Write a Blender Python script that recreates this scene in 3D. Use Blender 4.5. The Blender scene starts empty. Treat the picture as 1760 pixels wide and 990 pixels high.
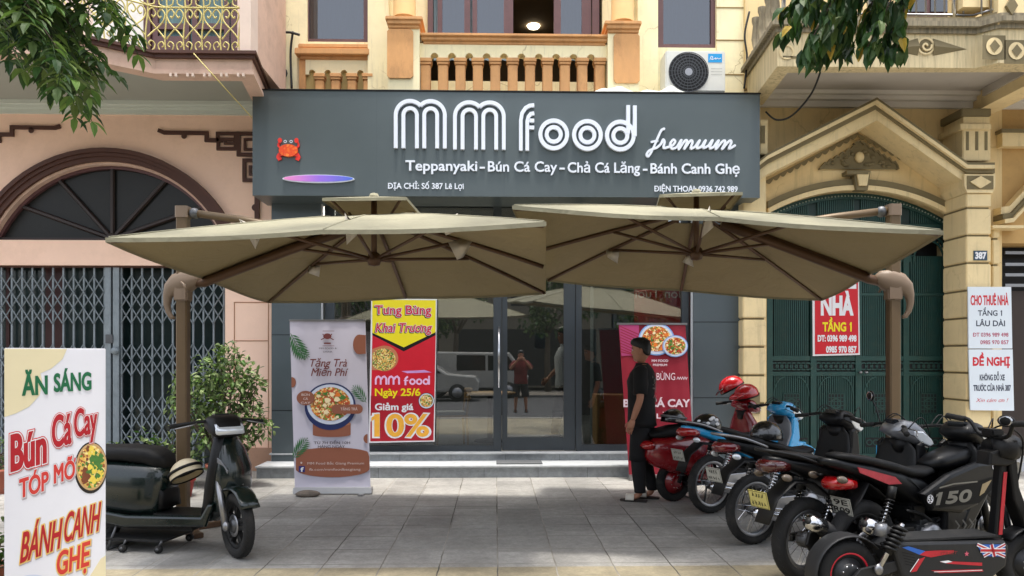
import bpy, bmesh, math, random, unicodedata
from mathutils import Matrix, Vector
R = math.radians
random.seed(7)
SC = bpy.context.scene
COL = SC.collection

# ------------------------------------------------------------------ camera, sky, sun, exposure
F, H, TH = 1280.0, 1.53, R(1.3)          # focal length in photo pixels, eye height, yaw
cam = bpy.data.cameras.new('camera')
cam_o = bpy.data.objects.new('camera', cam); COL.objects.link(cam_o)
cam_o.location = (0, 0, H); cam_o.rotation_euler = (R(90), 0, -TH)
cam.sensor_width = 36; cam.lens = 36 * F / 1760
cam.shift_y = (615 - 495) / 1760
cam.clip_start = .05; cam.clip_end = 500
SC.camera = cam_o

SUN_EL, SUN_AZ = R(82), R(280)           # azimuth measured from +x counterclockwise: where the sun stands
sd = Vector((math.cos(SUN_EL) * math.cos(SUN_AZ), math.cos(SUN_EL) * math.sin(SUN_AZ), math.sin(SUN_EL)))
W = bpy.data.worlds.new('World'); SC.world = W; W.use_nodes = True
nt = W.node_tree
sky = nt.nodes.new('ShaderNodeTexSky'); sky.sky_type = 'NISHITA'; sky.sun_disc = False
sky.sun_elevation = SUN_EL; sky.sun_rotation = math.atan2(sd.x, sd.y)
sky.air_density = 1.0; sky.dust_density = 4.0; sky.ozone_density = 1.0
hs = nt.nodes.new('ShaderNodeHueSaturation'); hs.inputs['Saturation'].default_value = .45
nt.links.new(sky.outputs[0], hs.inputs['Color'])
nt.links.new(hs.outputs[0], nt.nodes['Background'].inputs[0])
nt.nodes['Background'].inputs[1].default_value = .15
sl = bpy.data.lights.new('sun', 'SUN'); sl.energy = 1.65; sl.angle = R(5); sl.color = (1, .95, .87)
so = bpy.data.objects.new('sun', sl); COL.objects.link(so)
so.rotation_euler = sd.to_track_quat('Z', 'Y').to_euler(); so.location = (0, -5, 30)
SC.view_settings.view_transform = 'Standard'; SC.view_settings.look = 'None'
SC.view_settings.exposure = 1.55; SC.view_settings.gamma = 1
SC.render.engine = 'CYCLES'
SC.cycles.max_bounces = 6; SC.cycles.transparent_max_bounces = 8
SC.cycles.use_denoising = True

# ------------------------------------------------------------------ photo pixel -> place
CT, ST = math.cos(TH), math.sin(TH)
def ray(px):
    d = (px - 880) / F
    return d * CT + ST, -d * ST + CT
def X(px, Y):
    dx, dy = ray(px); return Y / dy * dx
def Z(py, Y, px=880):
    return H + Y / ray(px)[1] * (615 - py) / F
def pixM(px, py, Y):
    """maps (photo x, -photo y, metres towards the street) on the wall plane y=Y round a pixel"""
    x0, x1 = X(px - 40, Y), X(px + 40, Y); sx = (x1 - x0) / 80
    sz = Y / ray(px)[1] / F
    xc, zc = X(px, Y), Z(py, Y, px)
    return Matrix(((sx, 0, 0, xc - sx * px), (0, 0, -1, Y), (0, sz, 0, zc + sz * py), (0, 0, 0, 1)))

# ------------------------------------------------------------------ materials
def lin(c):
    c = c / 255
    return c / 12.92 if c <= .04045 else ((c + .055) / 1.055) ** 2.4
def rgb(r, g, b): return (lin(r), lin(g), lin(b), 1)
MATS = {}
def mat(name, col, rough=.6, metal=0, var=.10, scale=4, bump=0, bscale=40, coat=0, dirt=None, dscale=2.5, damt=.5, stretch=(1, 1, 1), spec=.5):
    if name in MATS: return MATS[name]
    m = bpy.data.materials.new(name); m.use_nodes = True; MATS[name] = m
    t = m.node_tree; b = t.nodes['Principled BSDF']
    b.inputs['Roughness'].default_value = rough; b.inputs['Metallic'].default_value = metal
    b.inputs['Coat Weight'].default_value = coat; b.inputs['Coat Roughness'].default_value = .08
    b.inputs['Specular IOR Level'].default_value = spec
    c = rgb(*col)
    if var or dirt or bump:
        tc = t.nodes.new('ShaderNodeTexCoord'); mp = t.nodes.new('ShaderNodeMapping')
        mp.inputs['Scale'].default_value = stretch
        geo = t.nodes.new('ShaderNodeNewGeometry')
        t.links.new(geo.outputs['Position'], mp.inputs[0])
    src = None
    if var:
        n = t.nodes.new('ShaderNodeTexNoise'); n.inputs['Scale'].default_value = scale; n.inputs['Detail'].default_value = 6
        n.inputs['Roughness'].default_value = .65
        t.links.new(mp.outputs[0], n.inputs['Vector'])
        r = t.nodes.new('ShaderNodeValToRGB')
        r.color_ramp.elements[0].position = .3; r.color_ramp.elements[1].position = .7
        r.color_ramp.elements[0].color = [max(0, x * (1 - var)) for x in c[:3]] + [1]
        r.color_ramp.elements[1].color = [min(1, x * (1 + var)) for x in c[:3]] + [1]
        t.links.new(n.outputs[0], r.inputs[0]); src = r.outputs[0]
        # roughness varies too
        mr = t.nodes.new('ShaderNodeMapRange'); mr.inputs[3].default_value = max(0.02, rough - .08); mr.inputs[4].default_value = min(1, rough + .1)
        t.links.new(n.outputs[0], mr.inputs[0]); t.links.new(mr.outputs[0], b.inputs['Roughness'])
    if dirt:
        n2 = t.nodes.new('ShaderNodeTexNoise'); n2.inputs['Scale'].default_value = dscale; n2.inputs['Detail'].default_value = 8
        n2.inputs['Roughness'].default_value = .75
        t.links.new(mp.outputs[0], n2.inputs['Vector'])
        r2 = t.nodes.new('ShaderNodeValToRGB'); r2.color_ramp.elements[0].position = .5; r2.color_ramp.elements[1].position = .8
        r2.color_ramp.elements[0].color = (0, 0, 0, 1); r2.color_ramp.elements[1].color = (damt, damt, damt, 1)
        t.links.new(n2.outputs[0], r2.inputs[0])
        mx = t.nodes.new('ShaderNodeMix'); mx.data_type = 'RGBA'
        t.links.new(r2.outputs[0], mx.inputs[0])
        if src: t.links.new(src, mx.inputs[6])
        else: mx.inputs[6].default_value = c
        mx.inputs[7].default_value = rgb(*dirt); src = mx.outputs[2]
    if src: t.links.new(src, b.inputs['Base Color'])
    else: b.inputs['Base Color'].default_value = c
    if bump:
        n3 = t.nodes.new('ShaderNodeTexNoise'); n3.inputs['Scale'].default_value = bscale; n3.inputs['Detail'].default_value = 4
        t.links.new(mp.outputs[0], n3.inputs['Vector'])
        bp = t.nodes.new('ShaderNodeBump'); bp.inputs['Strength'].default_value = bump; bp.inputs['Distance'].default_value = .01
        t.links.new(n3.outputs[0], bp.inputs['Height']); t.links.new(bp.outputs[0], b.inputs['Normal'])
    return m
def emit(name, col, s):
    m = bpy.data.materials.new(name); m.use_nodes = True
    b = m.node_tree.nodes['Principled BSDF']; b.inputs['Base Color'].default_value = rgb(*col)
    b.inputs['Emission Color'].default_value = rgb(*col); b.inputs['Emission Strength'].default_value = s
    return m
def glass_mat(name, tint=(200, 210, 210), keep=.8, rough=.0, refl=.07):
    """pane: mirror reflection over a see-through tint"""
    m = bpy.data.materials.new(name); m.use_nodes = True; t = m.node_tree
    for n in list(t.nodes):
        if n.type == 'BSDF_PRINCIPLED': t.nodes.remove(n)
    out = [n for n in t.nodes if n.type == 'OUTPUT_MATERIAL'][0]
    tr = t.nodes.new('ShaderNodeBsdfTransparent'); tr.inputs[0].default_value = [lin(c) * keep for c in tint] + [1]
    gl = t.nodes.new('ShaderNodeBsdfGlossy'); gl.inputs['Roughness'].default_value = rough
    fr = t.nodes.new('ShaderNodeFresnel'); fr.inputs[0].default_value = 1.52
    ma = t.nodes.new('ShaderNodeMath'); ma.operation = 'MULTIPLY_ADD'; ma.inputs[1].default_value = 1.7; ma.inputs[2].default_value = refl
    t.links.new(fr.outputs[0], ma.inputs[0])
    mx = t.nodes.new('ShaderNodeMixShader')
    t.links.new(ma.outputs[0], mx.inputs[0]); t.links.new(tr.outputs[0], mx.inputs[1]); t.links.new(gl.outputs[0], mx.inputs[2])
    t.links.new(mx.outputs[0], out.inputs[0])
    return m
def ramp_mat(name, cols, kind='VORONOI', scale=30, rough=.5):
    """patchy print: several colours by a cell or noise pattern"""
    m = bpy.data.materials.new(name); m.use_nodes = True; t = m.node_tree; b = t.nodes['Principled BSDF']
    geo = t.nodes.new('ShaderNodeNewGeometry')
    if kind == 'VORONOI':
        n = t.nodes.new('ShaderNodeTexVoronoi'); n.inputs['Scale'].default_value = scale
        t.links.new(geo.outputs['Position'], n.inputs['Vector'])
        s = t.nodes.new('ShaderNodeSeparateColor'); t.links.new(n.outputs['Color'], s.inputs[0]); src = s.outputs[0]
    else:
        n = t.nodes.new('ShaderNodeTexNoise'); n.inputs['Scale'].default_value = scale; n.inputs['Detail'].default_value = 4
        t.links.new(geo.outputs['Position'], n.inputs['Vector']); src = n.outputs[0]
    r = t.nodes.new('ShaderNodeValToRGB'); cr = r.color_ramp; cr.interpolation = 'LINEAR' if kind != 'VORONOI' else 'CONSTANT'
    lo, hi = (0, 1) if kind == 'VORONOI' else (.3, .7)
    for i, c in enumerate(cols):
        p = lo + (hi - lo) * i / (len(cols) if kind == 'VORONOI' else max(1, len(cols) - 1))
        e = cr.elements[i] if i < 2 else cr.elements.new(p)
        e.position = p; e.color = rgb(*c)
    t.links.new(src, r.inputs[0]); t.links.new(r.outputs[0], b.inputs['Base Color']); b.inputs['Roughness'].default_value = rough
    return m

# ------------------------------------------------------------------ geometry builder
OFF = {}
TXT = {}
def text_once(t, res):
    c = bpy.data.curves.new('t', 'FONT'); c.body = t; c.resolution_u = res
    o = bpy.data.objects.new('t', c); COL.objects.link(o)
    bpy.context.view_layer.update()
    ev = o.evaluated_get(bpy.context.evaluated_depsgraph_get()); me = ev.to_mesh()
    v = [(p.co.x, p.co.y) for p in me.vertices]; f = [tuple(p.vertices) for p in me.polygons]
    ev.to_mesh_clear(); bpy.data.objects.remove(o); bpy.data.curves.remove(c)
    area = sum(abs(sum(v[p[i]][0] * v[p[(i + 1) % len(p)]][1] - v[p[(i + 1) % len(p)]][0] * v[p[i]][1] for i in range(len(p)))) / 2 for p in f)
    return v, f, area
def text_raw(s, bold=0.0, res=3):
    k = (s, res)
    if k in TXT: return TXT[k]
    c_ = [text_once(s, r) for r in (res, 3, 4, 6)]         # a glyph now and then fills wrongly at one resolution: keep a whole one
    md = sorted(q[2] for q in c_)[2]
    v, f, _a = next((q for q in c_ if abs(q[2] - md) < .012 * md), c_[0])
    ed = {}
    for p in f:
        for a, b in zip(p, p[1:] + p[:1]): ed[(a, b)] = 1
    border = [(a, b) for (a, b) in ed if (b, a) not in ed]
    TXT[k] = (v, f, border); return TXT[k]

def bez(pts, n=8):
    """Catmull-Rom through points"""
    pts = [Vector(p) for p in pts]; out = []
    for i in range(len(pts) - 1):
        p0, p1, p2, p3 = pts[max(i - 1, 0)], pts[i], pts[i + 1], pts[min(i + 2, len(pts) - 1)]
        for k in range(n):
            t = k / n
            out.append(.5 * ((2 * p1) + (p2 - p0) * t + (2 * p0 - 5 * p1 + 4 * p2 - p3) * t * t + (3 * p1 - p0 - 3 * p2 + p3) * t ** 3))
    out.append(pts[-1]); return out

class MB:
    def __init__(s, M=None): s.v = []; s.f = []; s.mi = []; s.sm = []; s.mats = []; s.M = M or Matrix()
    def add(s, vs, fs, m, smooth=False):
        if m not in s.mats: s.mats.append(m)
        k = s.mats.index(m); o = len(s.v)
        s.v += [s.M @ Vector(p) for p in vs]
        for f in fs: s.f.append([i + o for i in f]); s.mi.append(k); s.sm.append(smooth)
        return s
    def box(s, a, b, m, bev=0):
        (x0, y0, z0), (x1, y1, z1) = a, b
        x0, x1 = sorted((x0, x1)); y0, y1 = sorted((y0, y1)); z0, z1 = sorted((z0, z1))
        bev = min(bev, (x1 - x0) * .45, (y1 - y0) * .45, (z1 - z0) * .45)
        if bev > 0:
            bm = bmesh.new(); bmesh.ops.create_cube(bm, size=1)
            bmesh.ops.scale(bm, vec=(x1 - x0, y1 - y0, z1 - z0), verts=bm.verts)
            bmesh.ops.translate(bm, vec=((x0 + x1) / 2, (y0 + y1) / 2, (z0 + z1) / 2), verts=bm.verts)
            bmesh.ops.bevel(bm, geom=bm.edges[:], offset=bev, segments=2, affect='EDGES')
            bm.verts.index_update()
            s.add([v.co for v in bm.verts], [[v.index for v in f.verts] for f in bm.faces], m); bm.free(); return s
        return s.add([(x0, y0, z0), (x1, y0, z0), (x1, y1, z0), (x0, y1, z0), (x0, y0, z1), (x1, y0, z1), (x1, y1, z1), (x0, y1, z1)],
                     [(0, 3, 2, 1), (4, 5, 6, 7), (0, 1, 5, 4), (1, 2, 6, 5), (2, 3, 7, 6), (3, 0, 4, 7)], m)
    def prism(s, poly, a, b, m, axis='y', bev=0, smooth=False):
        """polygon (two coords) extruded along axis from a to b, with an inset rounded rim if bev"""
        n = len(poly)
        def P(p, t):
            return {'y': (p[0], t, p[1]), 'z': (p[0], p[1], t), 'x': (t, p[0], p[1])}[axis]
        ar = sum(poly[i][0] * poly[(i + 1) % n][1] - poly[(i + 1) % n][0] * poly[i][1] for i in range(n))
        if ar < 0: poly = poly[::-1]
        if axis == 'y': a, b = b, a
        if bev <= 0:
            vs = [P(p, a) for p in poly] + [P(p, b) for p in poly]
            fs = [tuple(range(n))[::-1], tuple(range(n, 2 * n))] + [(i, (i + 1) % n, n + (i + 1) % n, n + i) for i in range(n)]
            return s.add(vs, fs, m, smooth)
        ins = []
        for i in range(n):
            p0, p1, p2 = Vector(poly[i - 1]), Vector(poly[i]), Vector(poly[(i + 1) % n])
            e1, e2 = (p1 - p0), (p2 - p1)
            e1 = e1.normalized() if e1.length > 1e-9 else Vector((1, 0)); e2 = e2.normalized() if e2.length > 1e-9 else e1
            n1, n2 = Vector((-e1.y, e1.x)), Vector((-e2.y, e2.x)); nn = n1 + n2
            if nn.length < 1e-6: nn = n1
            nn.normalize(); ins.append((p1 + nn * bev / max(.5, nn.dot(n1)), p1 + nn * bev * .3 / max(.5, nn.dot(n1))))
        d = bev if b > a else -bev
        rings = [([q[0] for q in ins], a), ([q[1] for q in ins], a + d * .3), (poly, a + d), (poly, b - d), ([q[1] for q in ins], b - d * .3), ([q[0] for q in ins], b)]
        vs = []; fs = []
        for pl, t in rings: vs += [P(p, t) for p in pl]
        for r in range(5):
            for i in range(n): fs.append((r * n + i, r * n + (i + 1) % n, (r + 1) * n + (i + 1) % n, (r + 1) * n + i))
        fs += [tuple(range(n))[::-1], tuple(range(5 * n, 6 * n))]
        return s.add(vs, fs, m, smooth)
    def tube(s, pts, r, m, n=8, closed=False, smooth=True):
        pts = [Vector(p) for p in pts]; k = len(pts)
        rs = r if isinstance(r, (list, tuple)) else [r] * k
        vs = []; fs = []; up = None
        for i, p in enumerate(pts):
            t = (pts[(i + 1) % k] - pts[i - 1]) if closed else (pts[min(i + 1, k - 1)] - pts[max(i - 1, 0)])
            if t.length < 1e-9: t = Vector((0, 0, 1))
            t.normalize()
            if up is None: up = Vector((0, 0, 1)) if abs(t.z) < .9 else Vector((1, 0, 0))
            u = up - t * up.dot(t)
            if u.length < 1e-6: u = t.orthogonal()
            u.normalize(); w = t.cross(u); up = u
            for j in range(n):
                a = 2 * math.pi * j / n; vs.append(p + (u * math.cos(a) + w * math.sin(a)) * rs[i])
        for i in range(k if closed else k - 1):
            for j in range(n):
                a, b = i * n, ((i + 1) % k) * n
                fs.append((a + j, a + (j + 1) % n, b + (j + 1) % n, b + j))
        if not closed: fs += [tuple(range(n))[::-1], tuple(range((k - 1) * n, k * n))]
        return s.add(vs, fs, m, smooth)
    def lathe(s, prof, o, m, n=20, axis='z', smooth=True, arc=None):
        vs = []; fs = []; k = len(prof); a0, a1 = arc or (0, 2 * math.pi); full = arc is None
        cols = n if full else n + 1
        for j in range(cols):
            a = a0 + (a1 - a0) * j / n; c, d = math.cos(a), math.sin(a)
            for r, h in prof:
                p = {'z': (r * c, r * d, h), 'y': (r * c, h, r * d), 'x': (h, r * c, r * d)}[axis]
                vs.append((p[0] + o[0], p[1] + o[1], p[2] + o[2]))
        for j in range(n):
            for i in range(k - 1):
                a, b = j * k, ((j + 1) % cols) * k
                fs.append((a + i, b + i, b + i + 1, a + i + 1) if axis != 'y' else (a + i, a + i + 1, b + i + 1, b + i))
        return s.add(vs, fs, m, smooth)
    def ell(s, c, r, m, n=16, k=10, z0=-1, z1=1, smooth=True):
        """ellipsoid, optionally cut between z0 and z1 (in units of its own height)"""
        vs = []; fs = []
        for i in range(k + 1):
            z = z0 + (z1 - z0) * i / k
            z = math.sin((math.asin(z0) + (math.asin(z1) - math.asin(z0)) * i / k)); q = math.sqrt(max(0, 1 - z * z))
            for j in range(n):
                a = 2 * math.pi * j / n; vs.append((c[0] + r[0] * q * math.cos(a), c[1] + r[1] * q * math.sin(a), c[2] + r[2] * z))
        for i in range(k):
            for j in range(n): fs.append((i * n + j, i * n + (j + 1) % n, (i + 1) * n + (j + 1) % n, (i + 1) * n + j))
        return s.add(vs, fs, m, smooth)
    def sweep(s, st, m, n=16, e=2.6, smooth=True):
        """stations (x, z, half width in y, half thickness across the path[, exponent]) along a path in the xz plane"""
        k = len(st); vs = []; fs = []
        for i, q in enumerate(st):
            p, nx = Vector((q[0], q[1])), None
            t = Vector(st[min(i + 1, k - 1)][:2]) - Vector(st[max(i - 1, 0)][:2]); t.normalize()
            nn = Vector((-t.y, t.x)); ex = q[4] if len(q) > 4 else e
            for j in range(n):
                a = 2 * math.pi * j / n; c, d = math.cos(a), math.sin(a)
                yy = math.copysign(abs(c) ** (2 / ex), c) * q[2]; tt = math.copysign(abs(d) ** (2 / ex), d) * q[3]
                vs.append((p.x + nn.x * tt, yy, p.y + nn.y * tt))
        for i in range(k - 1):
            for j in range(n): fs.append((i * n + j, i * n + (j + 1) % n, (i + 1) * n + (j + 1) % n, (i + 1) * n + j))
        fs += [tuple(range(n))[::-1], tuple(range((k - 1) * n, k * n))]
        return s.add(vs, fs, m, smooth)
    def flat(s, poly, w, m):
        """filled polygon in the builder's own (u, v) plane at height w"""
        n = len(poly); ar = sum(poly[i][0] * poly[(i + 1) % n][1] - poly[(i + 1) % n][0] * poly[i][1] for i in range(n))
        if ar < 0: poly = poly[::-1]
        return s.add([(p[0], p[1], w) for p in poly], [tuple(range(n))], m)
    def rect(s, x0, y0, x1, y1, w, m): return s.flat([(x0, y0), (x1, y0), (x1, y1), (x0, y1)], w, m)
    def disc(s, cx, cy, rx, ry, w, m, n=28): return s.flat([(cx + rx * math.cos(2 * math.pi * i / n), cy + ry * math.sin(2 * math.pi * i / n)) for i in range(n)], w, m)
    def ring(s, cx, cy, r0, r1, w, m, n=28, q=1):
        vs = []; 
        for i in range(n):
            a = 2 * math.pi * i / n
            vs += [(cx + r0 * math.cos(a), cy + r0 * q * math.sin(a), w), (cx + r1 * math.cos(a), cy + r1 * q * math.sin(a), w)]
        return s.add(vs, [(2 * i, 2 * i + 1, (2 * i + 3) % (2 * n), (2 * i + 2) % (2 * n)) for i in range(n)], m)
    def stroke(s, pts, wd, w, m, closed=False, depth=0, cap=True):
        """ribbon of a width along a path in the (u, v) plane, with thickness if depth"""
        pts = [Vector((p[0], p[1])) for p in pts]; k = len(pts); L = []; Rr = []
        ws = wd if isinstance(wd, (list, tuple)) else [wd] * k
        if cap and not closed:
            t = (pts[0] - pts[1]).normalized(); pts[0] = pts[0] + t * ws[0] * .0
        for i in range(k):
            a = pts[i] - pts[i - 1] if (i > 0 or closed) else pts[1] - pts[0]
            b = pts[(i + 1) % k] - pts[i] if (i < k - 1 or closed) else a
            a = a.normalized() if a.length else Vector((1, 0)); b = b.normalized() if b.length else a
            n1, n2 = Vector((-a.y, a.x)), Vector((-b.y, b.x)); nn = n1 + n2
            if nn.length < 1e-6: nn = n1
            nn.normalize(); q = ws[i] / 2 / max(.45, nn.dot(n1))
            L.append(pts[i] + nn * q); Rr.append(pts[i] - nn * q)
        vs = []; fs = []; lo = w - depth
        for i in range(k): vs += [(L[i].x, L[i].y, w), (Rr[i].x, Rr[i].y, w)]
        if depth:
            for i in range(k): vs += [(L[i].x, L[i].y, lo), (Rr[i].x, Rr[i].y, lo)]
        o = 2 * k
        for i in range(k if closed else k - 1):
            j = (i + 1) % k
            fs.append((2 * i + 1, 2 * j + 1, 2 * j, 2 * i))
            if depth: fs += [(2 * i, 2 * j, o + 2 * j, o + 2 * i), (2 * j + 1, 2 * i + 1, o + 2 * i + 1, o + 2 * j + 1)]
        if depth and not closed: fs += [(0, o, o + 1, 1), (2 * k - 2, 2 * k - 1, o + 2 * k - 1, o + 2 * k - 2)]
        return s.add(vs, fs, m)
    def text(s, t, x0, x1, base, cap, w, m, bold=0.0, shear=0.0, rot=0.0, depth=0.0, res=5, font_h=.69):
        """lettering stretched between x0 and x1 with a cap height; v grows upwards"""
        ones = [i for i, ch in enumerate(t) if ch == '1']
        horns = [i for i, ch in enumerate(t) if '\u031b' in unicodedata.normalize('NFD', ch)]; bars = [i for i, ch in enumerate(t) if ch == 'Đ']
        if horns or bars or ones:                                  # horned vowels and the barred D: plain letter plus a stroke of its own
            low = [ch.islower() for ch in t]
            t = ''.join(unicodedata.normalize('NFC', unicodedata.normalize('NFD', ch).replace('\u031b', '')) for ch in t).replace('Đ', 'D')
            vt = text_raw(t, 0, res)[0]; A_ = min(p[0] for p in vt); k_ = (x1 - x0) / (max(p[0] for p in vt) - A_); q_ = cap / font_h; cr_, sr_ = math.cos(rot), math.sin(rot)
            def put(pts, dz):
                s.flat([(x0 + u * k_ + y * q_ * shear, base + y * q_ + (u * k_ + y * q_ * shear) * sr_ / cr_) for u, y in pts], w + dz, m)
            for i in horns:
                e = max(p[0] for p in text_raw(t[:i + 1], 0, res)[0]) - A_; h = .47 if low[i] else .66; g = .035 + bold
                put([(e - .05, h - .05 - g * .3), (e + .02, h - .02 - g * .3), (e + .04 + g * .4, h + .02), (e + .05 + g * .5, h + .09 + g * .3), (e + .05 - g, h + .09 + g * .3), (e + .04 - g, h + .05), (e - .06, h + .02 + g * .3)], .0006)
            for i in ones:                                 # flag of the figure one
                e = max(p[0] for p in text_raw(t[:i + 1], 0, res)[0]) - A_; g = bold
                put([(e - .04, .69 + g), (e + g * .8, .69 + g), (e - .05, .60), (e - .20, .50 - g), (e - .20, .57 + g)], .0006)
            for i in bars:
                e = max(p[0] for p in text_raw(t[:i + 1], 0, res)[0]) - A_ - .60
                put([(e - .05, .31 - bold * .5), (e + .25, .31 - bold * .5), (e + .25, .385 + bold * .5), (e - .05, .385 + bold * .5)], .0006)
        v, f, bd = text_raw(t, 0, res)
        a = min(p[0] for p in v); b = max(p[0] for p in v); sx = (x1 - x0) / (b - a); sy = cap / font_h
        cr, sr = math.cos(rot), math.sin(rot); out = []
        for p in v:
            u, q = (p[0] - a) * sx, p[1] * sy; u += q * shear
            out.append((x0 + u, base + q + u * sr / cr))
        s.add([(p[0], p[1], w) for p in out], f, m)
        if bold > 0:                                       # embolden: a mitred rim outside every contour
            g_ = bold * sy; nrm = {}
            for a_, b_ in bd:
                e = Vector(out[b_]) - Vector(out[a_])
                if e.length < 1e-9: continue
                e.normalize(); n_ = Vector((e.y, -e.x)) * (1 if sx > 0 else -1)
                nrm.setdefault(a_, []).append(n_); nrm.setdefault(b_, []).append(n_)
            rim = {}
            for i_, l_ in nrm.items():
                q = sum(l_, Vector((0, 0))); 
                q = q.normalized() if q.length > 1e-6 else l_[0]
                q = q * bold / max(.6, q.dot(l_[0])); rim[i_] = Vector(out[i_]) + Vector((q.x * min(abs(sx), sy * 1.2), q.y * min(sy, abs(sx) * 1.6)))
            idx = {i_: n for n, i_ in enumerate(rim)}; N_ = len(idx); ks = list(idx)
            par = {i_: i_ for i_ in ks}                    # every contour gets a depth of its own, a hair apart
            def root_(i_):
                while par[i_] != i_: i_ = par[i_]
                return i_
            for a_, b_ in bd:
                if a_ in par and b_ in par: par[root_(a_)] = root_(b_)
            lo = {}; 
            for i_ in ks: lo.setdefault(root_(i_), len(lo))
            zz = {i_: w - (.00025 if not depth else .0006) - .00003 * (lo[root_(i_)] % 7) for i_ in ks}
            s.add([(out[i_][0], out[i_][1], zz[i_]) for i_ in ks] + [(rim[i_].x, rim[i_].y, zz[i_]) for i_ in ks],
                  [(idx[a_], idx[a_] + N_, idx[b_] + N_, idx[b_]) for a_, b_ in bd if a_ in idx and b_ in idx], m)
            if depth: s.add([(rim[i_].x, rim[i_].y, zz[i_]) for i_ in ks] + [(rim[i_].x, rim[i_].y, w - depth) for i_ in ks], [(idx[a_], idx[a_] + N_, idx[b_] + N_, idx[b_]) for a_, b_ in bd if a_ in idx and b_ in idx], m)
        if depth:
            n = len(out)
            s.add([(p[0], p[1], w) for p in out] + [(p[0], p[1], w - depth) for p in out], [(a_, a_ + n, b_ + n, b_) for a_, b_ in bd], m)
        return s
    def build(s, name, parent=None, world=None, origin=None, auto=None):
        """links one mesh object; world=True: vertices are world coordinates below a parent at OFF"""
        me = bpy.data.meshes.new(name)
        off = Vector((0, 0, 0))
        if origin is not None: off = Vector(origin)
        elif parent is not None and parent.name in OFF: off = OFF[parent.name]
        me.from_pydata([tuple(v - off) for v in s.v], [], s.f)
        for m in s.mats: me.materials.append(m)
        me.polygons.foreach_set('material_index', s.mi); me.polygons.foreach_set('use_smooth', s.sm)
        me.validate(); me.update()
        o = bpy.data.objects.new(name, me); COL.objects.link(o)
        if parent is not None:
            o.parent = parent
            if parent.name in OFF: OFF[o.name] = OFF[parent.name]
        if origin is not None: o.location = origin; OFF[o.name] = off
        return o
def tag(o, label=None, cat=None, group=None, kind=None):
    if label: o['label'] = label
    if cat: o['category'] = cat
    if group: o['group'] = group
    if kind: o['kind'] = kind
    return o
def thing(name, loc, label, cat, rz=0, group=None, world=False):
    o = bpy.data.objects.new(name, None); COL.objects.link(o)
    o.location = loc; o.rotation_euler = (0, 0, rz); o.empty_display_size = .2
    if world: OFF[o.name] = Vector(loc)
    return tag(o, label, cat, group)
def arcpts(cx, cy, rx, ry, a0, a1, n=16): return [(cx + rx * math.cos(R(a0 + (a1 - a0) * i / n)), cy + ry * math.sin(R(a0 + (a1 - a0) * i / n))) for i in range(n + 1)]

# ------------------------------------------------------------------ common materials
M_black = mat('black_plastic', (14, 14, 15), .5, var=.2, spec=.3, dirt=(64, 60, 55), damt=.15, dscale=4)
M_gloss = mat('black_paint', (10, 11, 12), .22, var=.1, coat=.6)
M_rub = mat('tyre_rubber', (19, 19, 19), .85, var=.25, scale=12, dirt=(90, 84, 76), damt=.35, dscale=5)
M_seat = mat('seat_vinyl', (15, 15, 16), .6, var=.2, bump=.15, bscale=150, spec=.25, dirt=(70, 66, 60), damt=.25, dscale=4)
M_chrome = mat('chrome', (190, 190, 192), .18, 1, var=.06)
M_alu = mat('aluminium', (150, 150, 152), .38, .9, var=.1)
M_steel = mat('dull_steel', (95, 96, 98), .5, .8, var=.15)
M_white = mat('white_print', (228, 228, 230), .5, var=.02)
M_red = mat('red_print', (205, 22, 38), .5, var=.03)
M_dark = mat('dark_void', (14, 14, 15), .7, var=.1)
M_lens = mat('red_lens', (150, 10, 14), .12, var=.05, coat=.8)
M_clear = mat('clear_lens', (205, 210, 215), .08, .3, var=.05, coat=.8)
M_orange_lens = mat('smoke_lens', (90, 80, 70), .15, var=.05)
# ================================================================== SETTING: ground, road, steps
def bx(mb, p0, q0, p1, q1, Yf, Yb, m, bev=0, ref=None):
    c = ref if ref is not None else (p0 + p1) / 2
    return mb.box((X(p0, Yf), Yf, Z(q0, Yf, c)), (X(p1, Yf), Yb, Z(q1, Yf, c)), m, bev)
def pp(pts): return [(a, -b) for a, b in pts]
def wpoly(pts, Y, ref): return [(X(a, Y), Z(b, Y, ref)) for a, b in pts]

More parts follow.
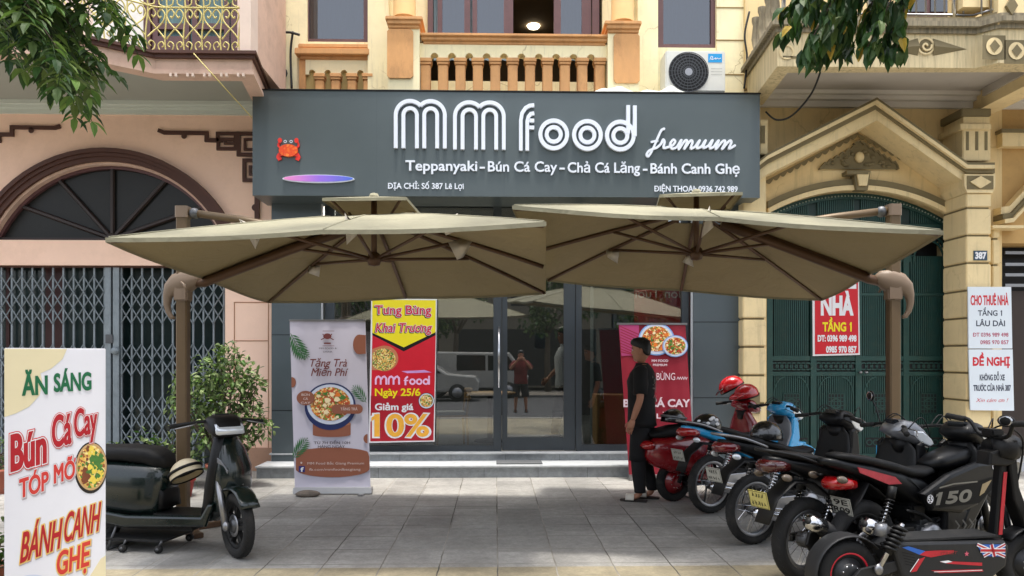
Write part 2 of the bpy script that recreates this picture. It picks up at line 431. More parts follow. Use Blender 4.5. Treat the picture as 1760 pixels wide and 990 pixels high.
def paving_mat():
    m = bpy.data.materials.new('paving_slabs'); m.use_nodes = True; t = m.node_tree; b = t.nodes['Principled BSDF']
    L = t.links.new; N = t.nodes.new
    geo = N('ShaderNodeNewGeometry'); mp = N('ShaderNodeMapping'); L(geo.outputs['Position'], mp.inputs[0])
    mp.inputs['Location'].default_value = (-.028, -5.45 + .42 * 13, 0)
    br = N('ShaderNodeTexBrick'); br.offset = 0; br.inputs['Scale'].default_value = 1
    br.inputs['Brick Width'].default_value = .42; br.inputs['Row Height'].default_value = .42; br.inputs['Mortar Size'].default_value = .006
    br.inputs['Mortar Smooth'].default_value = .35
    nz0 = N('ShaderNodeTexNoise'); nz0.inputs['Scale'].default_value = 5; nz0.inputs['Detail'].default_value = 3
    L(mp.outputs[0], nz0.inputs['Vector'])
    mxv = N('ShaderNodeMix'); mxv.data_type = 'VECTOR'; mxv.inputs[0].default_value = .018
    L(mp.outputs[0], mxv.inputs[4]); L(nz0.outputs['Color'], mxv.inputs[5]); L(mxv.outputs[1], br.inputs['Vector'])
    # per-slab value
    dv = N('ShaderNodeVectorMath'); dv.operation = 'DIVIDE'; dv.inputs[1].default_value = (.42, .42, 1); L(mp.outputs[0], dv.inputs[0])
    fl = N('ShaderNodeVectorMath'); fl.operation = 'FLOOR'; L(dv.outputs[0], fl.inputs[0])
    wn = N('ShaderNodeTexWhiteNoise'); wn.noise_dimensions = '2D'; L(fl.outputs[0], wn.inputs[0])
    sep = N('ShaderNodeSeparateXYZ'); L(fl.outputs[0], sep.inputs[0])
    # stains
    n1 = N('ShaderNodeTexNoise'); n1.inputs['Scale'].default_value = 1.6; n1.inputs['Detail'].default_value = 8; n1.inputs['Roughness'].default_value = .7; L(geo.outputs['Position'], n1.inputs['Vector'])
    n2 = N('ShaderNodeTexNoise'); n2.inputs['Scale'].default_value = 45; n2.inputs['Detail'].default_value = 6; L(geo.outputs['Position'], n2.inputs['Vector'])
    n3 = N('ShaderNodeTexNoise'); n3.inputs['Scale'].default_value = 5.5; n3.inputs['Detail'].default_value = 5; n3.inputs['Roughness'].default_value = .75
    L(dv.outputs[0], n3.inputs['Vector'])
    # beige row near the kerb: rows 12 and less
    lt = N('ShaderNodeMath'); lt.operation = 'LESS_THAN'; lt.inputs[1].default_value = 12.5; L(sep.outputs[1], lt.inputs[0])
    base = N('ShaderNodeMix'); base.data_type = 'RGBA'; base.inputs[6].default_value = rgb(154, 152, 147); base.inputs[7].default_value = rgb(152, 142, 118)
    L(lt.outputs[0], base.inputs[0])
    def mul(a, lo, hi, f0=.3, f1=.7):
        mr = N('ShaderNodeMapRange'); mr.inputs[1].default_value = f0; mr.inputs[2].default_value = f1; mr.inputs[3].default_value = lo; mr.inputs[4].default_value = hi
        L(a, mr.inputs[0]); return mr.outputs[0]
    def m2(a, b_):
        q = N('ShaderNodeMath'); q.operation = 'MULTIPLY'; L(a, q.inputs[0]); L(b_, q.inputs[1]); return q.outputs[0]
    v = m2(m2(mul(wn.outputs[0], .80, 1.10, 0, 1), mul(n1.outputs[0], .66, 1.16)), m2(mul(n2.outputs[0], .9, 1.08), mul(n3.outputs[0], .76, 1.14)))
    vm = N('ShaderNodeVectorMath'); vm.operation = 'SCALE'; L(base.outputs[2], vm.inputs[0]); L(v, vm.inputs['Scale'])
    mj = N('ShaderNodeMix'); mj.data_type = 'RGBA'; L(br.outputs['Fac'], mj.inputs[0]); L(vm.outputs[0], mj.inputs[6])
    n5 = N('ShaderNodeTexNoise'); n5.inputs['Scale'].default_value = 1.1; n5.inputs['Detail'].default_value = 3; L(geo.outputs['Position'], n5.inputs['Vector'])
    jr = N('ShaderNodeValToRGB'); jr.color_ramp.elements[0].position = .4; jr.color_ramp.elements[1].position = .62; jr.color_ramp.elements[0].color = rgb(70, 66, 60); jr.color_ramp.elements[1].color = rgb(150, 145, 136)
    L(n5.outputs[0], jr.inputs[0]); L(jr.outputs[0], mj.inputs[7])
    L(mj.outputs[2], b.inputs['Base Color']); b.inputs['Roughness'].default_value = .75
    L(mul(n1.outputs[0], .55, .85), b.inputs['Roughness'])
    bp = N('ShaderNodeBump'); bp.inputs['Strength'].default_value = .5; bp.inputs['Distance'].default_value = .006; bp.invert = True
    L(br.outputs['Fac'], bp.inputs['Height'])
    bp2 = N('ShaderNodeBump'); bp2.inputs['Strength'].default_value = .25; bp2.inputs['Distance'].default_value = .004
    L(n2.outputs[0], bp2.inputs['Height']); L(bp.outputs[0], bp2.inputs['Normal']); L(bp2.outputs[0], b.inputs['Normal'])
    return m
M_pave = paving_mat()
g = MB(); g.add([(-90, -90, -.16), (90, -90, -.16), (90, 90, -.16), (-90, 90, -.16)], [(0, 1, 2, 3)], mat('packed_earth', (110, 104, 96), .9))
tag(g.build('ground'), kind='structure')
g = MB(); g.add([(-60, -13, -.15), (60, -13, -.15), (60, 1.3, -.15), (-60, 1.3, -.15)], [(0, 1, 2, 3)], mat('asphalt', (62, 62, 63), .85, var=.2, bump=.3, bscale=120))
tag(g.build('road'), kind='structure')
g = MB(); g.box((-60, 1.55, -.155), (60, 11, 0), M_pave); tag(g.build('pavement'), kind='structure')
g = MB(); g.box((-60, 1.3, -.156), (60, 1.547, .012), mat('kerb_stone', (150, 147, 140), .8, bump=.3), .015); tag(g.build('kerb'), kind='structure')

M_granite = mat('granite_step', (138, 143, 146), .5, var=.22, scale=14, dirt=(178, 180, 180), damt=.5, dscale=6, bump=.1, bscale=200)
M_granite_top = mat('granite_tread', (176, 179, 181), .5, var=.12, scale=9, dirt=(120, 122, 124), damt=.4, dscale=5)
M_mark = mat('grey_doormat', (88, 90, 92), .9, var=.1, bump=.4, bscale=300)
xa, xb = X(440, 9.5), X(1330, 9.5)
s = MB()
z1, z2 = .155, .262
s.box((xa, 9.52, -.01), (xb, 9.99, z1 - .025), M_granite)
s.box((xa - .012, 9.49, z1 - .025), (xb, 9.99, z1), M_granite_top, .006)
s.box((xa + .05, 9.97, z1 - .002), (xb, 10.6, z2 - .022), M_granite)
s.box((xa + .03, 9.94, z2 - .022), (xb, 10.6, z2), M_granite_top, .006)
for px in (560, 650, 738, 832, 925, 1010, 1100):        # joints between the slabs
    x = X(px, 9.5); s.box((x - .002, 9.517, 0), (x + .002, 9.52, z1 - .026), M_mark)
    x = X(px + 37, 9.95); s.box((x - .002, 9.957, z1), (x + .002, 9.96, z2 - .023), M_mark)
tag(s.build('entrance_steps', origin=(0, 9.5, 0)), 'two low grey granite steps in front of the glass shopfront', 'steps')
s = MB(); s.box((X(853, 9.7), 9.60, z1 + .001), (X(932, 9.7), 9.93, z1 + .012), M_mark, .004)
tag(s.build('doormat', origin=(X(890, 9.7), 9.75, z1)), 'flat dark grey doormat on the lower granite step before the glass door', 'doormat')

# ================================================================== LEFT HOUSE
M_peach = mat('peach_plaster', (250, 212, 188), .85, var=.05, scale=1.5, bump=.15, bscale=90, dirt=(196, 158, 128), damt=.35, dscale=1.3)
M_pinkw = mat('pale_pink_plaster', (226, 205, 190), .85, var=.06, dirt=(170, 150, 135), damt=.5, dscale=2, bump=.1, bscale=90)
M_brown = mat('brown_moulding', (78, 46, 34), .6, var=.12, scale=7)
M_fas = mat('fascia_pink', (214, 182, 162), .85, var=.08, dirt=(140, 110, 95), damt=.5, dscale=3)
M_soff = mat('soffit_grey', (160, 162, 152), .9, var=.04, scale=1.2, dirt=(150, 150, 140), damt=.3, dscale=1)
M_gate = mat('galvanised_paint', (132, 141, 146), .5, .2, var=.12, scale=10, dirt=(90, 84, 78), damt=.4, dscale=12)
M_iron = mat('cream_yellow_iron', (206, 192, 118), .5, var=.12, scale=14, dirt=(150, 100, 40), damt=.6, dscale=12)
M_tealglass = glass_mat('teal_pane', (120, 150, 150), .35)
M_corn = mat('pale_cornice', (205, 210, 200), .85, var=.03)
M_darkglass = glass_mat('smoked_pane', (60, 66, 66), .25)
M_purple = mat('purple_brown_wood', (92, 62, 62), .5, var=.15, scale=8)
YL = 10.2
LH = thing('terraced_house', (X(185, YL), YL, 0), 'peach house with brown arched fanlight, grey folding gate and yellow scrollwork balcony', 'house', world=True)
m = MB()
ztop = Z(183, YL, 234); zb = Z(413, YL, 234); zl = Z(456, YL, 234)
xl, xr = X(-330, YL), X(466.5, YL)
kx = (X(285, YL) - X(85, YL)) / 200; kz = (Z(300, YL, 185) - Z(400, YL, 185)) / 100
cxa, cza = X(185, YL), Z(500, YL, 234)
def arch(r, n=28):
    a0 = math.degrees(math.asin(87 / r)); return [(cxa + r * kx * math.cos(R(a0 + (180 - 2 * a0) * i / n)), cza + r * kz * math.sin(R(a0 + (180 - 2 * a0) * i / n))) for i in range(n + 1)]
ar = arch(222)                                             # right to left
poly = [(xl, zb), (ar[-1][0], zb)] + ar[::-1][1:-1] + [(ar[0][0], zb), (xr, zb), (xr, ztop), (xl, ztop)]
m.prism(poly, YL, YL + .3, M_peach)
m.box((xl, YL, zl), (xr, YL + .3, zb), M_peach)
gx0, gx1 = X(-75, YL), X(387, YL)
m.box((gx1, YL, 0), (xr, YL + .3, zl), M_peach); m.box((xl, YL, 0), (gx0, YL + .3, zl), M_peach)
m.box((xl, YL + .3, -.02), (xr, YL + .32, ztop), M_dark)
zu = Z(100, 8.76, 350); 
m.box((xl, YL, zu), (X(160, YL), YL + .3, 8.2), M_pinkw); m.box((X(160, YL), YL, zu), (X(246, YL), YL + .3, 8.2), mat('white_plaster', (226, 224, 216), .85))
m.box((X(246, YL), YL, zu + 2.4), (X(408, YL), YL + .3, 8.2), M_pinkw); m.box((X(408, YL), YL, zu), (xr, YL + .3, 8.2), M_pinkw)
m.build('wall', LH)
m = MB()                                                   # grooves and plinth of the pilaster
for q in (519, 585, 652, 718): bx(m, 403, q, 460, q + 1.5, YL - .006, YL - .001, mat('groove_shadow', (168, 122, 92), .9))
for u in (402, 460.5): bx(m, u, 519, u + 1.3, 790, YL - .006, YL - .001, MATS['groove_shadow'])
bx(m, 386, 770, 467, 812, YL - .05, YL - .002, mat('plinth_plaster', (178, 140, 116), .9, dirt=(110, 90, 76), damt=.7, dscale=4))
m.build('pilaster_trim', LH)
m = MB()
for r0, r1, d in ((243, 236, .10), (236, 230, .07), (230, 222, .045)):
    a, b = arch(r0), arch(r1); m.prism(a + b[::-1], YL - d, YL - .001 if r1 > 222 else YL + .1, M_brown)
m.build('arch_moulding', LH)
m = MB(); a, b = arch(222), arch(218); m.prism(a + b[::-1], YL + .01, YL + .2, M_fas); 
a, b = arch(218), arch(213); m.prism(a + b[::-1], YL + .10, YL + .18, M_purple)
m.box((cxa - 212 * kx, YL + .1, zb + .001), (cxa + 212 * kx, YL + .18, zb + .05), mat('dark_frame', (46, 34, 30), .5))
for t in (20, 48, 90, 132, 160):
    c, d = math.cos(R(t)), math.sin(R(t)); L_ = 0
    while L_ < 300 and (L_ * c) ** 2 + (87 + L_ * d) ** 2 < 213 ** 2: L_ += 1
    m.tube([(cxa, YL + .13, zb + .04), (cxa + c * L_ * kx, YL + .13, zb + .03 + d * L_ * kz)], .032, MATS['dark_frame'], n=6, smooth=False)
m.ell((cxa, YL + .12, zb + .04), (.1, .04, .08), MATS['dark_frame'])
fan = m.build('fan_window', LH)
m = MB(); a = arch(214); m.add([(p[0], YL + .16, p[1]) for p in a], [tuple(range(len(a)))[::-1]], mat('dusty_dark_pane', (34, 34, 32), .35, var=.2, scale=3, spec=.3)); m.build('pane', fan)
# soffit, cornice and balcony slab
zs = 4.84
plan = [(X(433, 8.76), 8.76), (X(267, 8.76), 8.76), (X(163, 8.4), 8.4), (X(60, 8.22), 8.22), (X(-330, 8.1), 8.15)]
def offs(p, d): return [(x - (0 if i else -d), y - d) for i, (x, y) in enumerate(p)]
bslab = MB()
def slab(mb, d, z0, z1, mm):
    q = offs(plan, d); mb.prism(q + [(xl, YL - .002), (X(466, YL) + d * .5, YL - .002)], z0, z1, mm, axis='z')
def lip(mb, d, z0, z1, mm, t=.16):
    q = offs(plan, d); r_ = [(x - (.16 if i == 0 else 0), y + t + d) for i, (x, y) in enumerate(plan)]
    mb.prism(q + r_[::-1], z0, z1, mm, axis='z'); x_, y_ = q[0]; mb.prism([(x_, y_), (X(466, YL) + d * .5, YL - .002), (X(466, YL) - .15, YL - .002), (x_ - .15 - d, y_ + .0001)], z0 + .0005, z1 - .0005, mm, axis='z')
slab(bslab, 0, zs + .145, zs + .17, M_fas); lip(bslab, 0, zs, zs + .144, M_fas); lip(bslab, .03, zs - .012, zs + .03, M_fas); lip(bslab, .015, zs + .03, zs + .05, M_fas)
slab(bslab, .04, zs + .17, zs + .215, M_brown); slab(bslab, .07, zs + .215, zs + .25, M_brown)
for i in range(9):
    u = 175 + i * 29
    if u > 275: bx(bslab, u, 125, u + 4, 131, 8.725, 8.76, M_pinkw); bx(bslab, u + 9, 125, u + 13, 131, 8.725, 8.76, M_pinkw)
q = offs(plan, -.12); bslab.prism(q + [(xl, YL - .1), (X(462, YL), YL - .1)], zs + .132, zs + .1445, M_soff, axis='z')
bslab.build('balcony_slab', LH)
m = MB(); 
for d, a, b in ((.14, .0, -.05), (.09, -.05, -.09), (.05, -.09, -.15)): m.box((xl, YL - d, zs + .131 + a), (xr, YL - .001, zs + .131 + b), M_corn)
m.build('cornice', LH)
# end pillar and side parapet
m = MB(); zt = zs + .25
xf = X(432, 8.76)
m.box((X(413, 8.76), 8.74, zt), (xf, 9.0, 8.2), M_pinkw); m.box((xf - .13, 9.0, zt), (xf - .002, YL - .003, 8.2), M_fas)
m.build('balcony_parapet', LH)
# scroll railing
m = MB()
def along(s_):                                            # point on the front line of the balcony at a distance from its right end
    pts = [(X(410, 8.76), 8.80)] + [(x, y + .05) for x, y in plan[1:]]
    for (x0, y0), (x1, y1) in zip(pts, pts[1:]):
        L_ = math.hypot(x1 - x0, y1 - y0)
        if s_ <= L_: return x0 + (x1 - x0) * s_ / L_, y0 + (y1 - y0) * s_ / L_
        s_ -= L_
    return pts[-1]
def rail(pts, r): m.tube([(*along(a), b + zt) for a, b in pts], r, M_iron, n=6)
NP = 17
for i in range(NP + 1):
    s0 = i * .215
    rail(bez([(s0, 0), (s0 + .012, .2), (s0 - .012, .5), (s0 + .006, .8), (s0, 1.0)], 5), .009)
    if i == NP: break
    for sg in (1, -1):
        c = s0 + .1075
        rail(bez([(c - sg * .1, .04), (c - sg * .075, .015), (c - sg * .03, .05), (c - sg * .02, .11), (c - sg * .06, .14), (c - sg * .085, .1), (c - sg * .06, .075)], 5), .008)
        rail(bez([(c + sg * .10, .17), (c + sg * .03, .26), (c - sg * .07, .37), (c - sg * .095, .46), (c - sg * .05, .52), (c - sg * .01, .47), (c - sg * .035, .42), (c - sg * .055, .44)], 5), .009)
        rail(bez([(c - sg * .1, .55), (c - sg * .03, .58), (c - sg * .03, .66), (c - sg * .07, .66), (c - sg * .06, .62)], 5), .008)
for h in (.012, .54, 1.0): rail([(j * .1, h) for j in range(37)], .011)
m.build('balcony_railing', LH)
# balcony door
m = MB()
bx(m, 246, -160, 258, 99, YL + .02, YL + .12, M_purple); bx(m, 397, -160, 408, 99, YL + .02, YL + .12, M_purple)
for a, b in ((262, 325), (330, 394)):
    bx(m, a, 62, b, 99, YL + .05, YL + .1, M_purple); bx(m, a, -160, a + 9, 62, YL + .05, YL + .1, M_purple); bx(m, b - 9, -160, b, 62, YL + .05, YL + .1, M_purple)
    bx(m, a + 9, 40, b - 9, 50, YL + .05, YL + .1, M_purple)
dr = m.build('balcony_door', LH)
m = MB(); bx(m, 258, -160, 397, 98, YL + .11, YL + .115, mat('teal_curtain', (92, 120, 122), .8, var=.3, scale=9, stretch=(6, 1, .3))); m.build('pane', dr)
# fret ornaments
m = MB(pixM(350, 250, YL))
FN = [0]
def fret(pts, wd=6.5): FN[0] += 1; m.stroke(pp(pts), wd, .03 + .0012 * (FN[0] % 9), M_brown, depth=.028)
fret([(273, 225), (283, 229), (356, 229.5), (356, 241.5), (384, 242)])
fret([(404, 240), (376, 240), (376, 256), (406, 256), (406, 230), (375, 230), (375, 244)], 5.5); fret([(404, 240), (404, 247), (388, 247), (388, 239)], 4)
fret([(440, 230), (411, 230), (411, 266), (440, 266)], 6); fret([(440, 240), (422, 240), (422, 257), (440, 257)], 4)
fret([(440, 276), (421, 276), (421, 310), (440, 310)], 6); fret([(440, 287), (431, 287), (431, 300), (440, 300)], 4)
fret([(443, 310), (443, 376)], 8); m.disc(440, -357, 6, 6, .03, M_brown); m.disc(318, -235, 5, 5, .03, M_brown)
m.build('fret_ornament', LH)
m = MB(pixM(40, 220, YL)); fret([(105, 217), (95, 220), (22, 219.5), (22, 232), (0, 232), (0, 246)]); m.disc(56, -225, 5, 5, .03, M_brown); fret([(0, 240), (-60, 240), (-60, 222), (-20, 222)])
m.build('fret_ornament', LH)
# doors behind the gate, then the folding gate
m = MB(); Yd = YL + .26
for a, b in ((-70, 10), (16, 78), (108, 178), (208, 300), (306, 384)):
    bx(m, a, 457, b, 800, Yd, Yd + .03, mat('bottle_green_glass', (30, 44, 44), .15, var=.2))
for a, b in ((78, 108), (10, 16)): bx(m, a, 457, b, 800, Yd - .02, Yd + .03, mat('dark_red_wood', (58, 22, 18), .5))
m.build('inner_door', LH)
m = MB(); Yg = YL + .09; zt_, zb_ = Z(460, Yg, 160), .05
pitch = X(117.7, Yg) - X(100, Yg)
x_c = X(194, Yg)
def bar(x, w, d=0): m.box((x - w, Yg - d, zb_), (x + w, Yg + .022, zt_), M_gate)
for sgn in (-1, 1):
    i = 0
    while True:
        x = x_c + sgn * (.115 + i * pitch); x2 = x + sgn * pitch
        if not (gx0 < x < gx1): break
        bar(x, .011)
        if gx0 < x2 < gx1:
            for (qa, qb, k) in ((474, 556, 3), (592, 646, 2), (682, 764, 3)):
                za, zc = Z(qa, Yg, 160), Z(qb, Yg, 160); h = (za - zc) / k
                for j in range(k):
                    z0 = za - j * h
                    m.tube([(x, Yg - .006, z0), (x2, Yg - .006, z0 - h)], .009, M_gate, n=4, smooth=False); m.tube([(x2, Yg - .018, z0), (x, Yg - .018, z0 - h)], .009, M_gate, n=4, smooth=False)
        i += 1
for dx in (-.055, .055): m.box((x_c + dx - .04, Yg - .03, zb_), (x_c + dx + .04, Yg + .03, zt_), M_gate)
m.box((gx0, Yg - .03, 0), (gx1, Yg + .04, .045), M_gate); m.box((gx0, Yg - .03, zt_), (gx1, Yg + .04, zl - .002), M_brown)
gt = m.build('folding_gate', LH)
m = MB(); m.lathe([(0, -.05), (.05, -.05), (.05, 0)], (x_c + .06, Yg - .03, Z(603, Yg, 194)), M_gate, axis='y'); m.box((x_c - .08, Yg - .045, Z(575, Yg, 194)), (x_c + .02, Yg - .03, Z(590, Yg, 194)), M_steel, .004); m.build('lock', gt)
# ================================================================== MIDDLE HOUSE WITH THE SHOP
def cracked(name, col, crack, cs=2.2, amt=.55):
    m = mat(name, col, .85, var=.06, scale=2, dirt=tuple(int(c * .72) for c in col), damt=.35, dscale=2.2, bump=.12, bscale=80)
    t = m.node_tree; b = t.nodes['Principled BSDF']; src = b.inputs['Base Color'].links[0].from_socket
    geo = t.nodes.new('ShaderNodeNewGeometry')
    nz = t.nodes.new('ShaderNodeTexNoise'); nz.inputs['Scale'].default_value = 3.5; nz.inputs['Detail'].default_value = 5; t.links.new(geo.outputs['Position'], nz.inputs['Vector'])
    ad = t.nodes.new('ShaderNodeMix'); ad.data_type = 'VECTOR'; ad.inputs[0].default_value = .35; t.links.new(geo.outputs['Position'], ad.inputs[4]); t.links.new(nz.outputs['Color'], ad.inputs[5])
    v = t.nodes.new('ShaderNodeTexVoronoi'); v.feature = 'DISTANCE_TO_EDGE'; v.inputs['Scale'].default_value = cs; t.links.new(ad.outputs[1], v.inputs['Vector'])
    mr = t.nodes.new('ShaderNodeMapRange'); mr.inputs[1].default_value = .004; mr.inputs[2].default_value = .012; mr.inputs[3].default_value = amt; mr.inputs[4].default_value = 0; t.links.new(v.outputs[0], mr.inputs[0])
    n2 = t.nodes.new('ShaderNodeTexNoise'); n2.inputs['Scale'].default_value = 1.4; t.links.new(geo.outputs['Position'], n2.inputs['Vector'])
    m3 = t.nodes.new('ShaderNodeMapRange'); m3.inputs[1].default_value = .45; m3.inputs[2].default_value = .55; t.links.new(n2.outputs[0], m3.inputs[0])
    mu = t.nodes.new('ShaderNodeMath'); mu.operation = 'MULTIPLY'; t.links.new(mr.outputs[0], mu.inputs[0]); t.links.new(m3.outputs[0], mu.inputs[1])
    mx = t.nodes.new('ShaderNodeMix'); mx.data_type = 'RGBA'; t.links.new(mu.outputs[0], mx.inputs[0]); t.links.new(src, mx.inputs[6]); mx.inputs[7].default_value = rgb(*crack)
    mp = t.nodes.new('ShaderNodeMapping'); mp.inputs['Scale'].default_value = (7, 7, .55); t.links.new(geo.outputs['Position'], mp.inputs[0])
    ns = t.nodes.new('ShaderNodeTexNoise'); ns.inputs['Scale'].default_value = 1.6; ns.inputs['Detail'].default_value = 6; ns.inputs['Roughness'].default_value = .7; t.links.new(mp.outputs[0], ns.inputs['Vector'])
    ms = t.nodes.new('ShaderNodeMapRange'); ms.inputs[1].default_value = .54; ms.inputs[2].default_value = .78; ms.inputs[4].default_value = .5; t.links.new(ns.outputs[0], ms.inputs[0])
    m4 = t.nodes.new('ShaderNodeMix'); m4.data_type = 'RGBA'; t.links.new(ms.outputs[0], m4.inputs[0]); t.links.new(mx.outputs[2], m4.inputs[6]); m4.inputs[7].default_value = rgb(*[int(c * .62) for c in col])
    t.links.new(m4.outputs[2], b.inputs['Base Color']); return m
M_cream = cracked('cream_yellow_plaster', (240, 228, 186), (160, 138, 90))
M_orange = mat('orange_plaster', (206, 154, 100), .8, var=.10, scale=4, dirt=(120, 84, 54), damt=.65, dscale=2.2, bump=.15, stretch=(1.6, 1.6, .7))
M_grey = mat('slate_grey_panel', (84, 93, 97), .38, .25, var=.04, scale=2)
M_frame = mat('charcoal_frame', (68, 74, 79), .35, .4, var=.05)
M_curt = mat('blue_grey_blind', (140, 158, 164), .7, var=.1, scale=3, stretch=(5, 1, .2))
M_bluepane = glass_mat('blue_grey_pane', (170, 185, 200), .7)
M_led = mat('white_strip', (222, 224, 226), .4, var=.02)
YC = 10.3
CH = thing('shop_house', (X(880, YC), YC, 0), 'cream yellow house with orange trim above a dark grey glass shopfront', 'house', world=True)
zsg = Z(185, 9.9, 880)
m = MB()
def up(p0, q0, p1, q1, Yf, mm, Yb=YC + .25, bev=0, mb=None): bx(mb or m, p0, q0, p1, q1, Yf, Yb, mm, bev)
up(468, -230, 528, 190, YC, M_cream); up(528, 72, 640, 190, YC, M_cream); up(528, -230, 640, -150, YC, M_cream)
up(632, -230, 668, 190, YC - .12, M_cream); up(1096, -230, 1131, 190, YC - .12, M_cream)
up(1131, 82, 1232, 190, YC, M_cream); up(1131, -230, 1232, -150, YC, M_cream)
up(1232, -230, 1279, 190, YC - .03, M_cream)
up(668, -230, 735, 190, YC + .1, M_cream); up(1035, -230, 1096, 190, YC + .1, M_cream); up(735, -230, 1035, -150, YC, M_cream)
up(735, 140, 1035, 190, YC + .1, M_cream)
m.box((X(468, YC), YC + .02, -.0), (X(560, YC), YC + .25, zsg), M_cream); m.box((X(1200, YC), YC + .02, 0), (X(1278, YC), YC + .25, zsg), M_cream)
m.build('wall', CH)
m = MB()
for q in (12, 68, 127): bx(m, 1230.5, q, 1280, q + 2.2, YC - .034, YC - .029, mat('quoin_groove', (140, 118, 74), .9))
bx(m, 1278.5, -230, 1281.5, 150, YC - .034, YC + .1, MATS['quoin_groove'])
m.build('quoin_joint', CH)
def window(p0, p1, q1, lab=None):
    m = MB()
    for a, b in ((p0, p0 + 9), (p1 - 9, p1)): up(a, -150, b, q1, YC + .04, M_purple, YC + .12, mb=m)
    up(p0 + 9, q1 - 6, p1 - 9, q1, YC + .04, M_purple, YC + .12, mb=m)
    w = m.build('window', CH); m = MB(); bx(m, p0 + 9, -150, p1 - 9, q1 - 6, YC + .075, YC + .08, M_bluepane); m.build('pane', w)
    m = MB(); xa_, xb_ = X(p0 + 8, YC), X(p1 - 8, YC); n = 40; vs = []
    for i in range(n + 1):
        x = xa_ + (xb_ - xa_) * i / n; y = YC + .15 + .012 * math.sin(i * 1.9) + .006 * math.sin(i * .7); vs += [(x, y, Z(q1, YC, p0)), (x, y, Z(-150, YC, p0))]
    m.add(vs, [(2 * i, 2 * i + 2, 2 * i + 3, 2 * i + 1) for i in range(n)], M_curt, True); m.build('curtain', w)
window(522, 634, 73); window(1131, 1231, 82)
m = MB()                                                  # sills and mouldings of the left window
up(512, 75, 634, 82, YC - .10, M_orange, YC - .001, .01); up(506, 82, 634, 93, YC - .14, M_orange, YC - .001, .01); up(515, 93, 634, 102, YC - .08, M_orange, YC - .001, .01)
up(514, 102, 525, 190, YC - .05, M_orange, YC - .001)
m.build('window_sill', CH)
M_hole = mat('deep_shadow_plaster', (70, 58, 40), .9)
def baluster(mb, px, q0, q1, Yf, w, mm):
    x = X(px, Yf); z0, z1 = Z(q1, Yf, px), Z(q0, Yf, px); h = z1 - z0; k = X(px + 1, Yf) - x
    mb.box((x - w * k, Yf - w * k, z1 - .05), (x + w * k, Yf + w * k, z1), mm, .006); mb.box((x - w * k * .9, Yf - w * k * .9, z1 - .085), (x + w * k * .9, Yf + w * k * .9, z1 - .052), mm, .006)
    mb.box((x - w * k * .78, Yf - w * k * .78, z0), (x + w * k * .78, Yf + w * k * .78, z1 - .087), mm, .01)
def keyholes(name, centers, pil, qtop, qarch, qbot, x0, x1, Yf, r):
    """cream band pierced by round-headed openings, orange balusters between them"""
    mb = MB(); c = (x0 + x1) / 2
    pts = [(x0, qtop), (x1, qtop), (x1, qarch)]
    for cx in sorted(centers, reverse=True):
        pts += [(cx + r * math.cos(R(a)), qarch - r * .55 - r * math.sin(R(a))) for a in range(-30, 211, 20)]
    pts += [(x0, qarch)]
    mb.prism(wpoly(pts, Yf, c), Yf - .03, Yf + .14, M_cream)
    mb.build(name, CH)
# niche below the left window
keyholes('niche_band', [537, 564, 592, 620], None, 104, 130, 190, 526, 634, YC - .03, 5.5)
m = MB(); bx(m, 526, 106, 634, 190, YC - .006, YC - .001, mat('niche_back', (196, 172, 112), .9)); m.build('niche_back', CH)
for px in (550.5, 578, 606, 633):
    m = MB(); baluster(m, px, 129, 190, YC - .05, 9.5, M_orange); m.build('baluster', CH)
# balcony of the middle bay
YB = 9.85
m = MB()
up(722, 57, 1046, 62, YB - .10, M_orange, YB + .2, .008); up(724, 62, 1044, 70, YB - .07, M_orange, YB + .17, .008); up(727, 70, 1041, 77, YB - .04, M_orange, YB + .16, .008)
m.build('balcony_rail', CH)
keyholes('balcony_band', [747 + 29.8 * i for i in range(10)], None, 77.5, 104, 190, 721, 1045, YB, 6.8)
for i in range(11):
    m = MB(); baluster(m, 732 + 29.8 * i, 103, 190, YB + .04, 10.8, M_orange); m.build('baluster', CH)
m = MB(); bx(m, 720, 176, 1046, 190, YB - .05, YC, M_cream); m.build('balcony_floor', CH)
for p0, p1, a, b in ((667, 721, 668, 712), (1045, 1098, 1052, 1096)):
    m = MB(); dq = 8 if p0 > 900 else 0
    bx(m, p0, 40, p1, 190, YB - .12, YC - .13, M_cream)
    pts = [(a, 62 + dq), (a + 4, 58 + dq), (b - 4, 58 + dq), (b, 62 + dq), (b, 137 + dq), (b - 4, 141 + dq), (a + 4, 141 + dq), (a, 137 + dq)]
    m.prism(wpoly(pts, YB, (a + b) / 2), YB - .145, YB - .121, M_orange)
    e = 1 if p0 < 900 else -1
    for q0, q1, d, gx in ((27 + dq, 33 + dq, .19, 5), (33 + dq, 41 + dq, .17, 2), (41 + dq, 48 + dq, .145, 0)):
        bx(m, p0 - gx, q0, p1 + gx, q1, YB - d, YC - .125, M_orange, .008)
    m.lathe([(.15, 0), (.15, 1.6)], (X((p0 + p1) / 2, YB), YB + .08, Z(27 + dq, YB, p0)), mat('light_orange_plaster', (236, 200, 140), .8, var=.05), n=20)
    m.build('balcony_post', CH)
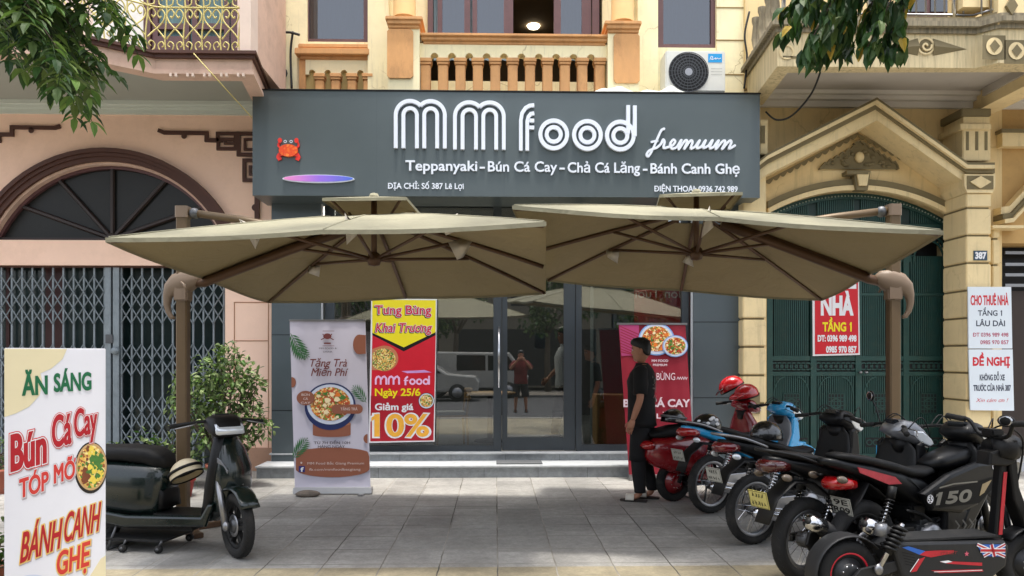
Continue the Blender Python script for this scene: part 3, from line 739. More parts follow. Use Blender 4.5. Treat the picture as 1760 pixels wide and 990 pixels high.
# french doors
m = MB()
for a, b in ((735, 744), (1018, 1030)): up(a, -150, b, 62, YC + .02, M_purple, YC + .12)
for a, b in ((752, 760), (798, 808), (812, 820), (866, 882), (952, 964), (1000, 1016)): up(a, -150, b, 62, YC + .05, M_purple, YC + .1)
fd = m.build('french_door', CH)
m = MB()
for a, b in ((760, 798), (820, 866), (964, 1000)): bx(m, a, -150, b, 61, YC + .07, YC + .075, M_bluepane)
m.build('pane', fd)
m = MB()
for a, b in ((744, 800), (806, 872), (962, 1004)):
    n = 24; vs = []
    for i in range(n + 1):
        x = X(a, YC) + (X(b, YC) - X(a, YC)) * i / n; y = YC + .15 + .015 * math.sin(i * 1.7); vs += [(x, y, Z(96, YC, a)), (x, y, Z(-150, YC, a))]
    m.add(vs, [(2 * i, 2 * i + 2, 2 * i + 3, 2 * i + 1) for i in range(n)], M_curt, True)
m.build('curtain', fd)
m = MB()                                                  # the room upstairs
x0, x1, z0, z1 = X(500, YC) , X(1240, YC), zsg - .3, 7.2
m.box((x0, YC + 3.5, z0), (x1, YC + 3.55, z1), mat('room_wall', (120, 104, 84), .9)); m.box((x0, YC + .26, z1), (x1, YC + 3.6, z1 + .05), MATS['room_wall']); m.box((x0, YC + .26, z0 - .05), (x1, YC + 3.6, z0), MATS['room_wall'])
m.box((x0 - .05, YC + .26, z0), (x0, YC + 3.6, z1), MATS['room_wall']); m.box((x1, YC + .26, z0), (x1 + .05, YC + 3.6, z1), MATS['room_wall'])
m.build('upper_room', CH)
m = MB(); yl_ = YC + 2.4; zc_ = z1 - .002; m.lathe([(0, zc_ - .03), (.09, zc_ - .03), (.11, zc_)], (X(917, yl_), yl_, 0), emit('warm_lamp', (255, 236, 200), 6)); m.build('ceiling_lamp', CH)
# ------------------------------------------------------------------ shopfront
YP, YG = 9.96, 10.14
zso = Z(352, YG, 880); zft = .262
for a, b in ((467, 551), (1192, 1275)): m = MB(); m.box((X(a, YP), YP, .1), (X(b, YP), YG + .2, zso + .1), M_grey); m.build('pilaster', CH)
m = MB(); 
for q in (575, 705): bx(m, 467, q, 551, q + .9, YP - .003, YP + .01, M_black); bx(m, 1192, q - 22, 1275, q - 21.1, YP - .003, YP + .01, M_black)
m.build('panel_joint', CH)
m = MB(); m.box((X(552, YG), YG - .14, zft), (X(558, YG), YG - .09, zso), M_led); m.build('light_strip', CH); m = MB(); m.box((X(1184, YG), YG - .14, zft), (X(1190, YG), YG - .09, zso), M_led); m.build('light_strip', CH)
m = MB()
def fr(p0, q0, p1, q1, d=.0): bx(m, p0, q0, p1, q1, YG - .03 - d, YG + .05, M_frame, .004)
zbp = Z(772, YG, 860)
fr(558, 340, 575, 776); fr(848, 340, 862, 776, .01); fr(990, 340, 1000, 776, .01); fr(1172, 340, 1184, 776)
fr(575, 766, 848, 776); fr(1000, 764, 1172, 775); fr(575, 420, 848, 430); fr(862, 420, 990, 430); fr(1000, 420, 1172, 430)
m.build('shop_frame', CH)
M_glass = glass_mat('shop_glass', (232, 238, 238), .82, refl=.14)
for a, b, q0, q1 in ((575, 848, 430, 766), (1000, 1172, 430, 764), (575, 848, 345, 420), (862, 990, 345, 420), (1000, 1172, 345, 420)):
    m = MB(); bx(m, a, q0, b, q1, YG + .005, YG + .015, M_glass); m.build('window_pane', CH)
m = MB()
def fd_(p0, q0, p1, q1): bx(m, p0, q0, p1, q1, YG - .022, YG + .03, M_frame, .004)
fd_(863, 431, 872, 774); fd_(969, 431, 989, 774); fd_(872, 752, 969, 774); fd_(872, 431, 969, 446)
door = m.build('glass_door', CH)
m = MB(); bx(m, 872, 446, 969, 752, YG, YG + .01, M_glass); m.build('pane', door)
m = MB(); hx = X(857.5, YG); m.tube([(hx, YG - .10, Z(562, YG, 858)), (hx, YG - .10, Z(666, YG, 858))], .017, M_chrome, n=10)
for q in (575, 652): m.tube([(hx, YG - .10, Z(q, YG, 858)), (hx, YG - .02, Z(q, YG, 858))], .009, M_chrome)
m.build('handle', door)
m = MB(); bx(m, 919, 572, 937, 599, YG + .018, YG + .02, mat('paper_notice', (120, 128, 130), .8)); m.build('notice', door)
# ceiling under the signboard
m = MB(); m.box((X(440, 9.5), 9.50, zso + .12), (X(1300, 9.5), YG + .1, zso + .14), M_frame)
m.build('soffit', CH)
m = MB(); xd, yd = X(733, 9.75), 9.75; m.lathe([(0, zso + .112), (.08, zso + .112), (.09, zso + .12)], (xd, yd, 0), M_led); m.build('downlight', CH)
# lamps in the shop ceiling
for x_, y_ in ((-2.2, 12.1), (1.8, 12.1), (-1.2, 13.6), (.9, 13.6)):
    m = MB(); m.lathe([(0, 3.87), (.25, 3.87), (.27, 3.899)], (x_, y_, 0), M_lamp if 'M_lamp' in globals() else globals().setdefault('M_lamp', emit('shop_lamp', (255, 244, 226), 26)), n=18); m.build('ceiling_lamp', CH)
# interior shell
M_in = mat('interior_wall', (60, 62, 64), .7); M_floor = mat('interior_floor', (96, 98, 100), .3)
xi0, xi1 = X(480, YG), X(1270, YG)
m = MB(); m.box((xi0, YG + .1, .2), (xi1, 16.5, zft - .002), M_floor); m.build('shop_floor', CH)
m = MB(); m.box((xi0, 16.5, .2), (xi1, 16.6, 4), M_in); m.box((xi0 - .1, YG + .26, .2), (xi0, 16.6, 4), M_in); m.box((xi1, YG + .26, .2), (xi1 + .1, 16.6, 4), M_in); m.box((xi0, YG + .26, 3.9), (xi1, 16.6, 4), M_in)
m.box((X(1020, 11.6), 11.6, zft), (X(1090, 11.6), 12.0, 3.9), mat('blue_grey_column', (108, 124, 130), .6))
m.build('shop_room', CH)
m = MB(); m.box((X(1060, 13), 13, 1.7), (X(1240, 13), 13.05, 3.5), mat('deep_red_wall', (150, 24, 34), .6)); M13 = pixM(1140, 520, 13); m.M = M13
m.text('Món Tươi', 1182, 1092, -512, 15, .004, mat('pale_print', (190, 170, 165), .6, var=.02), bold=.01); m.build('red_wall_panel', CH)
# ================================================================== RIGHT HOUSE
M_cr = cracked('cream_plaster', (224, 198, 146), (150, 126, 84), 1.4, .3)
M_cr2 = cracked('cream_stone_paint', (228, 206, 158), (160, 138, 98), 1.7, .22)
M_tp = mat('taupe_moulding', (120, 108, 78), .85, var=.1, scale=5)
M_must = mat('mustard_plaster', (190, 154, 98), .85, var=.07, scale=2, dirt=(120, 96, 60), damt=.4, dscale=1.5)
M_soff3 = mat('white_cornice', (214, 208, 198), .85, var=.04)
M_soff2 = mat('white_soffit', (184, 176, 166), .9, var=.05, scale=1.5, dirt=(130, 120, 112), damt=.5, dscale=.9)
M_fasc2 = mat('streaked_fascia', (214, 196, 154), .85, var=.14, scale=3, stretch=(9, 9, .6), dirt=(96, 80, 60), damt=.85, dscale=2.2)
M_streak = mat('weathered_coping', (136, 126, 104), .9, var=.4, scale=3, stretch=(9, 9, .5), dirt=(50, 44, 36), damt=.7, dscale=2)
M_gg = mat('dark_green_gate', (30, 66, 60), .5, .1, var=.14, scale=7, dirt=(96, 92, 72), damt=.3, dscale=9)
YR, YF = 10.2, 9.68
RH = thing('villa', (X(1480, YR), YR, 0), 'cream house with gabled pediment over a tall dark green arched gate', 'house', world=True)
ka = (X(1530, YR) - X(1430, YR)) / 100; kq = (Z(300, YR, 1480) - Z(400, YR, 1480)) / 100
ca = (X(1472, YR), Z(328 + 307, YR, 1480))
def arc2(r, n=26, xa=1318, xb=1640):
    a1 = math.acos(max(-1, (xa - 1472) / r)); a0 = math.acos((xb - 1472) / r)
    return [(ca[0] + r * ka * math.cos(a0 + (a1 - a0) * i / n), ca[1] + r * kq * math.sin(a0 + (a1 - a0) * i / n)) for i in range(n + 1)]
m = MB()
a = arc2(307); gx0_, gx1_ = a[-1][0], a[0][0]
xl_, xr_ = X(1281, YR), X(1722, YR); ztp = Z(158, YR, 1480)
m.prism([(xl_, 0), (gx0_, 0)] + a[::-1] + [(gx1_, 0), (xr_, 0), (xr_, ztp), (xl_, ztp)], YR, YR + .4, M_cr)
m.box((xr_, YR, Z(418, YR, 1740)), (X(2150, YR), YR + .4, ztp), M_must); m.box((X(1925, YR), YR, 0), (X(2150, YR), YR + .4, Z(418, YR, 1740)), M_cr)
zu2 = Z(50, 8.79, 1500)
m.box((xl_, YR, zu2 - .2), (X(1540, YR), YR + .3, 8.3), M_cr); m.box((X(1650, YR), YR, zu2 - .2), (X(2150, YR), YR + .3, 8.3), M_cr); m.box((X(1540, YR), YR, 8.0), (X(1650, YR), YR + .3, 8.3), M_cr)
m.box((xl_, YR + .4, 0), (X(2150, YR), YR + .43, ztp), M_dark)
m.box((xl_, YR + .3, zu2 - .2), (X(2150, YR), YR + .33, 8.3), M_dark)
m.build('wall', RH)
# pilasters with block joints
def pil(p0, p1, q0, Yf, joints, name='pilaster'):
    m = MB(); c = (p0 + p1) / 2; qs = [q0] + joints + [None]
    for i in range(len(qs) - 1):
        z1_ = Z(qs[i] + (1 if i else 0), Yf, c); z0_ = 0 if qs[i + 1] is None else Z(qs[i + 1] - 2.2, Yf, c)
        if z1_ > z0_: m.box((X(p0, Yf), Yf, z0_), (X(p1, Yf), YR - .001, z1_), M_cr2, .012)
    m.box((X(p0, Yf) + .02, Yf + .025, 0), (X(p1, Yf) - .02, YR - .001, Z(q0, Yf, c) - .01), M_tp)
    return m
J = [358 + 47.3 * i for i in range(9)]
m = pil(1661, 1704, 332, YF, J); m.prism(wpoly([(1661, 332), (1656, 320), (1656, 300), (1709, 300), (1709, 320), (1704, 332)], YF, 1682), YF - .02, YR - .002, M_cr2)
m.box((X(1660, YF), YF - .03, Z(326, YF, 1682)), (X(1705, YF), YF - .021, Z(303, YF, 1682)), M_tp)
m.prism(wpoly([(1682, 304), (1700, 314), (1682, 325), (1664, 314)], YF, 1682), YF - .05, YF - .031, M_cr2)
m.build('pilaster', RH)
m = pil(1277, 1317, 290, YF + .1, [500, 548.5, 597, 646, 694, 742]); 
m.box((X(1283, YF), YF + .08, Z(712, YF, 1296)), (X(1310, YF), YF + .1, Z(675, YF, 1296)), M_tp)
m.build('pilaster', RH)
m = pil(1706, 1719, 388, YR - .12, [411, 456, 503, 550, 598, 645, 692]); m.build('pilaster', RH)
m = MB()                                                  # corbel block over the right pilaster
bx(m, 1655, 222, 1703, 276, YF + .06, YR - .001, M_cr2, .01); bx(m, 1651, 212, 1704, 222, YF + .02, YR - .001, M_cr2, .008); bx(m, 1656, 200, 1701, 212, YF + .08, YR - .001, M_cr2); bx(m, 1653, 186, 1704, 199, YF + .04, YR - .001, M_tp, .008)
for u in (1661, 1677, 1693): bx(m, u, 226, u + 4.5, 258, YF + .052, YF + .061, M_tp)
m.build('corbel', RH)
m = MB(); bx(m, 1306, 205, 1320, 265, YF + .06, YR - .001, M_cr2, .01); bx(m, 1308, 216, 1315, 246, YF + .05, YF + .061, M_tp); m.build('corbel', RH)
# pediment: raking cornice standing well in front of the wall
m = MB(); mm = pixM(1500, 230, YF); 
base = [(1306, 275), (1320, 264), (1507.5, 167), (1664, 278), (1710, 278)]
def band(d0, d1, Yf, mt):
    def sh(d): return [(base[0][0], base[0][1] + d), (base[1][0] , base[1][1] + d), (base[2][0], base[2][1] + d * 1.1), (base[3][0] - d * .1, base[3][1] + d), (base[4][0], base[4][1] + d)]
    up_, lo_ = sh(d0), sh(d1)
    m.prism([(X(u, Yf), Z(v, Yf, 1500)) for u, v in up_ + lo_[::-1]], Yf, YR - .001, mt)
band(0, 4, YF - .04, M_tp); band(4, 10, YF - .06, M_cr2); band(10, 18, YF - .01, M_tp); band(18, 36, YF + .03, M_cr2)
m.build('pediment', RH)
# tympanum ornament
m = MB(pixM(1475, 280, YR))
def scal(x0, y0, x1, y1, n):
    up_ = [(x0, y0), (x1, y1)]; lo = []
    for i in range(n):
        for k in range(7):
            t = (i + k / 6) / n; lo.append((x0 + (x1 - x0) * t, y0 + (y1 - y0) * t + 4 + 5 * math.sin(math.pi * k / 6)))
    m.add([(a_, -b_, .03) for a_, b_ in up_] + [(a_, -b_, .03) for a_, b_ in lo[::-1]], [tuple(range(2 + len(lo)))], M_tp)
scal(1316, 312, 1472, 229, 13); scal(1472, 229, 1640, 316, 13)
o = [(1406, 292)]
random.seed(3)
for i in range(13): o.append((1410 + i * 5, 289 - i * 3.0 - (4 if i % 2 else 0)))
o += [(1466, 248), (1474, 243), (1482, 248)]
for i in range(13): o.append((1482 + i * 4.8, 250 + i * 3.0 - (4 if i % 2 else 0)))
o += [(1541, 292)]
m.stroke([(a_, -b_) for a_, b_ in o], 2.5, .06, M_tp, depth=.06)
m.flat(pp(o), .035, M_tp)
for i in range(22):
    t = random.uniform(-1, 1); x = 1474 + t * 54; y = 288 - (1 - abs(t)) * random.uniform(4, 34)
    m.M = pixM(1475, 280, YR); m.ell((x, -y, .03), (random.uniform(3, 6), random.uniform(2.5, 4), .04), M_tp, 8, 5)
m.ell((1474, -272, .05), (8, 10, .05), M_cr2, 12, 6)
m.build('relief_ornament', RH)
m = MB()
a, b = arc2(326), arc2(316); m.prism(a + b[::-1], YR - .05, YR - .001, M_tp); a, b = arc2(315), arc2(307); m.prism(a + b[::-1], YR - .07, YR + .15, M_cr2)
m.build('arch_moulding', RH)
m = MB(); m.prism(wpoly([(1460, 297), (1489, 297), (1484, 330), (1465, 330)], YR, 1475), YR - .12, YR - .001, M_tp); m.prism(wpoly([(1464, 301), (1485, 301), (1481, 323), (1468, 323)], YR, 1475), YR - .15, YR - .121, M_cr2); bx(m, 1456, 293, 1493, 299, YR - .16, YR - .001, M_tp); m.build('keystone', RH)
# gate
YQ = YR + .16; m = MB(); mm = pixM(1480, 550, YQ)
def gb(p0, q0, p1, q1, d=.02, mt=None): bx(m, p0, q0, p1, q1, YQ - d, YQ + .03, mt or M_gg, 0, 1480)
edges = [1322, 1397, 1474, 1556, 1634]
zq = lambda q: Z(q, YQ, 1480)
a = arc2(309); b = arc2(297); m.prism(a + b[::-1], YQ - .03, YQ + .04, M_gg)
for i in range(60):                                        # row of small studs along the arch
    t = i / 59; p = arc2(302)[int(t * 26)]; q = arc2(302)[min(26, int(t * 26) + 1)]; f_ = t * 26 - int(t * 26)
    m.ell((p[0] + (q[0] - p[0]) * f_, YQ - .03, p[1] + (q[1] - p[1]) * f_), (.012, .012, .012), mat('pale_stud', (150, 160, 150), .4), 6, 4)
for e in edges: m.box((X(e - 5, YQ), YQ - .03, 0), (X(e + 5, YQ), YQ + .03, zq(392)), M_gg)
m.box((X(1318, YQ), YQ - .035, zq(395)), (X(1640, YQ), YQ + .03, zq(386)), M_gg)
for q0, q1 in ((504, 508), (612, 620), (639, 646)): gb(1322, q0, 1634, q1)
gb(1322, 780, 1634, 800)
M_gsheet = mat('gate_sheet', (20, 46, 42), .55, var=.15)
x = X(1324, YQ); px_ = 1324
while px_ < 1633:                                          # vertical ribs
    px_ += 3.55
    if min(abs(px_ - e) for e in edges) < 6: continue
    xx = X(px_, YQ); w = .0085
    m.box((xx - w, YQ - .012, zq(612)), (xx + w, YQ + .01, zq(440)), M_gg); m.box((xx - w, YQ - .012, 0.05), (xx + w, YQ + .01, zq(646)), M_gg)
    dxp = px_ - 1472; ya = 635 - math.sqrt(max(0, 297 ** 2 - dxp ** 2)); m.box((xx - w, YQ - .012, zq(388)), (xx + w, YQ + .01, zq(ya)), M_gg)
m.box((X(1322, YQ), YQ + .012, .05), (X(1634, YQ), YQ + .02, zq(612)), M_gsheet) ; m.box((X(1322, YQ), YQ + .012, zq(450)), (X(1634, YQ), YQ + .02, zq(449)), M_gsheet)
m.prism([(p[0], p[1]) for p in arc2(300)] + [(gx0_, zq(392)), (gx1_, zq(392))], YQ + .014, YQ + .02, M_gsheet)
m.M = mm
for i in range(4):
    c = (edges[i] + edges[i + 1]) / 2; h = 33
    m.flat([(c - h, -395), (c + h, -395), (c + h, -452)] + [(c + h * math.cos(R(t)), -452 + 42 * math.sin(R(t))) for t in range(0, 181, 15)] + [(c - h, -452)], .006, M_dark)
    for r in (1, .8): m.stroke([(c + 33 * r * math.cos(R(t)), -450 + 46 * r * math.sin(R(t))) for t in range(0, 181, 12)], 2.5, .03, M_gg, depth=.02)
    for t in range(12, 180, 14): m.stroke([(c + 27 * math.cos(R(t)), -450 + 37 * math.sin(R(t))), (c + 33 * math.cos(R(t)), -450 + 46 * math.sin(R(t)))], 1.6, .03, M_gg, depth=.02)
    for k in range(3):
        sx_ = c - 24 + 24 * k; m.stroke([(sx_ + (2 + t * .5) * math.cos(t), -404 + (2 + t * .5) * math.sin(t)) for t in [j * .7 for j in range(14)]], 1.6, .03, M_gg, depth=.02)
    m.rect(edges[i] + 6, -637, edges[i + 1] - 6, -622, .008, M_dark)
    n = 8
    for k in range(n):                                     # chain of rings
        m.ring(edges[i] + 9 + k * (edges[i + 1] - edges[i] - 18) / (n - 1), -629.5, 4.6, 7.0, .022, M_gg, 14)
    for sg in (-1, 1): m.stroke(arcpts(c + sg * 10, -680, 20, 32, 90 - sg * 90, 90, 8), 2, .02, M_gg, depth=.015)
    m.rect(c - 14, -711, c + 14, -676, .014, M_dark); 
    for k in range(6): m.rect(c - 14 + k * 5.4, -711, c - 12.4 + k * 5.4, -676, .02, M_gg); m.rect(c - 14, -711 + k * 6.7, c + 14, -709.2 + k * 6.7, .02, M_gg)
    m.ring(c, -693.5, 7, 9.5, .024, M_gg, 14); m.ring(c, -693.5, 3, 4.5, .024, M_gg, 10)
    m.rect(c - 28, -768, c + 28, -752, .014, M_dark)
    for k in range(5): m.ring(c - 22 + k * 11, -760, 3.5, 5.5, .022, M_gg, 12); 
gate = m.build('arched_gate', RH)
for px_ in (1474, 1484): m = MB(); m.ell((X(px_, YQ), YQ - .08, zq(640)), (.028, .035, .02), M_alu); m.build('handle', gate)
# balcony
YBf = 8.79; zb0 = 5.0
m = MB(); pl = [(X(1336, YBf), YBf), (X(1676, YBf), YBf), (X(1700, YBf), YBf - .16), (X(2100, YBf), YBf - .16)]
def sl2(d, z0, z1, mt): m.prism([(x - (d if i == 0 else 0), y - d) for i, (x, y) in enumerate(pl)] + [(X(2100, YBf), YR - .002), (pl[0][0] + .12 - d, YR - .002)], z0, z1, mt, axis='z')
sl2(0, zb0 + .18, zb0 + .40, M_fasc2)
pf = [(x, y) for x, y in pl]; m.prism(pf + [(pl[-1][0], pl[-1][1] + .2), (pl[0][0] + .2, pl[0][1] + .2), (pl[0][0] + .32, YR - .003), (pl[0][0] + .12, YR - .003)], zb0, zb0 + .1795, M_fasc2, axis='z')
sl2(.03, zb0 + .40, zb0 + .46, M_streak); sl2(.09, zb0 + .46, zb0 + .52, M_streak); sl2(.05, zb0 + .52, zb0 + .57, M_streak); sl2(.02, zb0 + .57, zb0 + .60, M_tp)
m.prism([(x + (.12 if i == 0 else 0), y + .12) for i, (x, y) in enumerate(pl)] + [(X(2100, YBf), YR - .01), (pl[0][0] + .3, YR - .01)], zb0 + .165, zb0 + .1792, M_soff2, axis='z')
m.build('balcony_slab', RH)
m = MB(pixM(1590, 82, YBf))
m.M = pixM(1590, 82, YBf)
for sg in (-1, 1):
    m.add([(1590 + sg * 13, -66, .002), (1590 + sg * 72, -84, .002), (1590 + sg * 13, -96, .002), (1590 + sg * 13, -82, .05)], [(0, 1, 3), (1, 2, 3), (2, 0, 3)] if sg < 0 else [(0, 3, 1), (1, 3, 2), (2, 3, 0)], M_tp)
m.ring(1590, -80, 12, 15, .02, M_cr2, 24); m.disc(1590, -80, 12, 12, .008, M_tp)
m.stroke([(1590 + (1 + t * 1.4) * math.cos(t), -80 + (1 + t * 1.4) * math.sin(t)) for t in [j * .5 for j in range(14)]], 3, .03, M_cr2, depth=.02)
m.build('relief_ornament', RH)
for cx_, cy_, p in ((1708, 80, 1705), (1746, 88, 1745)):
    m = MB(pixM(p, 82, YBf - .16)); m.rect(cx_ - 20, -cy_ - 22, cx_ + 20, -cy_ + 19, .004, M_tp)
    m.disc(cx_, -cy_, 14, 15, .012, M_cr2); m.flat([(cx_ - 9, -cy_), (cx_, -cy_ - 11), (cx_ + 9, -cy_), (cx_, -cy_ + 11)], .02, M_tp); m.build('relief_ornament', RH)
m = MB(pixM(1390, 90, YBf)); m.ring(1352, -90, 10, 13, .01, M_cr2); m.stroke(pp([(1345, 98), (1400, 100), (1430, 92), (1460, 94)]), 3, .01, M_tp, depth=.01); m.build('relief_ornament', RH)
m = MB(); z0 = zb0 + .60
def rl(h, r): m.tube([(x, y + .06, z0 + h) for x, y in pl], r, M_alu, n=8)
rl(.06, .014); rl(.9, .03)
for i in range(34):
    x = pl[0][0] + .1 + i * .115; y = YBf + .06 if x < X(1676, YBf) else YBf - .1
    m.tube([(x, y, z0), (x, y, z0 + .9)], .011 if i % 9 else .028, M_alu if i % 9 else M_chrome, n=8)
m.build('balcony_railing', RH)
for i in range(4):
    m = MB(); t = .12 + i * .24; x = pl[0][0] + .06 + .1 * t; y = YBf + .1 + t * 1.25
    m.lathe([(.06, 0), (.06, .05), (.03, .08), (.055, .22), (.035, .4), (.05, .45), (.05, .5)], (x, y, z0), M_streak, n=12); m.build('baluster', RH)
m = MB(); bx(m, 1655, 12, 1700, -100, YBf - .05, YBf + .25, M_cr2); m.prism(wpoly([(1736, -5), (1746, 12), (1736, 28), (1726, 12)], 8.6, 1736), 8.56, 8.6, M_tp); bx(m, 1716, 42, 1762, -100, 8.601, 8.9, M_cr2); m.build('balcony_parapet', RH)
m = MB(); bx(m, 1546, -100, 1640, 60, YR + .02, YR + .1, M_purple); d_ = m.build('balcony_door', RH)
m = MB(); bx(m, 1560, -100, 1590, 20, YR - .0, YR + .018, M_tealglass); bx(m, 1600, -100, 1630, 20, YR, YR + .018, M_tealglass); m.build('pane', d_)
m = MB()
for d, a, b in ((.22, 0, -.05), (.14, -.05, -.10), (.06, -.10, -.18)): m.box((X(1300, YR), YR - d, zb0 + .163 + a), (X(2100, YR), YR - .001, zb0 + .163 + b), M_soff3)
m.build('cornice', RH)
m = MB(); m.box((X(1668, YR), 8.95, zb0 - .08), (X(1706, YR), YR - .002, zb0 + .164), M_cr2); m.box((X(1664, YR), 8.95, zb0 + .06), (X(1710, YR), YR - .3, zb0 + .163), M_soff2); m.build('beam', RH)
# start of the next bay at the right edge
m = MB()
bx(m, 1723, 228, 1960, 252, YR - .12, YR - .001, M_cr2); bx(m, 1722, 222, 1960, 228, YR - .14, YR - .001, M_tp)
for o_, w_, mt, d in ((0, 12, M_cr2, .16), (13, 8, M_tp, .2), (22, 7, M_cr2, .24)):
    pts = [(1707, 360 + o_), (1722, 358 + o_), (1770, 306 + o_), (1840, 240 + o_)]
    m.prism([(X(u, YR), Z(v, YR, 1740)) for u, v in pts + [(u, v + w_) for u, v in pts[::-1]]], YR - d, YR - .001, mt)
bx(m, 1706, 387, 1760, 392, YR - .22, YR - .001, M_cr2)
m.build('pediment', RH)
m = MB(); Yk = YR + .25
for q in (432, 452, 470, 488): bx(m, 1728, q, 1925, q + 5, Yk, Yk + .03, M_alu)
bx(m, 1722, 500, 1925, 800, Yk + .1, Yk + .12, mat('brown_shutter', (52, 40, 34), .6)); m.build('shutter', RH)
m = MB(); m.box((X(1725, YR), YR - .35, -.01), (X(1925, YR), YR + .4, .12), M_granite_top); m.build('doorstep', RH)
# ================================================================== SIGNBOARD
YS = 9.47
M_board = mat('slate_grey_sheet', (84, 93, 95), .35, .25, var=.05, scale=1.5)
M_acr = mat('white_acrylic', (222, 228, 238), .3, var=.015)
SB = thing('signboard', (X(870, YS), YS, Z(340, YS, 870)), 'long dark grey shop signboard with raised white lettering', 'sign', world=True)
m = MB(); zt0, zt1 = Z(338, YS, 870), Z(156, YS, 870); xs0, xs1 = X(434, YS), X(1306, YS)
m.box((xs0, YS, zt0), (xs1, 10.1, zt1 - .02), M_board); m.box((xs0 - .012, YS - .012, zt1 - .02), (xs1 + .012, 10.1, zt1), M_black, .004)
m.build('board', SB)
for u in (647, 866, 1086): m = MB(); bx(m, u, 158, u + .8, 336, YS - .0012, YS + .001, mat('seam', (74, 82, 86), .5)); m.build('seam', SB)
PM = pixM(870, 246, YS); D = .045
m = MB(PM)
def leg_arch(xa, xb, yb, top, xend=None):
    r = (xb - xa) / 2; cx_ = (xa + xb) / 2; cy_ = top + r
    if xend is None: pts = [(xa, yb)] + [(cx_ + r * math.cos(R(t)), cy_ - r * math.sin(R(t))) for t in range(180, -1, -10)] + [(xb, yb)]
    elif xend > cx_: pts = [(xa, yb)] + [q for q in [(cx_ + r * math.cos(R(t)), cy_ - r * math.sin(R(t))) for t in range(180, -1, -6)] if q[0] <= xend]
    else: pts = [q for q in [(cx_ + r * math.cos(R(t)), cy_ - r * math.sin(R(t))) for t in range(180, -1, -6)] if q[0] >= xend] + [(xb, yb)]
    return pp(pts)
for ox, oy in ((0, 0), (100.8, 1.6)):
    S = lambda pts: [(a + ox, b - oy) for a, b in pts]
    m.stroke(S(leg_arch(681.5, 730, 257, 176.5, 724)), 6.4, D, M_acr, depth=D); m.stroke(S(leg_arch(717, 765, 257, 176.5, 722.5)), 6.4, D - .0015, M_acr, depth=D)
    m.stroke(S(leg_arch(694.5, 717.5, 257, 189)), 6.4, D, M_acr, depth=D); m.stroke(S(leg_arch(730, 752, 257, 189)), 6.4, D, M_acr, depth=D)
for pts in ([(895, 260), (895, 208), (897, 196), (903, 187), (910, 183), (918, 182)], [(906, 260), (906, 210), (908, 202), (912, 197), (918, 196)]): m.stroke(pp(bez(pts, 4) if False else pts), 6.2, D, M_acr, depth=D)
for q in (208.5, 220.5): m.stroke(pp([(909.5, q), (918, q)]), 6.2, D, M_acr, depth=D)
def oring(cx_, cy_):
    for r0, r1 in ((19.6, 26.4), (8.8, 15.4)):
        n = 36; vs = []
        for i in range(n):
            t = 2 * math.pi * i / n; c, d = math.cos(t), math.sin(t)
            vs += [(cx_ + r0 * c, -cy_ + r0 * 1.03 * d, D), (cx_ + r1 * c, -cy_ + r1 * 1.03 * d, D), (cx_ + r0 * c, -cy_ + r0 * 1.03 * d, 0), (cx_ + r1 * c, -cy_ + r1 * 1.03 * d, 0)]
        fs = []
        for i in range(n):
            a, b = 4 * i, 4 * ((i + 1) % n); fs += [(a, a + 1, b + 1, b), (a + 1, a + 3, b + 3, b + 1), (a, b, b + 2, a + 2)]
        m.add(vs, fs, M_acr)
oring(951.4, 232); oring(1009.3, 232.6); oring(1066, 233.2)
m.stroke(pp([(1079.5, 181), (1079.5, 230)]), 6.4, D + .001, M_acr, depth=D); m.stroke(pp([(1091, 181.5), (1091, 234)]), 6.4, D + .001, M_acr, depth=D)
m.build('shop_name', SB)
m = MB(PM)
fz = [(717, 636), (706, 644), (696, 680), (684, 725), (672, 752), (663, 745), (672, 728), (700, 716), (716, 700), (722, 682), (730, 692), (731, 716), (748, 714), (768, 706), (776, 690), (766, 683), (757, 700), (768, 720), (788, 712), (802, 684), (798, 722), (818, 687), (828, 690), (822, 720), (842, 687), (852, 692), (850, 718), (868, 710), (882, 685), (876, 716), (895, 710), (908, 685), (904, 715), (925, 706), (938, 684), (933, 716), (950, 710), (965, 685), (960, 720), (985, 687), (995, 692), (988, 720), (1012, 687), (1022, 692), (1018, 718), (1040, 706)]
cv = bez([((x - 663) * 422 / 377 + 663, y) for x, y in fz], 7)
for i, p in enumerate(cv):                                 # drawn as a round brush, each dab a hair above the last
    u, v = 880 + (p.x + (716 - p.y) * .22) / 2.83, -(716 + (p.y - 716) * 1.15) / 2.83; k = 10; rr = 2.1
    q = [(u + rr * math.cos(6.2832 * j / k), v + rr * math.sin(6.2832 * j / k)) for j in range(k)]
    m.add([(a_, b_, .028 + i * .00004) for a_, b_ in q] + [(a_, b_, 0) for a_, b_ in q], [tuple(range(k))] + [(j, j + k, (j + 1) % k + k, (j + 1) % k) for j in range(k)], M_acr)
m.stroke(pp([(1119, 243.5), (1132, 240.5)]), 3.6, .027, M_acr, depth=.03)
m.build('script_word', SB)
m = MB(PM); a = ['Teppanyaki', '-', 'Bún Cá Cay', '-', 'Chả Cá Lăng', '-', 'Bánh Canh Ghẹ']
for t, x0, x1, bl in (('Teppanyaki', 698, 820, 294.5), ('-', 825, 833, 294.6), ('Bún Cá Cay', 839, 957, 295.2), ('-', 962, 970, 295.4), ('Chả Cá Lăng', 976, 1100, 296.2), ('-', 1106, 1113, 296.6), ('Bánh Canh Ghẹ', 1119, 1273, 297)):
    m.text(t, x0, x1, -bl, 17, .022, M_acr, bold=.018, depth=.022, res=3)
m.build('menu_line', SB)
m = MB(PM); m.text('ĐỊA CHỈ: Số 387 Lê Lợi', 668, 797, -325.5, 9.6, .012, M_acr, bold=.02, depth=.012, res=3); m.text('ĐIỆN THOẠI: 0936 742 989', 1126, 1270, -328, 9.6, .012, M_acr, bold=.02, depth=.012, res=3)
m.build('address_line', SB)
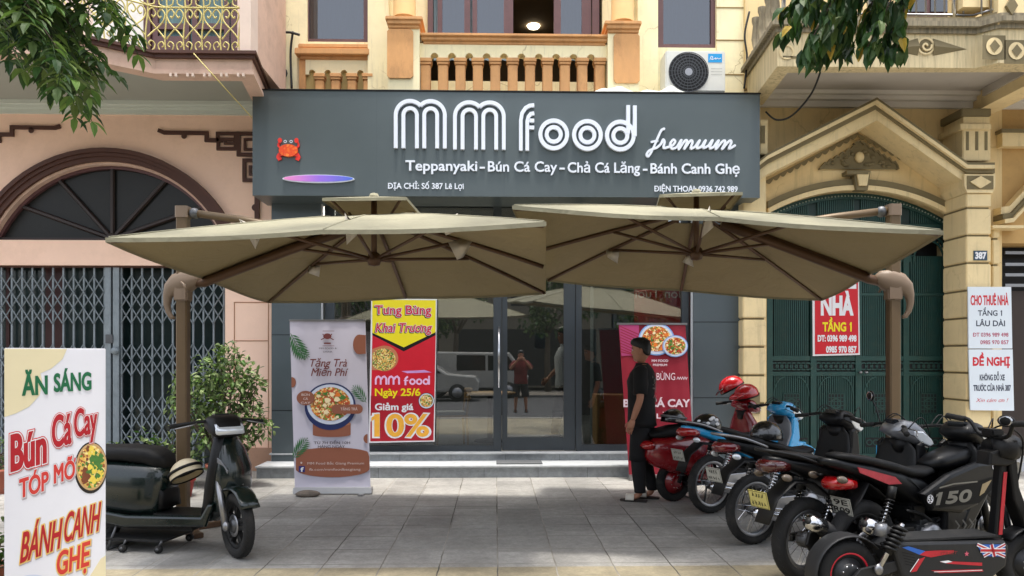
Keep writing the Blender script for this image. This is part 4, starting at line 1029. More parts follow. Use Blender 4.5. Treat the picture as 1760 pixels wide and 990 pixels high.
# emblem base disc and crab (the figure between them is a mascot and is left out)
def grad_mat(name, cols, x0, x1):
    q = bpy.data.materials.new(name); q.use_nodes = True; t = q.node_tree; b = t.nodes['Principled BSDF']
    geo = t.nodes.new('ShaderNodeNewGeometry'); sp = t.nodes.new('ShaderNodeSeparateXYZ'); t.links.new(geo.outputs['Position'], sp.inputs[0])
    mr = t.nodes.new('ShaderNodeMapRange'); mr.inputs[1].default_value = x0; mr.inputs[2].default_value = x1; t.links.new(sp.outputs[0], mr.inputs[0])
    r = t.nodes.new('ShaderNodeValToRGB')
    for i, c in enumerate(cols):
        e = r.color_ramp.elements[i] if i < 2 else r.color_ramp.elements.new(i / (len(cols) - 1)); e.position = i / (len(cols) - 1); e.color = rgb(*c)
    t.links.new(mr.outputs[0], r.inputs[0]); t.links.new(r.outputs[0], b.inputs['Base Color']); b.inputs['Roughness'].default_value = .35; return q
m = MB(PM)
def plate(cx_, cy_, rx, ry, w, mt, n=32):
    pts = [(cx_ + rx * math.cos(2 * math.pi * i / n), -cy_ + ry * math.sin(2 * math.pi * i / n)) for i in range(n)]
    m.add([(a, b, w) for a, b in pts] + [(a, b, 0) for a, b in pts], [tuple(range(n))] + [(i, i + n, (i + 1) % n + n, (i + 1) % n) for i in range(n)], mt)
plate(550, 310, 61, 7, .03, M_acr); plate(550, 309.5, 59, 5.6, .034, grad_mat('pink_to_blue_print', [(232, 140, 200), (150, 110, 220), (70, 110, 210)], X(492, YS), X(608, YS)))
m.build('emblem_disc', SB)
m = MB(PM); oc = ramp_mat('crab_orange', [(240, 120, 30), (225, 60, 20), (250, 150, 60)], 'NOISE', 14, .4); rc = mat('crab_red', (222, 48, 36), .4, var=.1)
for sg in (-1, 1):
    for k in range(3): m.stroke(bez([(499 + sg * 10, -266 - k * 2, 0), (499 + sg * (17 + k), -268 - 2 * k, 0), (499 + sg * (15 + 2 * k - 3), -277 - k, 0)], 4), 2.4, .024 + .0012 * k, rc, depth=.02)
    m.stroke(bez([(499 + sg * 11, -258, 0), (499 + sg * 17, -254, 0), (499 + sg * 15, -246, 0)], 4), 3, .0285, rc, depth=.025); m.disc(499 + sg * 14, -245, 3.6, 4.2, .034, rc); m.disc(499 + sg * 5, -247, 2.6, 2.6, .034, M_acr); m.disc(499 + sg * 5, -247, 1.4, 1.4, .037, M_black)
plate(499, 262, 16, 10.5, .036, oc)
m.build('crab_emblem', SB)
# ================================================================== things on and round the signboard
M_acw = mat('off_white_metal', (214, 214, 206), .4, var=.04, dirt=(150, 146, 136), damt=.3)
YA = 9.62
AC = thing('air_conditioner', (X(1195, YA), YA, zt1), 'white outdoor air conditioner unit with round black fan grille on top of the signboard', 'air conditioner', world=True)
m = MB(); bx(m, 1144, 87, 1247, 157.5, YA, YA + .34, M_acw, .015); m.build('casing', AC)
m = MB(pixM(1183, 124, YA)); m.disc(1183, -124.5, 33.5, 33.5, .004, M_black, 40)
m.build('fan_opening', AC)
m = MB(pixM(1183, 124, YA))
for r in range(8, 34, 5): m.ring(1183, -124.5, r, r + 1.6, .02, mat('grille_wire', (70, 72, 74), .4, .5), 40)
for t in range(0, 360, 15): m.stroke([(1183 + 6 * math.cos(R(t)), -124.5 + 6 * math.sin(R(t))), (1183 + 33 * math.cos(R(t + 12)), -124.5 + 33 * math.sin(R(t + 12)))], .8, .018, MATS['grille_wire'])
m.disc(1183, -124.5, 6.5, 6.5, .024, M_alu)
m.build('fan_grille', AC)
m = MB(pixM(1230, 100, YA)); m.rect(1217, -107.5, 1241, -92.5, .003, mat('cyan_badge', (20, 150, 214), .4, var=.02)); m.stroke(bez([(1220, -103, 0), (1222, -97.5, 0), (1225, -98, 0), (1223, -102.5, 0), (1228, -101, 0), (1230, -99.5, 0), (1230, -102, 0), (1233, -100, 0), (1235, -101.5, 0), (1239, -100, 0)], 4), 1, .005, M_white); m.build('badge', AC)
m = MB(pixM(1230, 120, YA))
for q in (118, 123, 128): m.rect(1222, -q - .7, 1241, -q + .3, .003, mat('louvre_line', (170, 170, 164), .5))
m.build('louvre', AC)
m = MB(); random.seed(11)
n = 26; rings = []
for i in range(n + 1):
    t = i / n; x = X(1018 + 158 * t, 9.7); h = (.06 + .025 * math.sin(t * 9) + .02 * math.sin(t * 23 + 1)) * min(1, 6 * t + .3) * min(1, 5 * (1 - t) + .25)
    rings.append([(x, 9.50, zt1 + .002), (x, 9.50 + .01, zt1 + h * .7), (x, 9.58, zt1 + h * 1.2), (x, 9.72, zt1 + h * 1.1 + .01 * math.sin(i * 2.2)), (x, 9.86, zt1 + h * .9), (x, 9.92, zt1 + .002)])
m.add([p for r in rings for p in r], [(i * 6 + j, (i + 1) * 6 + j, (i + 1) * 6 + j + 1, i * 6 + j + 1) for i in range(n) for j in range(5)], mat('white_tarpaulin', (180, 182, 176), .55, var=.05), True)
tag(m.build('tarpaulin', origin=(X(1095, 9.7), 9.7, zt1)), 'crumpled white tarpaulin lying on top of the signboard beside the air conditioner', 'tarpaulin')
def wire(name, pts, r, mt, label):
    m = MB(); m.tube(bez(pts, 8), r, mt, n=6); p = pts[0]
    tag(m.build(name, origin=p), label, 'cable')
M_wire = mat('black_cable', (24, 24, 24), .6)
wire('cable', [(X(333, 8.62), 8.62, Z(92, 8.62, 333)), (X(378, 8.66), 8.66, Z(142, 8.66, 378)), (X(432, 9.4), 9.44, Z(203, 9.44, 432))], .006, M_iron, 'thin yellow cord from the yellow scrollwork railing down to the signboard')
wire('cable', [(X(1414, 8.9), 8.9, Z(112, 8.9, 1414)), (X(1395, 9.2), 9.2, Z(160, 9.2, 1395)), (X(1362, 9.5), 9.5, Z(198, 9.5, 1362)), (X(1335, 9.6), 9.6, Z(206, 9.6, 1335)), (X(1314, 9.7), 9.66, Z(192, 9.66, 1314))], .012, M_wire, 'black cable sagging below the right balcony beside the pediment')
wire('cable', [(X(1288, 10.1), 10.1, Z(20, 10.1, 1288)), (X(1280, 10.1), 10.1, Z(60, 10.1, 1280)), (X(1284, 10.1), 10.1, Z(100, 10.1, 1284)), (X(1279, 10.1), 10.1, Z(152, 10.1, 1279))], .014, M_wire, 'bunched dark cable down the wall corner right of the air conditioner')
wire('cable', [(X(502, 10.2), 10.24, Z(52, 10.2, 502)), (X(498, 10.2), 10.24, Z(90, 10.2, 498)), (X(500, 10.2), 10.24, Z(150, 10.2, 500))], .016, M_wire, 'thick black cable running down beside the left upper window')
wire('cable', [(X(470, 10.2), 10.24, Z(50, 10.2, 470)), (X(485, 10.2), 10.22, Z(54, 10.2, 485)), (X(500, 10.2), 10.2, Z(56, 10.2, 500)), (X(515, 10.2), 10.2, Z(60, 10.2, 515))], .018, M_wire, 'short horizontal black cable at the corner of the left upper window')
m = MB()
for k in range(4): m.tube([(X(477, 10.2) + (.09 + .01 * k) * math.cos(R(t)), 10.2 + .012 * k, Z(124, 10.2, 477) + (.07 + .006 * k) * math.sin(R(t))) for t in range(0, 360, 24)], .009, M_wire, n=6, closed=True)
tag(m.build('cable_coil', origin=(X(477, 10.2), 10.2, Z(124, 10.2, 477))), 'coil of black cable hung on the wall between pink balcony and yellow house', 'cable')
# ================================================================== CANTILEVER UMBRELLAS
def fabric(name, col, tr=.12):
    m = mat(name, col, .85, var=.05, scale=2.5, bump=.12, bscale=260, dirt=tuple(int(c * .8) for c in col), damt=.3, dscale=2)
    t = m.node_tree; b = t.nodes['Principled BSDF']; out = [n for n in t.nodes if n.type == 'OUTPUT_MATERIAL'][0]
    geo = t.nodes.new('ShaderNodeNewGeometry'); nw = t.nodes.new('ShaderNodeTexNoise'); nw.inputs['Scale'].default_value = 5; nw.inputs['Detail'].default_value = 3; nw.inputs['Distortion'].default_value = 1.2; t.links.new(geo.outputs['Position'], nw.inputs['Vector'])
    bw = t.nodes.new('ShaderNodeBump'); bw.inputs['Strength'].default_value = .55; bw.inputs['Distance'].default_value = .03; t.links.new(nw.outputs[0], bw.inputs['Height']); t.links.new(bw.outputs[0], b.inputs['Normal'])
    tl = t.nodes.new('ShaderNodeBsdfTranslucent'); tl.inputs[0].default_value = rgb(150, 110, 60)
    mx = t.nodes.new('ShaderNodeMixShader'); mx.inputs[0].default_value = tr
    t.links.new(b.outputs[0], mx.inputs[1]); t.links.new(tl.outputs[0], mx.inputs[2]); t.links.new(mx.outputs[0], out.inputs[0]); return m
M_can = fabric('beige_canvas', (140, 136, 114), .05)
M_lin = fabric('tan_lining', (144, 130, 96), .07)
M_rib = mat('bronze_rib', (84, 60, 40), .45, .3, var=.1)
M_pole = mat('bronze_pole', (98, 80, 56), .5, .25, var=.08, scale=6, dirt=(80, 62, 46), damt=.4, dscale=6)
M_hand = mat('taupe_plastic', (118, 100, 82), .5, var=.06)
M_wrap = glass_mat('wrap_film', (235, 235, 235), .8, .25)
M_wrap = mat('cloudy_film', (200, 192, 178), .3, var=.1)
def umbrella(cx, cy, phi, S, ze, tx, ty, rise, pole, ztop, zhub, zclamp, label, seed):
    rnd = random.Random(seed)
    U = thing('cantilever_umbrella', (pole[0], pole[1], 0), label, 'umbrella', group='beige cantilever umbrellas in front of the shop', world=True)
    c, s_ = math.cos(phi), math.sin(phi); hS = S / 2
    def surf(u, v, dz=0):
        r = max(abs(u), abs(v)); q = min(abs(u), abs(v)) / max(r, 1e-6)
        sag = .018 * r * math.sin(math.pi * q) * (1 if q else 0)
        x, y = u * hS, v * hS; wx, wy = x * c - y * s_, x * s_ + y * c
        return Vector((cx + wx, cy + wy, ze + tx * wx + ty * wy + rise * (1 - r) * (1 + .12 * r) - sag + dz))
    # canopy: rings of a square, top skin and lining
    nr, ns = 14, 12
    def sq(k, r):
        e = k / (4 * ns) * 4; i = int(e) % 4; t = (e - int(e)) * 2 - 1
        return [(t, -1), (1, t), (-t, 1), (-1, -t)][i][0] * r, [(t, -1), (1, t), (-t, 1), (-1, -t)][i][1] * r
    K = 4 * ns
    m = MB()
    rs = [.16 + .84 * i / nr for i in range(nr + 1)]
    top = []; bot = []
    for r in rs:
        for k in range(K):
            u, v = sq(k, r); w = .0025 * math.sin(u * 9 + seed) * math.sin(v * 8 + seed * 2)
            top.append(surf(u, v, w + .004)); bot.append(surf(u, v, w - .004))
    for i in range(nr):
        for k in range(K): pass
    fs = [(i * K + k, (i + 1) * K + k, (i + 1) * K + (k + 1) % K, i * K + (k + 1) % K) for i in range(nr) for k in range(K)]
    m.add(top, fs, M_can, True); m.add(bot, [f[::-1] for f in fs], M_lin, True)
    e0 = nr * K; edge = top[e0:] + [p + Vector((0, 0, -.045)) for p in bot[e0:]]
    # short hem folded down all round
    m.add([p + Vector((0, 0, .001)) for p in top[e0:]] + [p + Vector((0, 0, -.022)) for p in bot[e0:]], [(k, k + K, (k + 1) % K + K, (k + 1) % K) for k in range(K)], M_can)
    can = m.build('canopy', U)
    for u, v in ((1, 1), (-1, 1), (-1, -1), (1, -1), (1, 0), (0, 1), (-1, 0), (0, -1)):    # stitched seams over the ribs
        m = MB(); m.tube([surf(u * t, v * t, .006) for t in (.2, .4, .6, .8, .99)], .006, M_can, n=5); m.build('seam', can)
    m = MB(); vt = []; vb = []
    for r in (0.0, .1, .2, .235):
        for k in range(K):
            u, v = sq(k, r); p = surf(u, v); base_z = surf(0.0, 0.0).z
            p.z = base_z + .15 - .085 * r / .235 + (p.z - base_z) * .0; vt.append(p + Vector((0, 0, .003))); vb.append(p - Vector((0, 0, .004)))
    fs = [(i * K + k, (i + 1) * K + k, (i + 1) * K + (k + 1) % K, i * K + (k + 1) % K) for i in range(3) for k in range(K)]
    m.add(vt, fs, M_can, True); m.add(vb, [f[::-1] for f in fs], M_lin, True)
    m.add(vt[3 * K:] + [p + Vector((0, 0, -.02)) for p in vb[3 * K:]], [(k, k + K, (k + 1) % K + K, (k + 1) % K) for k in range(K)], M_can)
    ap = surf(0, 0); m.lathe([(0, .185), (.035, .175), (.045, .15)], ap, M_can, n=14)
    m.build('vent_cap', can)
    dirs = [(1, 0), (1, 1), (0, 1), (-1, 1), (-1, 0), (-1, -1), (0, -1), (1, -1)]
    hub = Vector((ap.x, ap.y, zhub))
    m = MB(); m.tube([hub + Vector((0, 0, -.03)), ap + Vector((0, 0, .12))], .026, M_rib, n=10); m.lathe([(0, -.06), (.05, -.05), (.065, 0), (.05, .05), (.02, .07)], hub, M_rib, n=14)
    for u, v in dirs[1::2]: m.tube([surf(u * .1, v * .1, -.05), surf(u * .16, v * .16, .13) if False else Vector((surf(u * .2, v * .2).x, surf(u * .2, v * .2).y, ap.z + .07))], .012, M_rib, n=6)
    m.build('hub', U)
    for u, v in dirs:
        L_ = [surf(u * t, v * t, -.022) for t in (.08, .3, .55, .8, .985)]
        m = MB(); m.tube(L_, .019, M_rib, n=6); rb = m.build('rib', U)
        j = surf(u * .5, v * .5, -.035); m = MB(); m.tube([hub + (j - hub).normalized() * .05, j], .015, M_rib, n=6); m.build('strut', rb)
        if rnd.random() < .75:
            m = MB(); d = (j - hub).normalized(); sd_ = d.cross(Vector((0, 0, 1))).normalized(); a = rnd.uniform(.11, .17)
            P_ = [j + d * a * .9 + Vector((0, 0, .02)), j - d * a * .6 + sd_ * .03 + Vector((0, 0, -.0)), j + sd_ * .05 + Vector((0, 0, -a * 1.1)), j - sd_ * .05 + d * .03 + Vector((0, 0, -a * .75)), j + d * .07 - sd_ * .04 + Vector((0, 0, -.03))]
            P_ = [p + Vector((rnd.uniform(-.02, .02), rnd.uniform(-.02, .02), rnd.uniform(-.015, .015))) for p in P_]
            m.add(P_, [(0, 1, 2), (0, 2, 4), (4, 2, 3), (1, 3, 2), (0, 4, 3), (0, 3, 1)], M_wrap, True); m.build('plastic_wrap', rb)
    # pole, arms, crank clamp, base
    px_, py_ = pole; m = MB(); w = .048
    pts = [(px_ + w * a, py_ + w * b) for a, b in ((1, -.75), (.75, -1), (-.75, -1), (-1, -.75), (-1, .75), (-.75, 1), (.75, 1), (1, .75))]
    m.prism(pts, .06, ztop - .1, M_pole, axis='z'); m.build('pole', U)
    m = MB(); m.prism([(px_ + (x - px_) * 1.15, py_ + (y - py_) * 1.15) for x, y in pts], ztop - .1, ztop, M_hand, axis='z'); m.build('pole_cap', U)
    d = Vector((cx - px_, cy - py_, 0)); dist = d.length; d.normalize()
    P0 = Vector((px_, py_, 0))
    m = MB(); tgt = surf(0, 0); 
    u0 = Vector((px_ + d.x * dist * .66, py_ + d.y * dist * .66, 0))
    lx, ly = (u0.x - cx), (u0.y - cy); uu, vv = (lx * c + ly * s_) / hS, (-lx * s_ + ly * c) / hS
    e = surf(uu, vv, .03)
    m.tube([P0 + Vector((0, 0, ztop - .05)) + d * .04, P0 + d * dist * .3 + Vector((0, 0, ztop - .05 - (ztop - .05 - e.z) * .36)), e], .034, M_pole, n=8)
    m.ell(P0 + d * .1 + Vector((0, 0, ztop - .06)), (.05, .05, .05), M_steel, 10, 6)
    m.build('upper_arm', U)
    i_ = surf(uu * .3, vv * .3, -.07); a_ = P0 + Vector((0, 0, zclamp)) + d * .08
    ue, ve = None, None
    kk = 1 / max(abs((P0.x - cx) * c + (P0.y - cy) * s_) / hS, abs(-(P0.x - cx) * s_ + (P0.y - cy) * c) / hS)
    q_ = P0 * 1; pu, pv = ((P0.x - cx) * c + (P0.y - cy) * s_) / hS * kk, (-(P0.x - cx) * s_ + (P0.y - cy) * c) / hS * kk
    m = MB(); m.tube([a_, surf(pu, pv, -.055), surf(pu * .5, pv * .5, -.06), surf(pu * .15, pv * .15, -.06)], .044, M_rib, n=8); m.build('cantilever_arm', U)
    ang = math.atan2(d.y, d.x)
    m = MB(Matrix.Translation(P0 + Vector((0, 0, zclamp))) @ Matrix.Rotation(ang, 4, 'Z') @ Matrix.Scale(.82, 4))
    m.sweep([(.2, .03, .035, .03), (.14, .04, .075, .085), (.05, .02, .085, .125), (-.06, -.02, .08, .12), (-.13, -.07, .065, .085), (-.165, -.14, .045, .05), (-.175, -.23, .035, .035), (-.16, -.31, .028, .028), (-.125, -.37, .024, .024), (-.09, -.38, .018, .016)], M_hand, n=14)
    m.box((-.075, -.075, -.2), (.075, .075, -.02), M_hand, .015)
    m.tube([(.02, -.09, .0), (.06, -.13, -.02), (.1, -.13, -.1)], .012, M_hand, n=6)
    m.build('crank_clamp', U)
    m = MB(); m.lathe([(.13, .0), (.13, .05), (.10, .09), (.075, .1), (.075, .14)], (px_, py_, 0), mat('brown_plastic', (128, 100, 82), .6), n=18)
    for a in (0, 90): 
        M2 = Matrix.Translation(P0) @ Matrix.Rotation(ang + R(45 + a), 4, 'Z'); m.M = M2; m.box((-.36, -.04, .002), (.36, .04, .045), M_rib, .005)
    m.build('base', U)
    return U, surf
# ================================================================== TWO-WHEELERS
# local axes: x forward, y left, z up; origin on the ground below the rear axle
def wheel(root, cx, Rr, tw, style, steer=0.0, pivot=None, rimm=None, hubm=None, off=0, line=None):
    M0 = Matrix.Translation((pivot or cx, 0, 0)) @ Matrix.Rotation(steer, 4, 'Z') @ Matrix.Translation((cx - (pivot or cx), off, Rr))
    rimm = rimm or M_alu; hubm = hubm or M_steel
    rr = Rr - tw * .95
    m = MB(M0)
    if style == 'spoke':
        m.lathe([(0, -.05), (.035, -.05), (.035, -.035), (.055, -.032), (.055, .032), (.035, .035), (.035, .05), (0, .05)], (0, 0, 0), hubm, axis='y', n=16)
        for i in range(18):
            a = 2 * math.pi * i / 18; b = a + (.45 if i % 2 else -.45); sgn = .03 if i % 4 < 2 else -.03
            m.tube([(.05 * math.cos(a), sgn, .05 * math.sin(a)), (rr * math.cos(b), 0, rr * math.sin(b))], .0022, M_chrome, n=4, smooth=False)
    elif style == 'alloy':
        m.lathe([(0, -.05), (.045, -.05), (.055, -.02), (.055, .02), (.045, .05), (0, .05)], (0, 0, 0), hubm, axis='y', n=16)
        for i in range(5):
            a = 2 * math.pi * i / 5 + .3
            for e in (-.14, .14):
                p0, p1 = (.045 * math.cos(a), .045 * math.sin(a)), (rr * math.cos(a + e), rr * math.sin(a + e)); nx, nz = -math.sin(a) * .011, math.cos(a) * .011
                m.prism([(p0[0] - nx, p0[1] - nz), (p1[0] - nx, p1[1] - nz), (p1[0] + nx, p1[1] + nz), (p0[0] + nx, p0[1] + nz)], -.02, .02, rimm, bev=.004)
        m.lathe([(.055, -.033), (.085, -.033), (.085, -.030), (.055, -.030)], (0, 0, 0), M_alu, axis='y', n=24)
    else:                                                  # disc with motor cover
        m.lathe([(0, -.06), (.05, -.062), (rr * .62, -.05), (rr * .66, -.035), (rr, -.02), (rr, .02), (rr * .66, .04), (0, .05)], (0, 0, 0), hubm, axis='y', n=30)
        for i in range(9):
            a = 2 * math.pi * i / 9; m.ell((rr * .5 * math.cos(a), -.053, rr * .5 * math.sin(a)), (.008, .008, .008), M_chrome, 6, 4)
    w = m.build('wheel', root)
    m = MB(M0); h = tw / 2; n = 40
    prof = [(rr + .004, -h * .55), (rr + tw * .25, -h * .92), (rr + tw * .55, -h), (Rr - tw * .14, -h * .78), (Rr - .004, -h * .36), (Rr, 0), (Rr - .004, h * .36), (Rr - tw * .14, h * .78), (rr + tw * .55, h), (rr + tw * .25, h * .92), (rr + .004, h * .55)]
    m.lathe(prof, (0, 0, 0), M_rub, axis='y', n=n)
    for i in range(36):                                    # tread blocks: short grooves
        a = 2 * math.pi * i / 36
        for sg in (-1, 1):
            p = [(Rr - .0035, sg * h * .42), (Rr - tw * .1, sg * h * .75)]
            m.tube([((q - .0005) * math.cos(a + k * .05), y, (q - .0005) * math.sin(a + k * .05)) for k, (q, y) in enumerate(p)], .0022, M_dark, n=4, smooth=False)
    m.build('tyre', w)
    m = MB(M0); m.lathe([(rr - .022, -h * .35), (rr - .012, -h * .5), (rr + .006, -h * .6), (rr + .010, -h * .5), (rr - .004, 0), (rr + .010, h * .5), (rr + .006, h * .6), (rr - .012, h * .5), (rr - .022, h * .35), (rr - .022, -h * .35)], (0, 0, 0), rimm, axis='y', n=n)
    if line: m.lathe([(rr + .012, -h * .80), (rr + .022, -h * .90), (rr + .023, -h * .86), (rr + .013, -h * .76)], (0, 0, 0), line, axis='y', n=n)
    m.build('rim', w)
    return w
def spring(m, a, b, r, turns, wd, mt, n=60):
    a, b = Vector(a), Vector(b); d = (b - a).normalized(); u = d.orthogonal().normalized(); v = d.cross(u)
    m.tube([a + (b - a) * (i / n) + (u * math.cos(2 * math.pi * turns * i / n) + v * math.sin(2 * math.pi * turns * i / n)) * r for i in range(n + 1)], wd, mt, n=5)
def plate_mesh(root, cx, cz, txt, tilt, yaw, face, ink, w=.165, h=.12):
    M0 = Matrix.Translation((cx, 0, cz)) @ Matrix.Rotation(yaw, 4, 'Z') @ Matrix.Rotation(tilt, 4, 'Y') @ Matrix(((0, 0, -1, 0), (-1, 0, 0, 0), (0, 1, 0, 0), (0, 0, 0, 1)))
    m = MB(M0); m.box((-w / 2, -h / 2, -.004), (w / 2, h / 2, 0), face, .003)
    t1, t2 = txt
    if t1 == '*':                                          # worn marks that cannot be read
        rnd = random.Random(int(cx * 100 + cz * 77 + len(t2)))
        for row, k, z0 in ((0, 4, h * .08), (1, 5, -h * .38)):
            for i in range(k):
                u = (i - (k - 1) / 2) * w * .16
                for q in range(3): m.stroke([(u + rnd.uniform(-.009, .009), z0 + rnd.uniform(0, .012)), (u + rnd.uniform(-.009, .009), z0 + h * rnd.uniform(.2, .3))], .004, .0014 + .0002 * q, ink)
    else: m.text(t1, -w * .34, w * .34, h * .08, h * .30, .0015, ink, bold=.03); m.text(t2, -w * .40, w * .40, -h * .38, h * .32, .0015, ink, bold=.03)
    m.stroke([(-w / 2 + .006, -h / 2 + .006), (w / 2 - .006, -h / 2 + .006), (w / 2 - .006, h / 2 - .006), (-w / 2 + .006, h / 2 - .006)], .003, .0012, ink, closed=True)
    m.build('number_plate', root)
M_pwhite = mat('plate_white', (168, 167, 158), .4, var=.06); M_pyel = mat('plate_yellow', (186, 176, 104), .4, var=.06)
def mirror(root, hx, hz, side, M0, up=.17):
    m = MB(M0); m.tube(bez([(hx, side * .22, hz), (hx - .01, side * .26, hz + up * .6), (hx - .02, side * .31, hz + up)], 4), .006, M_black, n=6)
    m.ell((hx - .02, side * .335, hz + up + .03), (.018, .058, .042), M_black, 14, 8)
    mr = m.build('mirror', root); m = MB(M0); m.ell((hx - .031, side * .335, hz + up + .03), (.0035, .05, .035), M_chrome, 14, 8); m.build('mirror_glass', mr)
def grips(root, M0, hx, hz, sweep=-.07, lever=True, half=.34):
    m = MB(M0); m.tube(bez([(hx + sweep, -half, hz - .02), (hx + .01, -.16, hz + .01), (hx + .015, 0, hz), (hx + .01, .16, hz + .01), (hx + sweep, half, hz - .02)], 5), .012, M_black, n=8)
    hb = m.build('handlebar', root)
    for sd_ in (-1, 1):
        m = MB(M0); m.tube([(hx + sweep * .5, sd_ * .235, hz - .004), (hx + sweep * 1.0, sd_ * half, hz - .02), (hx + sweep * 1.05, sd_ * (half + .012), hz - .021)], [.0175, .0175, .02], M_rub, n=10); m.build('grip', hb)
        if lever: m = MB(M0); m.tube(bez([(hx + .02, sd_ * .2, hz), (hx + .045, sd_ * .25, hz - .01), (hx + sweep * .5 + .04, sd_ * half, hz - .035)], 4), .0055, M_alu, n=6); m.build('brake_lever', hb)
def lift(m):
    for v in m.v: v.z += .15 * max(0, .42 - v.x)
def underbone(pos, head, label, col, name='motorbike', red_tail=True, plate=(M_pwhite, ('', '')), steer=.12, sport=False, accent=None, shield_in=None, rack=True, cowl=None, wheelbase=1.22, spoke=True, tail=None, tl=(0, 0), pl=(0, 0)):
    B = thing(name, (pos[0], pos[1], 0), label, 'motorbike', head)
    Rr, tw = .29, .075; wb = wheelbase
    wheel(B, 0, Rr, tw if not sport else .095, 'spoke' if spoke else 'alloy', rimm=M_alu if spoke else M_black)
    piv = .98; M0 = Matrix.Translation((piv, 0, 0)) @ Matrix.Rotation(steer, 4, 'Z') @ Matrix.Translation((-piv, 0, 0))
    wheel(B, wb, Rr, .07, 'spoke' if spoke else 'alloy', steer, piv, rimm=M_alu if spoke else M_black)
    # swing arm, chain case, engine, exhaust
    m = MB()
    for y in (-.075, .075): m.prism([(-.05, Rr - .02), (.06, Rr - .035), (.42, .32), (.42, .37), (.05, Rr + .035), (-.05, Rr + .03)], y - .015, y + .015, M_steel if not sport else M_black, bev=.005)
    m.prism([(-.11, Rr), (-.08, Rr + .075), (.0, Rr + .10), (.36, .39), (.38, .33), (.04, Rr - .06), (-.05, Rr - .075)], -.115, -.09, M_alu if not sport else M_black, bev=.008)
    m.build('swingarm', B)
    m = MB()
    for y in (-.13, .13):
        a, b = (-.01, y, Rr + .02), (.13, y, .66); m.tube([a, b], .011, M_chrome, n=8); spring(m, (.02, y, Rr + .12), (.115, y, .60), .026, 8, .0055, M_chrome if not sport else M_black)
        m.tube([(.115, y, .6), (.135, y, .68)], .03, M_black, n=10)
    m.build('shock_absorber', B)
    m = MB(); m.box((.42, -.12, .22), (.72, .12, .42), M_steel, .035); m.prism([(.66, .28), (.86, .33), (.87, .42), (.68, .40)], -.075, .075, M_alu, bev=.02)
    m.lathe([(0, -.15), (.075, -.15), (.09, -.13), (.095, -.10)], (.52, 0, .31), M_alu, axis='y', n=18); m.lathe([(0, -.15), (.05, -.15), (.062, -.13), (.065, -.10)], (.64, 0, .29), M_steel, axis='y', n=18)
    for k in range(6): m.box((.72 + k * .022, -.085, .285), (.728 + k * .022, .085, .425), M_steel)
    m.tube([(.5, -.22, .2), (.5, .22, .2)], .014, M_rub, n=8); m.tube([(.30, -.17, .3), (.44, -.13, .26)], .012, M_steel, n=6); m.tube([(.30, -.23, .3), (.30, -.15, .3)], .016, M_rub, n=8)
    m.tube([(.4, .1, .28), (.36, .2, .01)], .012, M_black, n=6)
    m.build('engine', B)
    m = MB(); m.tube(bez([(.84, -.05, .3), (.82, -.12, .2), (.6, -.15, .17), (.35, -.155, .2)], 5), .017, M_steel, n=8)
    if sport: m.tube([(.36, -.17, .21), (.28, -.19, .26), (-.08, -.20, .42)], [.03, .055, .06], M_black, n=14); m.tube([(-.085, -.20, .422), (-.20, -.205, .475)], [.062, .046], M_chrome, n=14); m.tube([(-.2, -.205, .475), (-.21, -.205, .48)], [.022, .022], M_dark, n=10)
    else: m.tube([(.36, -.155, .2), (.26, -.16, .22), (-.14, -.17, .30), (-.17, -.17, .305)], [.02, .042, .047, .03], M_chrome, n=14); m.prism([(-.06, .315), (.2, .27), (.22, .30), (-.05, .345)], -.225, -.21, M_chrome, bev=.004)
    m.build('exhaust', B)
    # rear mudguard, side panels, seat
    m = MB(); m.sweep([(.18, .58, .06, .012), (.02, .68, .075, .012), (-.16 + pl[0] * .6, .70, .075, .012), (-.32 + pl[0], .60, .07, .010), (-.40 + pl[0], .44 + abs(pl[0]) * .3, .065, .008)], M_black, n=12); m.build('rear_mudguard', B)
    m = MB(); m.sweep([(-.36, .745, .035, .02), (-.24, .735, .07, .035), (.0, .71, .10, .055), (.25, .67, .115, .08), (.45, .61, .105, .105), (.60, .53, .09, .09), (.70, .46, .07, .06)], col, n=18, e=3); lift(m); bd = m.build('side_panel', B)
    if accent:
        m = MB(); 
        for y in (-1, 1): m.prism([(-.24, .745), (.10, .725), (.42, .66), (.40, .635), (.1, .695), (-.2, .72)], y * .118 - .004, y * .118 + .004, accent)
        lift(m); m.build('stripe', bd)
    m = MB(); m.sweep([(-.27, .785, .05, .018), (-.18, .79, .09, .026), (.0, .785, .105, .032), (.2, .765, .115, .036), (.36, .742, .118, .036), (.50, .735, .10, .034), (.60, .745, .07, .030), (.67, .735, .035, .02)], M_seat, n=18, e=3); lift(m); m.build('seat', B)
    if rack:
        m = MB(); m.tube(bez([(.02, -.13, .75), (-.2, -.125, .79), (-.36, -.09, .80), (-.41, 0, .80), (-.36, .09, .80), (-.2, .125, .79), (.02, .13, .75)], 5), .011, M_black if sport else M_alu, n=8); lift(m); m.build('grab_rail', B)
    m = MB(); m.sweep([(-.40, .685, .055, .03), (-.36, .70, .08, .042), (-.28, .71, .085, .042), (-.22, .712, .08, .035)], tail or M_lens, n=16, e=3); lift(m); m.v = [v + Vector((tl[0], 0, tl[1])) for v in m.v]; m.build('tail_light', B)
    for y in (-.12, .12): m = MB(); m.ell((-.30, y, .64), (.045, .022, .025), M_clear if not sport else M_orange_lens, 12, 8); m.tube([(-.28, y * .5, .65), (-.29, y, .642)], .008, M_black, n=6); lift(m); m.build('turn_signal', B)
    if plate[1][1]: plate_mesh(B, -.43 + pl[0], .60 + pl[1], plate[1], R(-16), 0, plate[0], M_black)
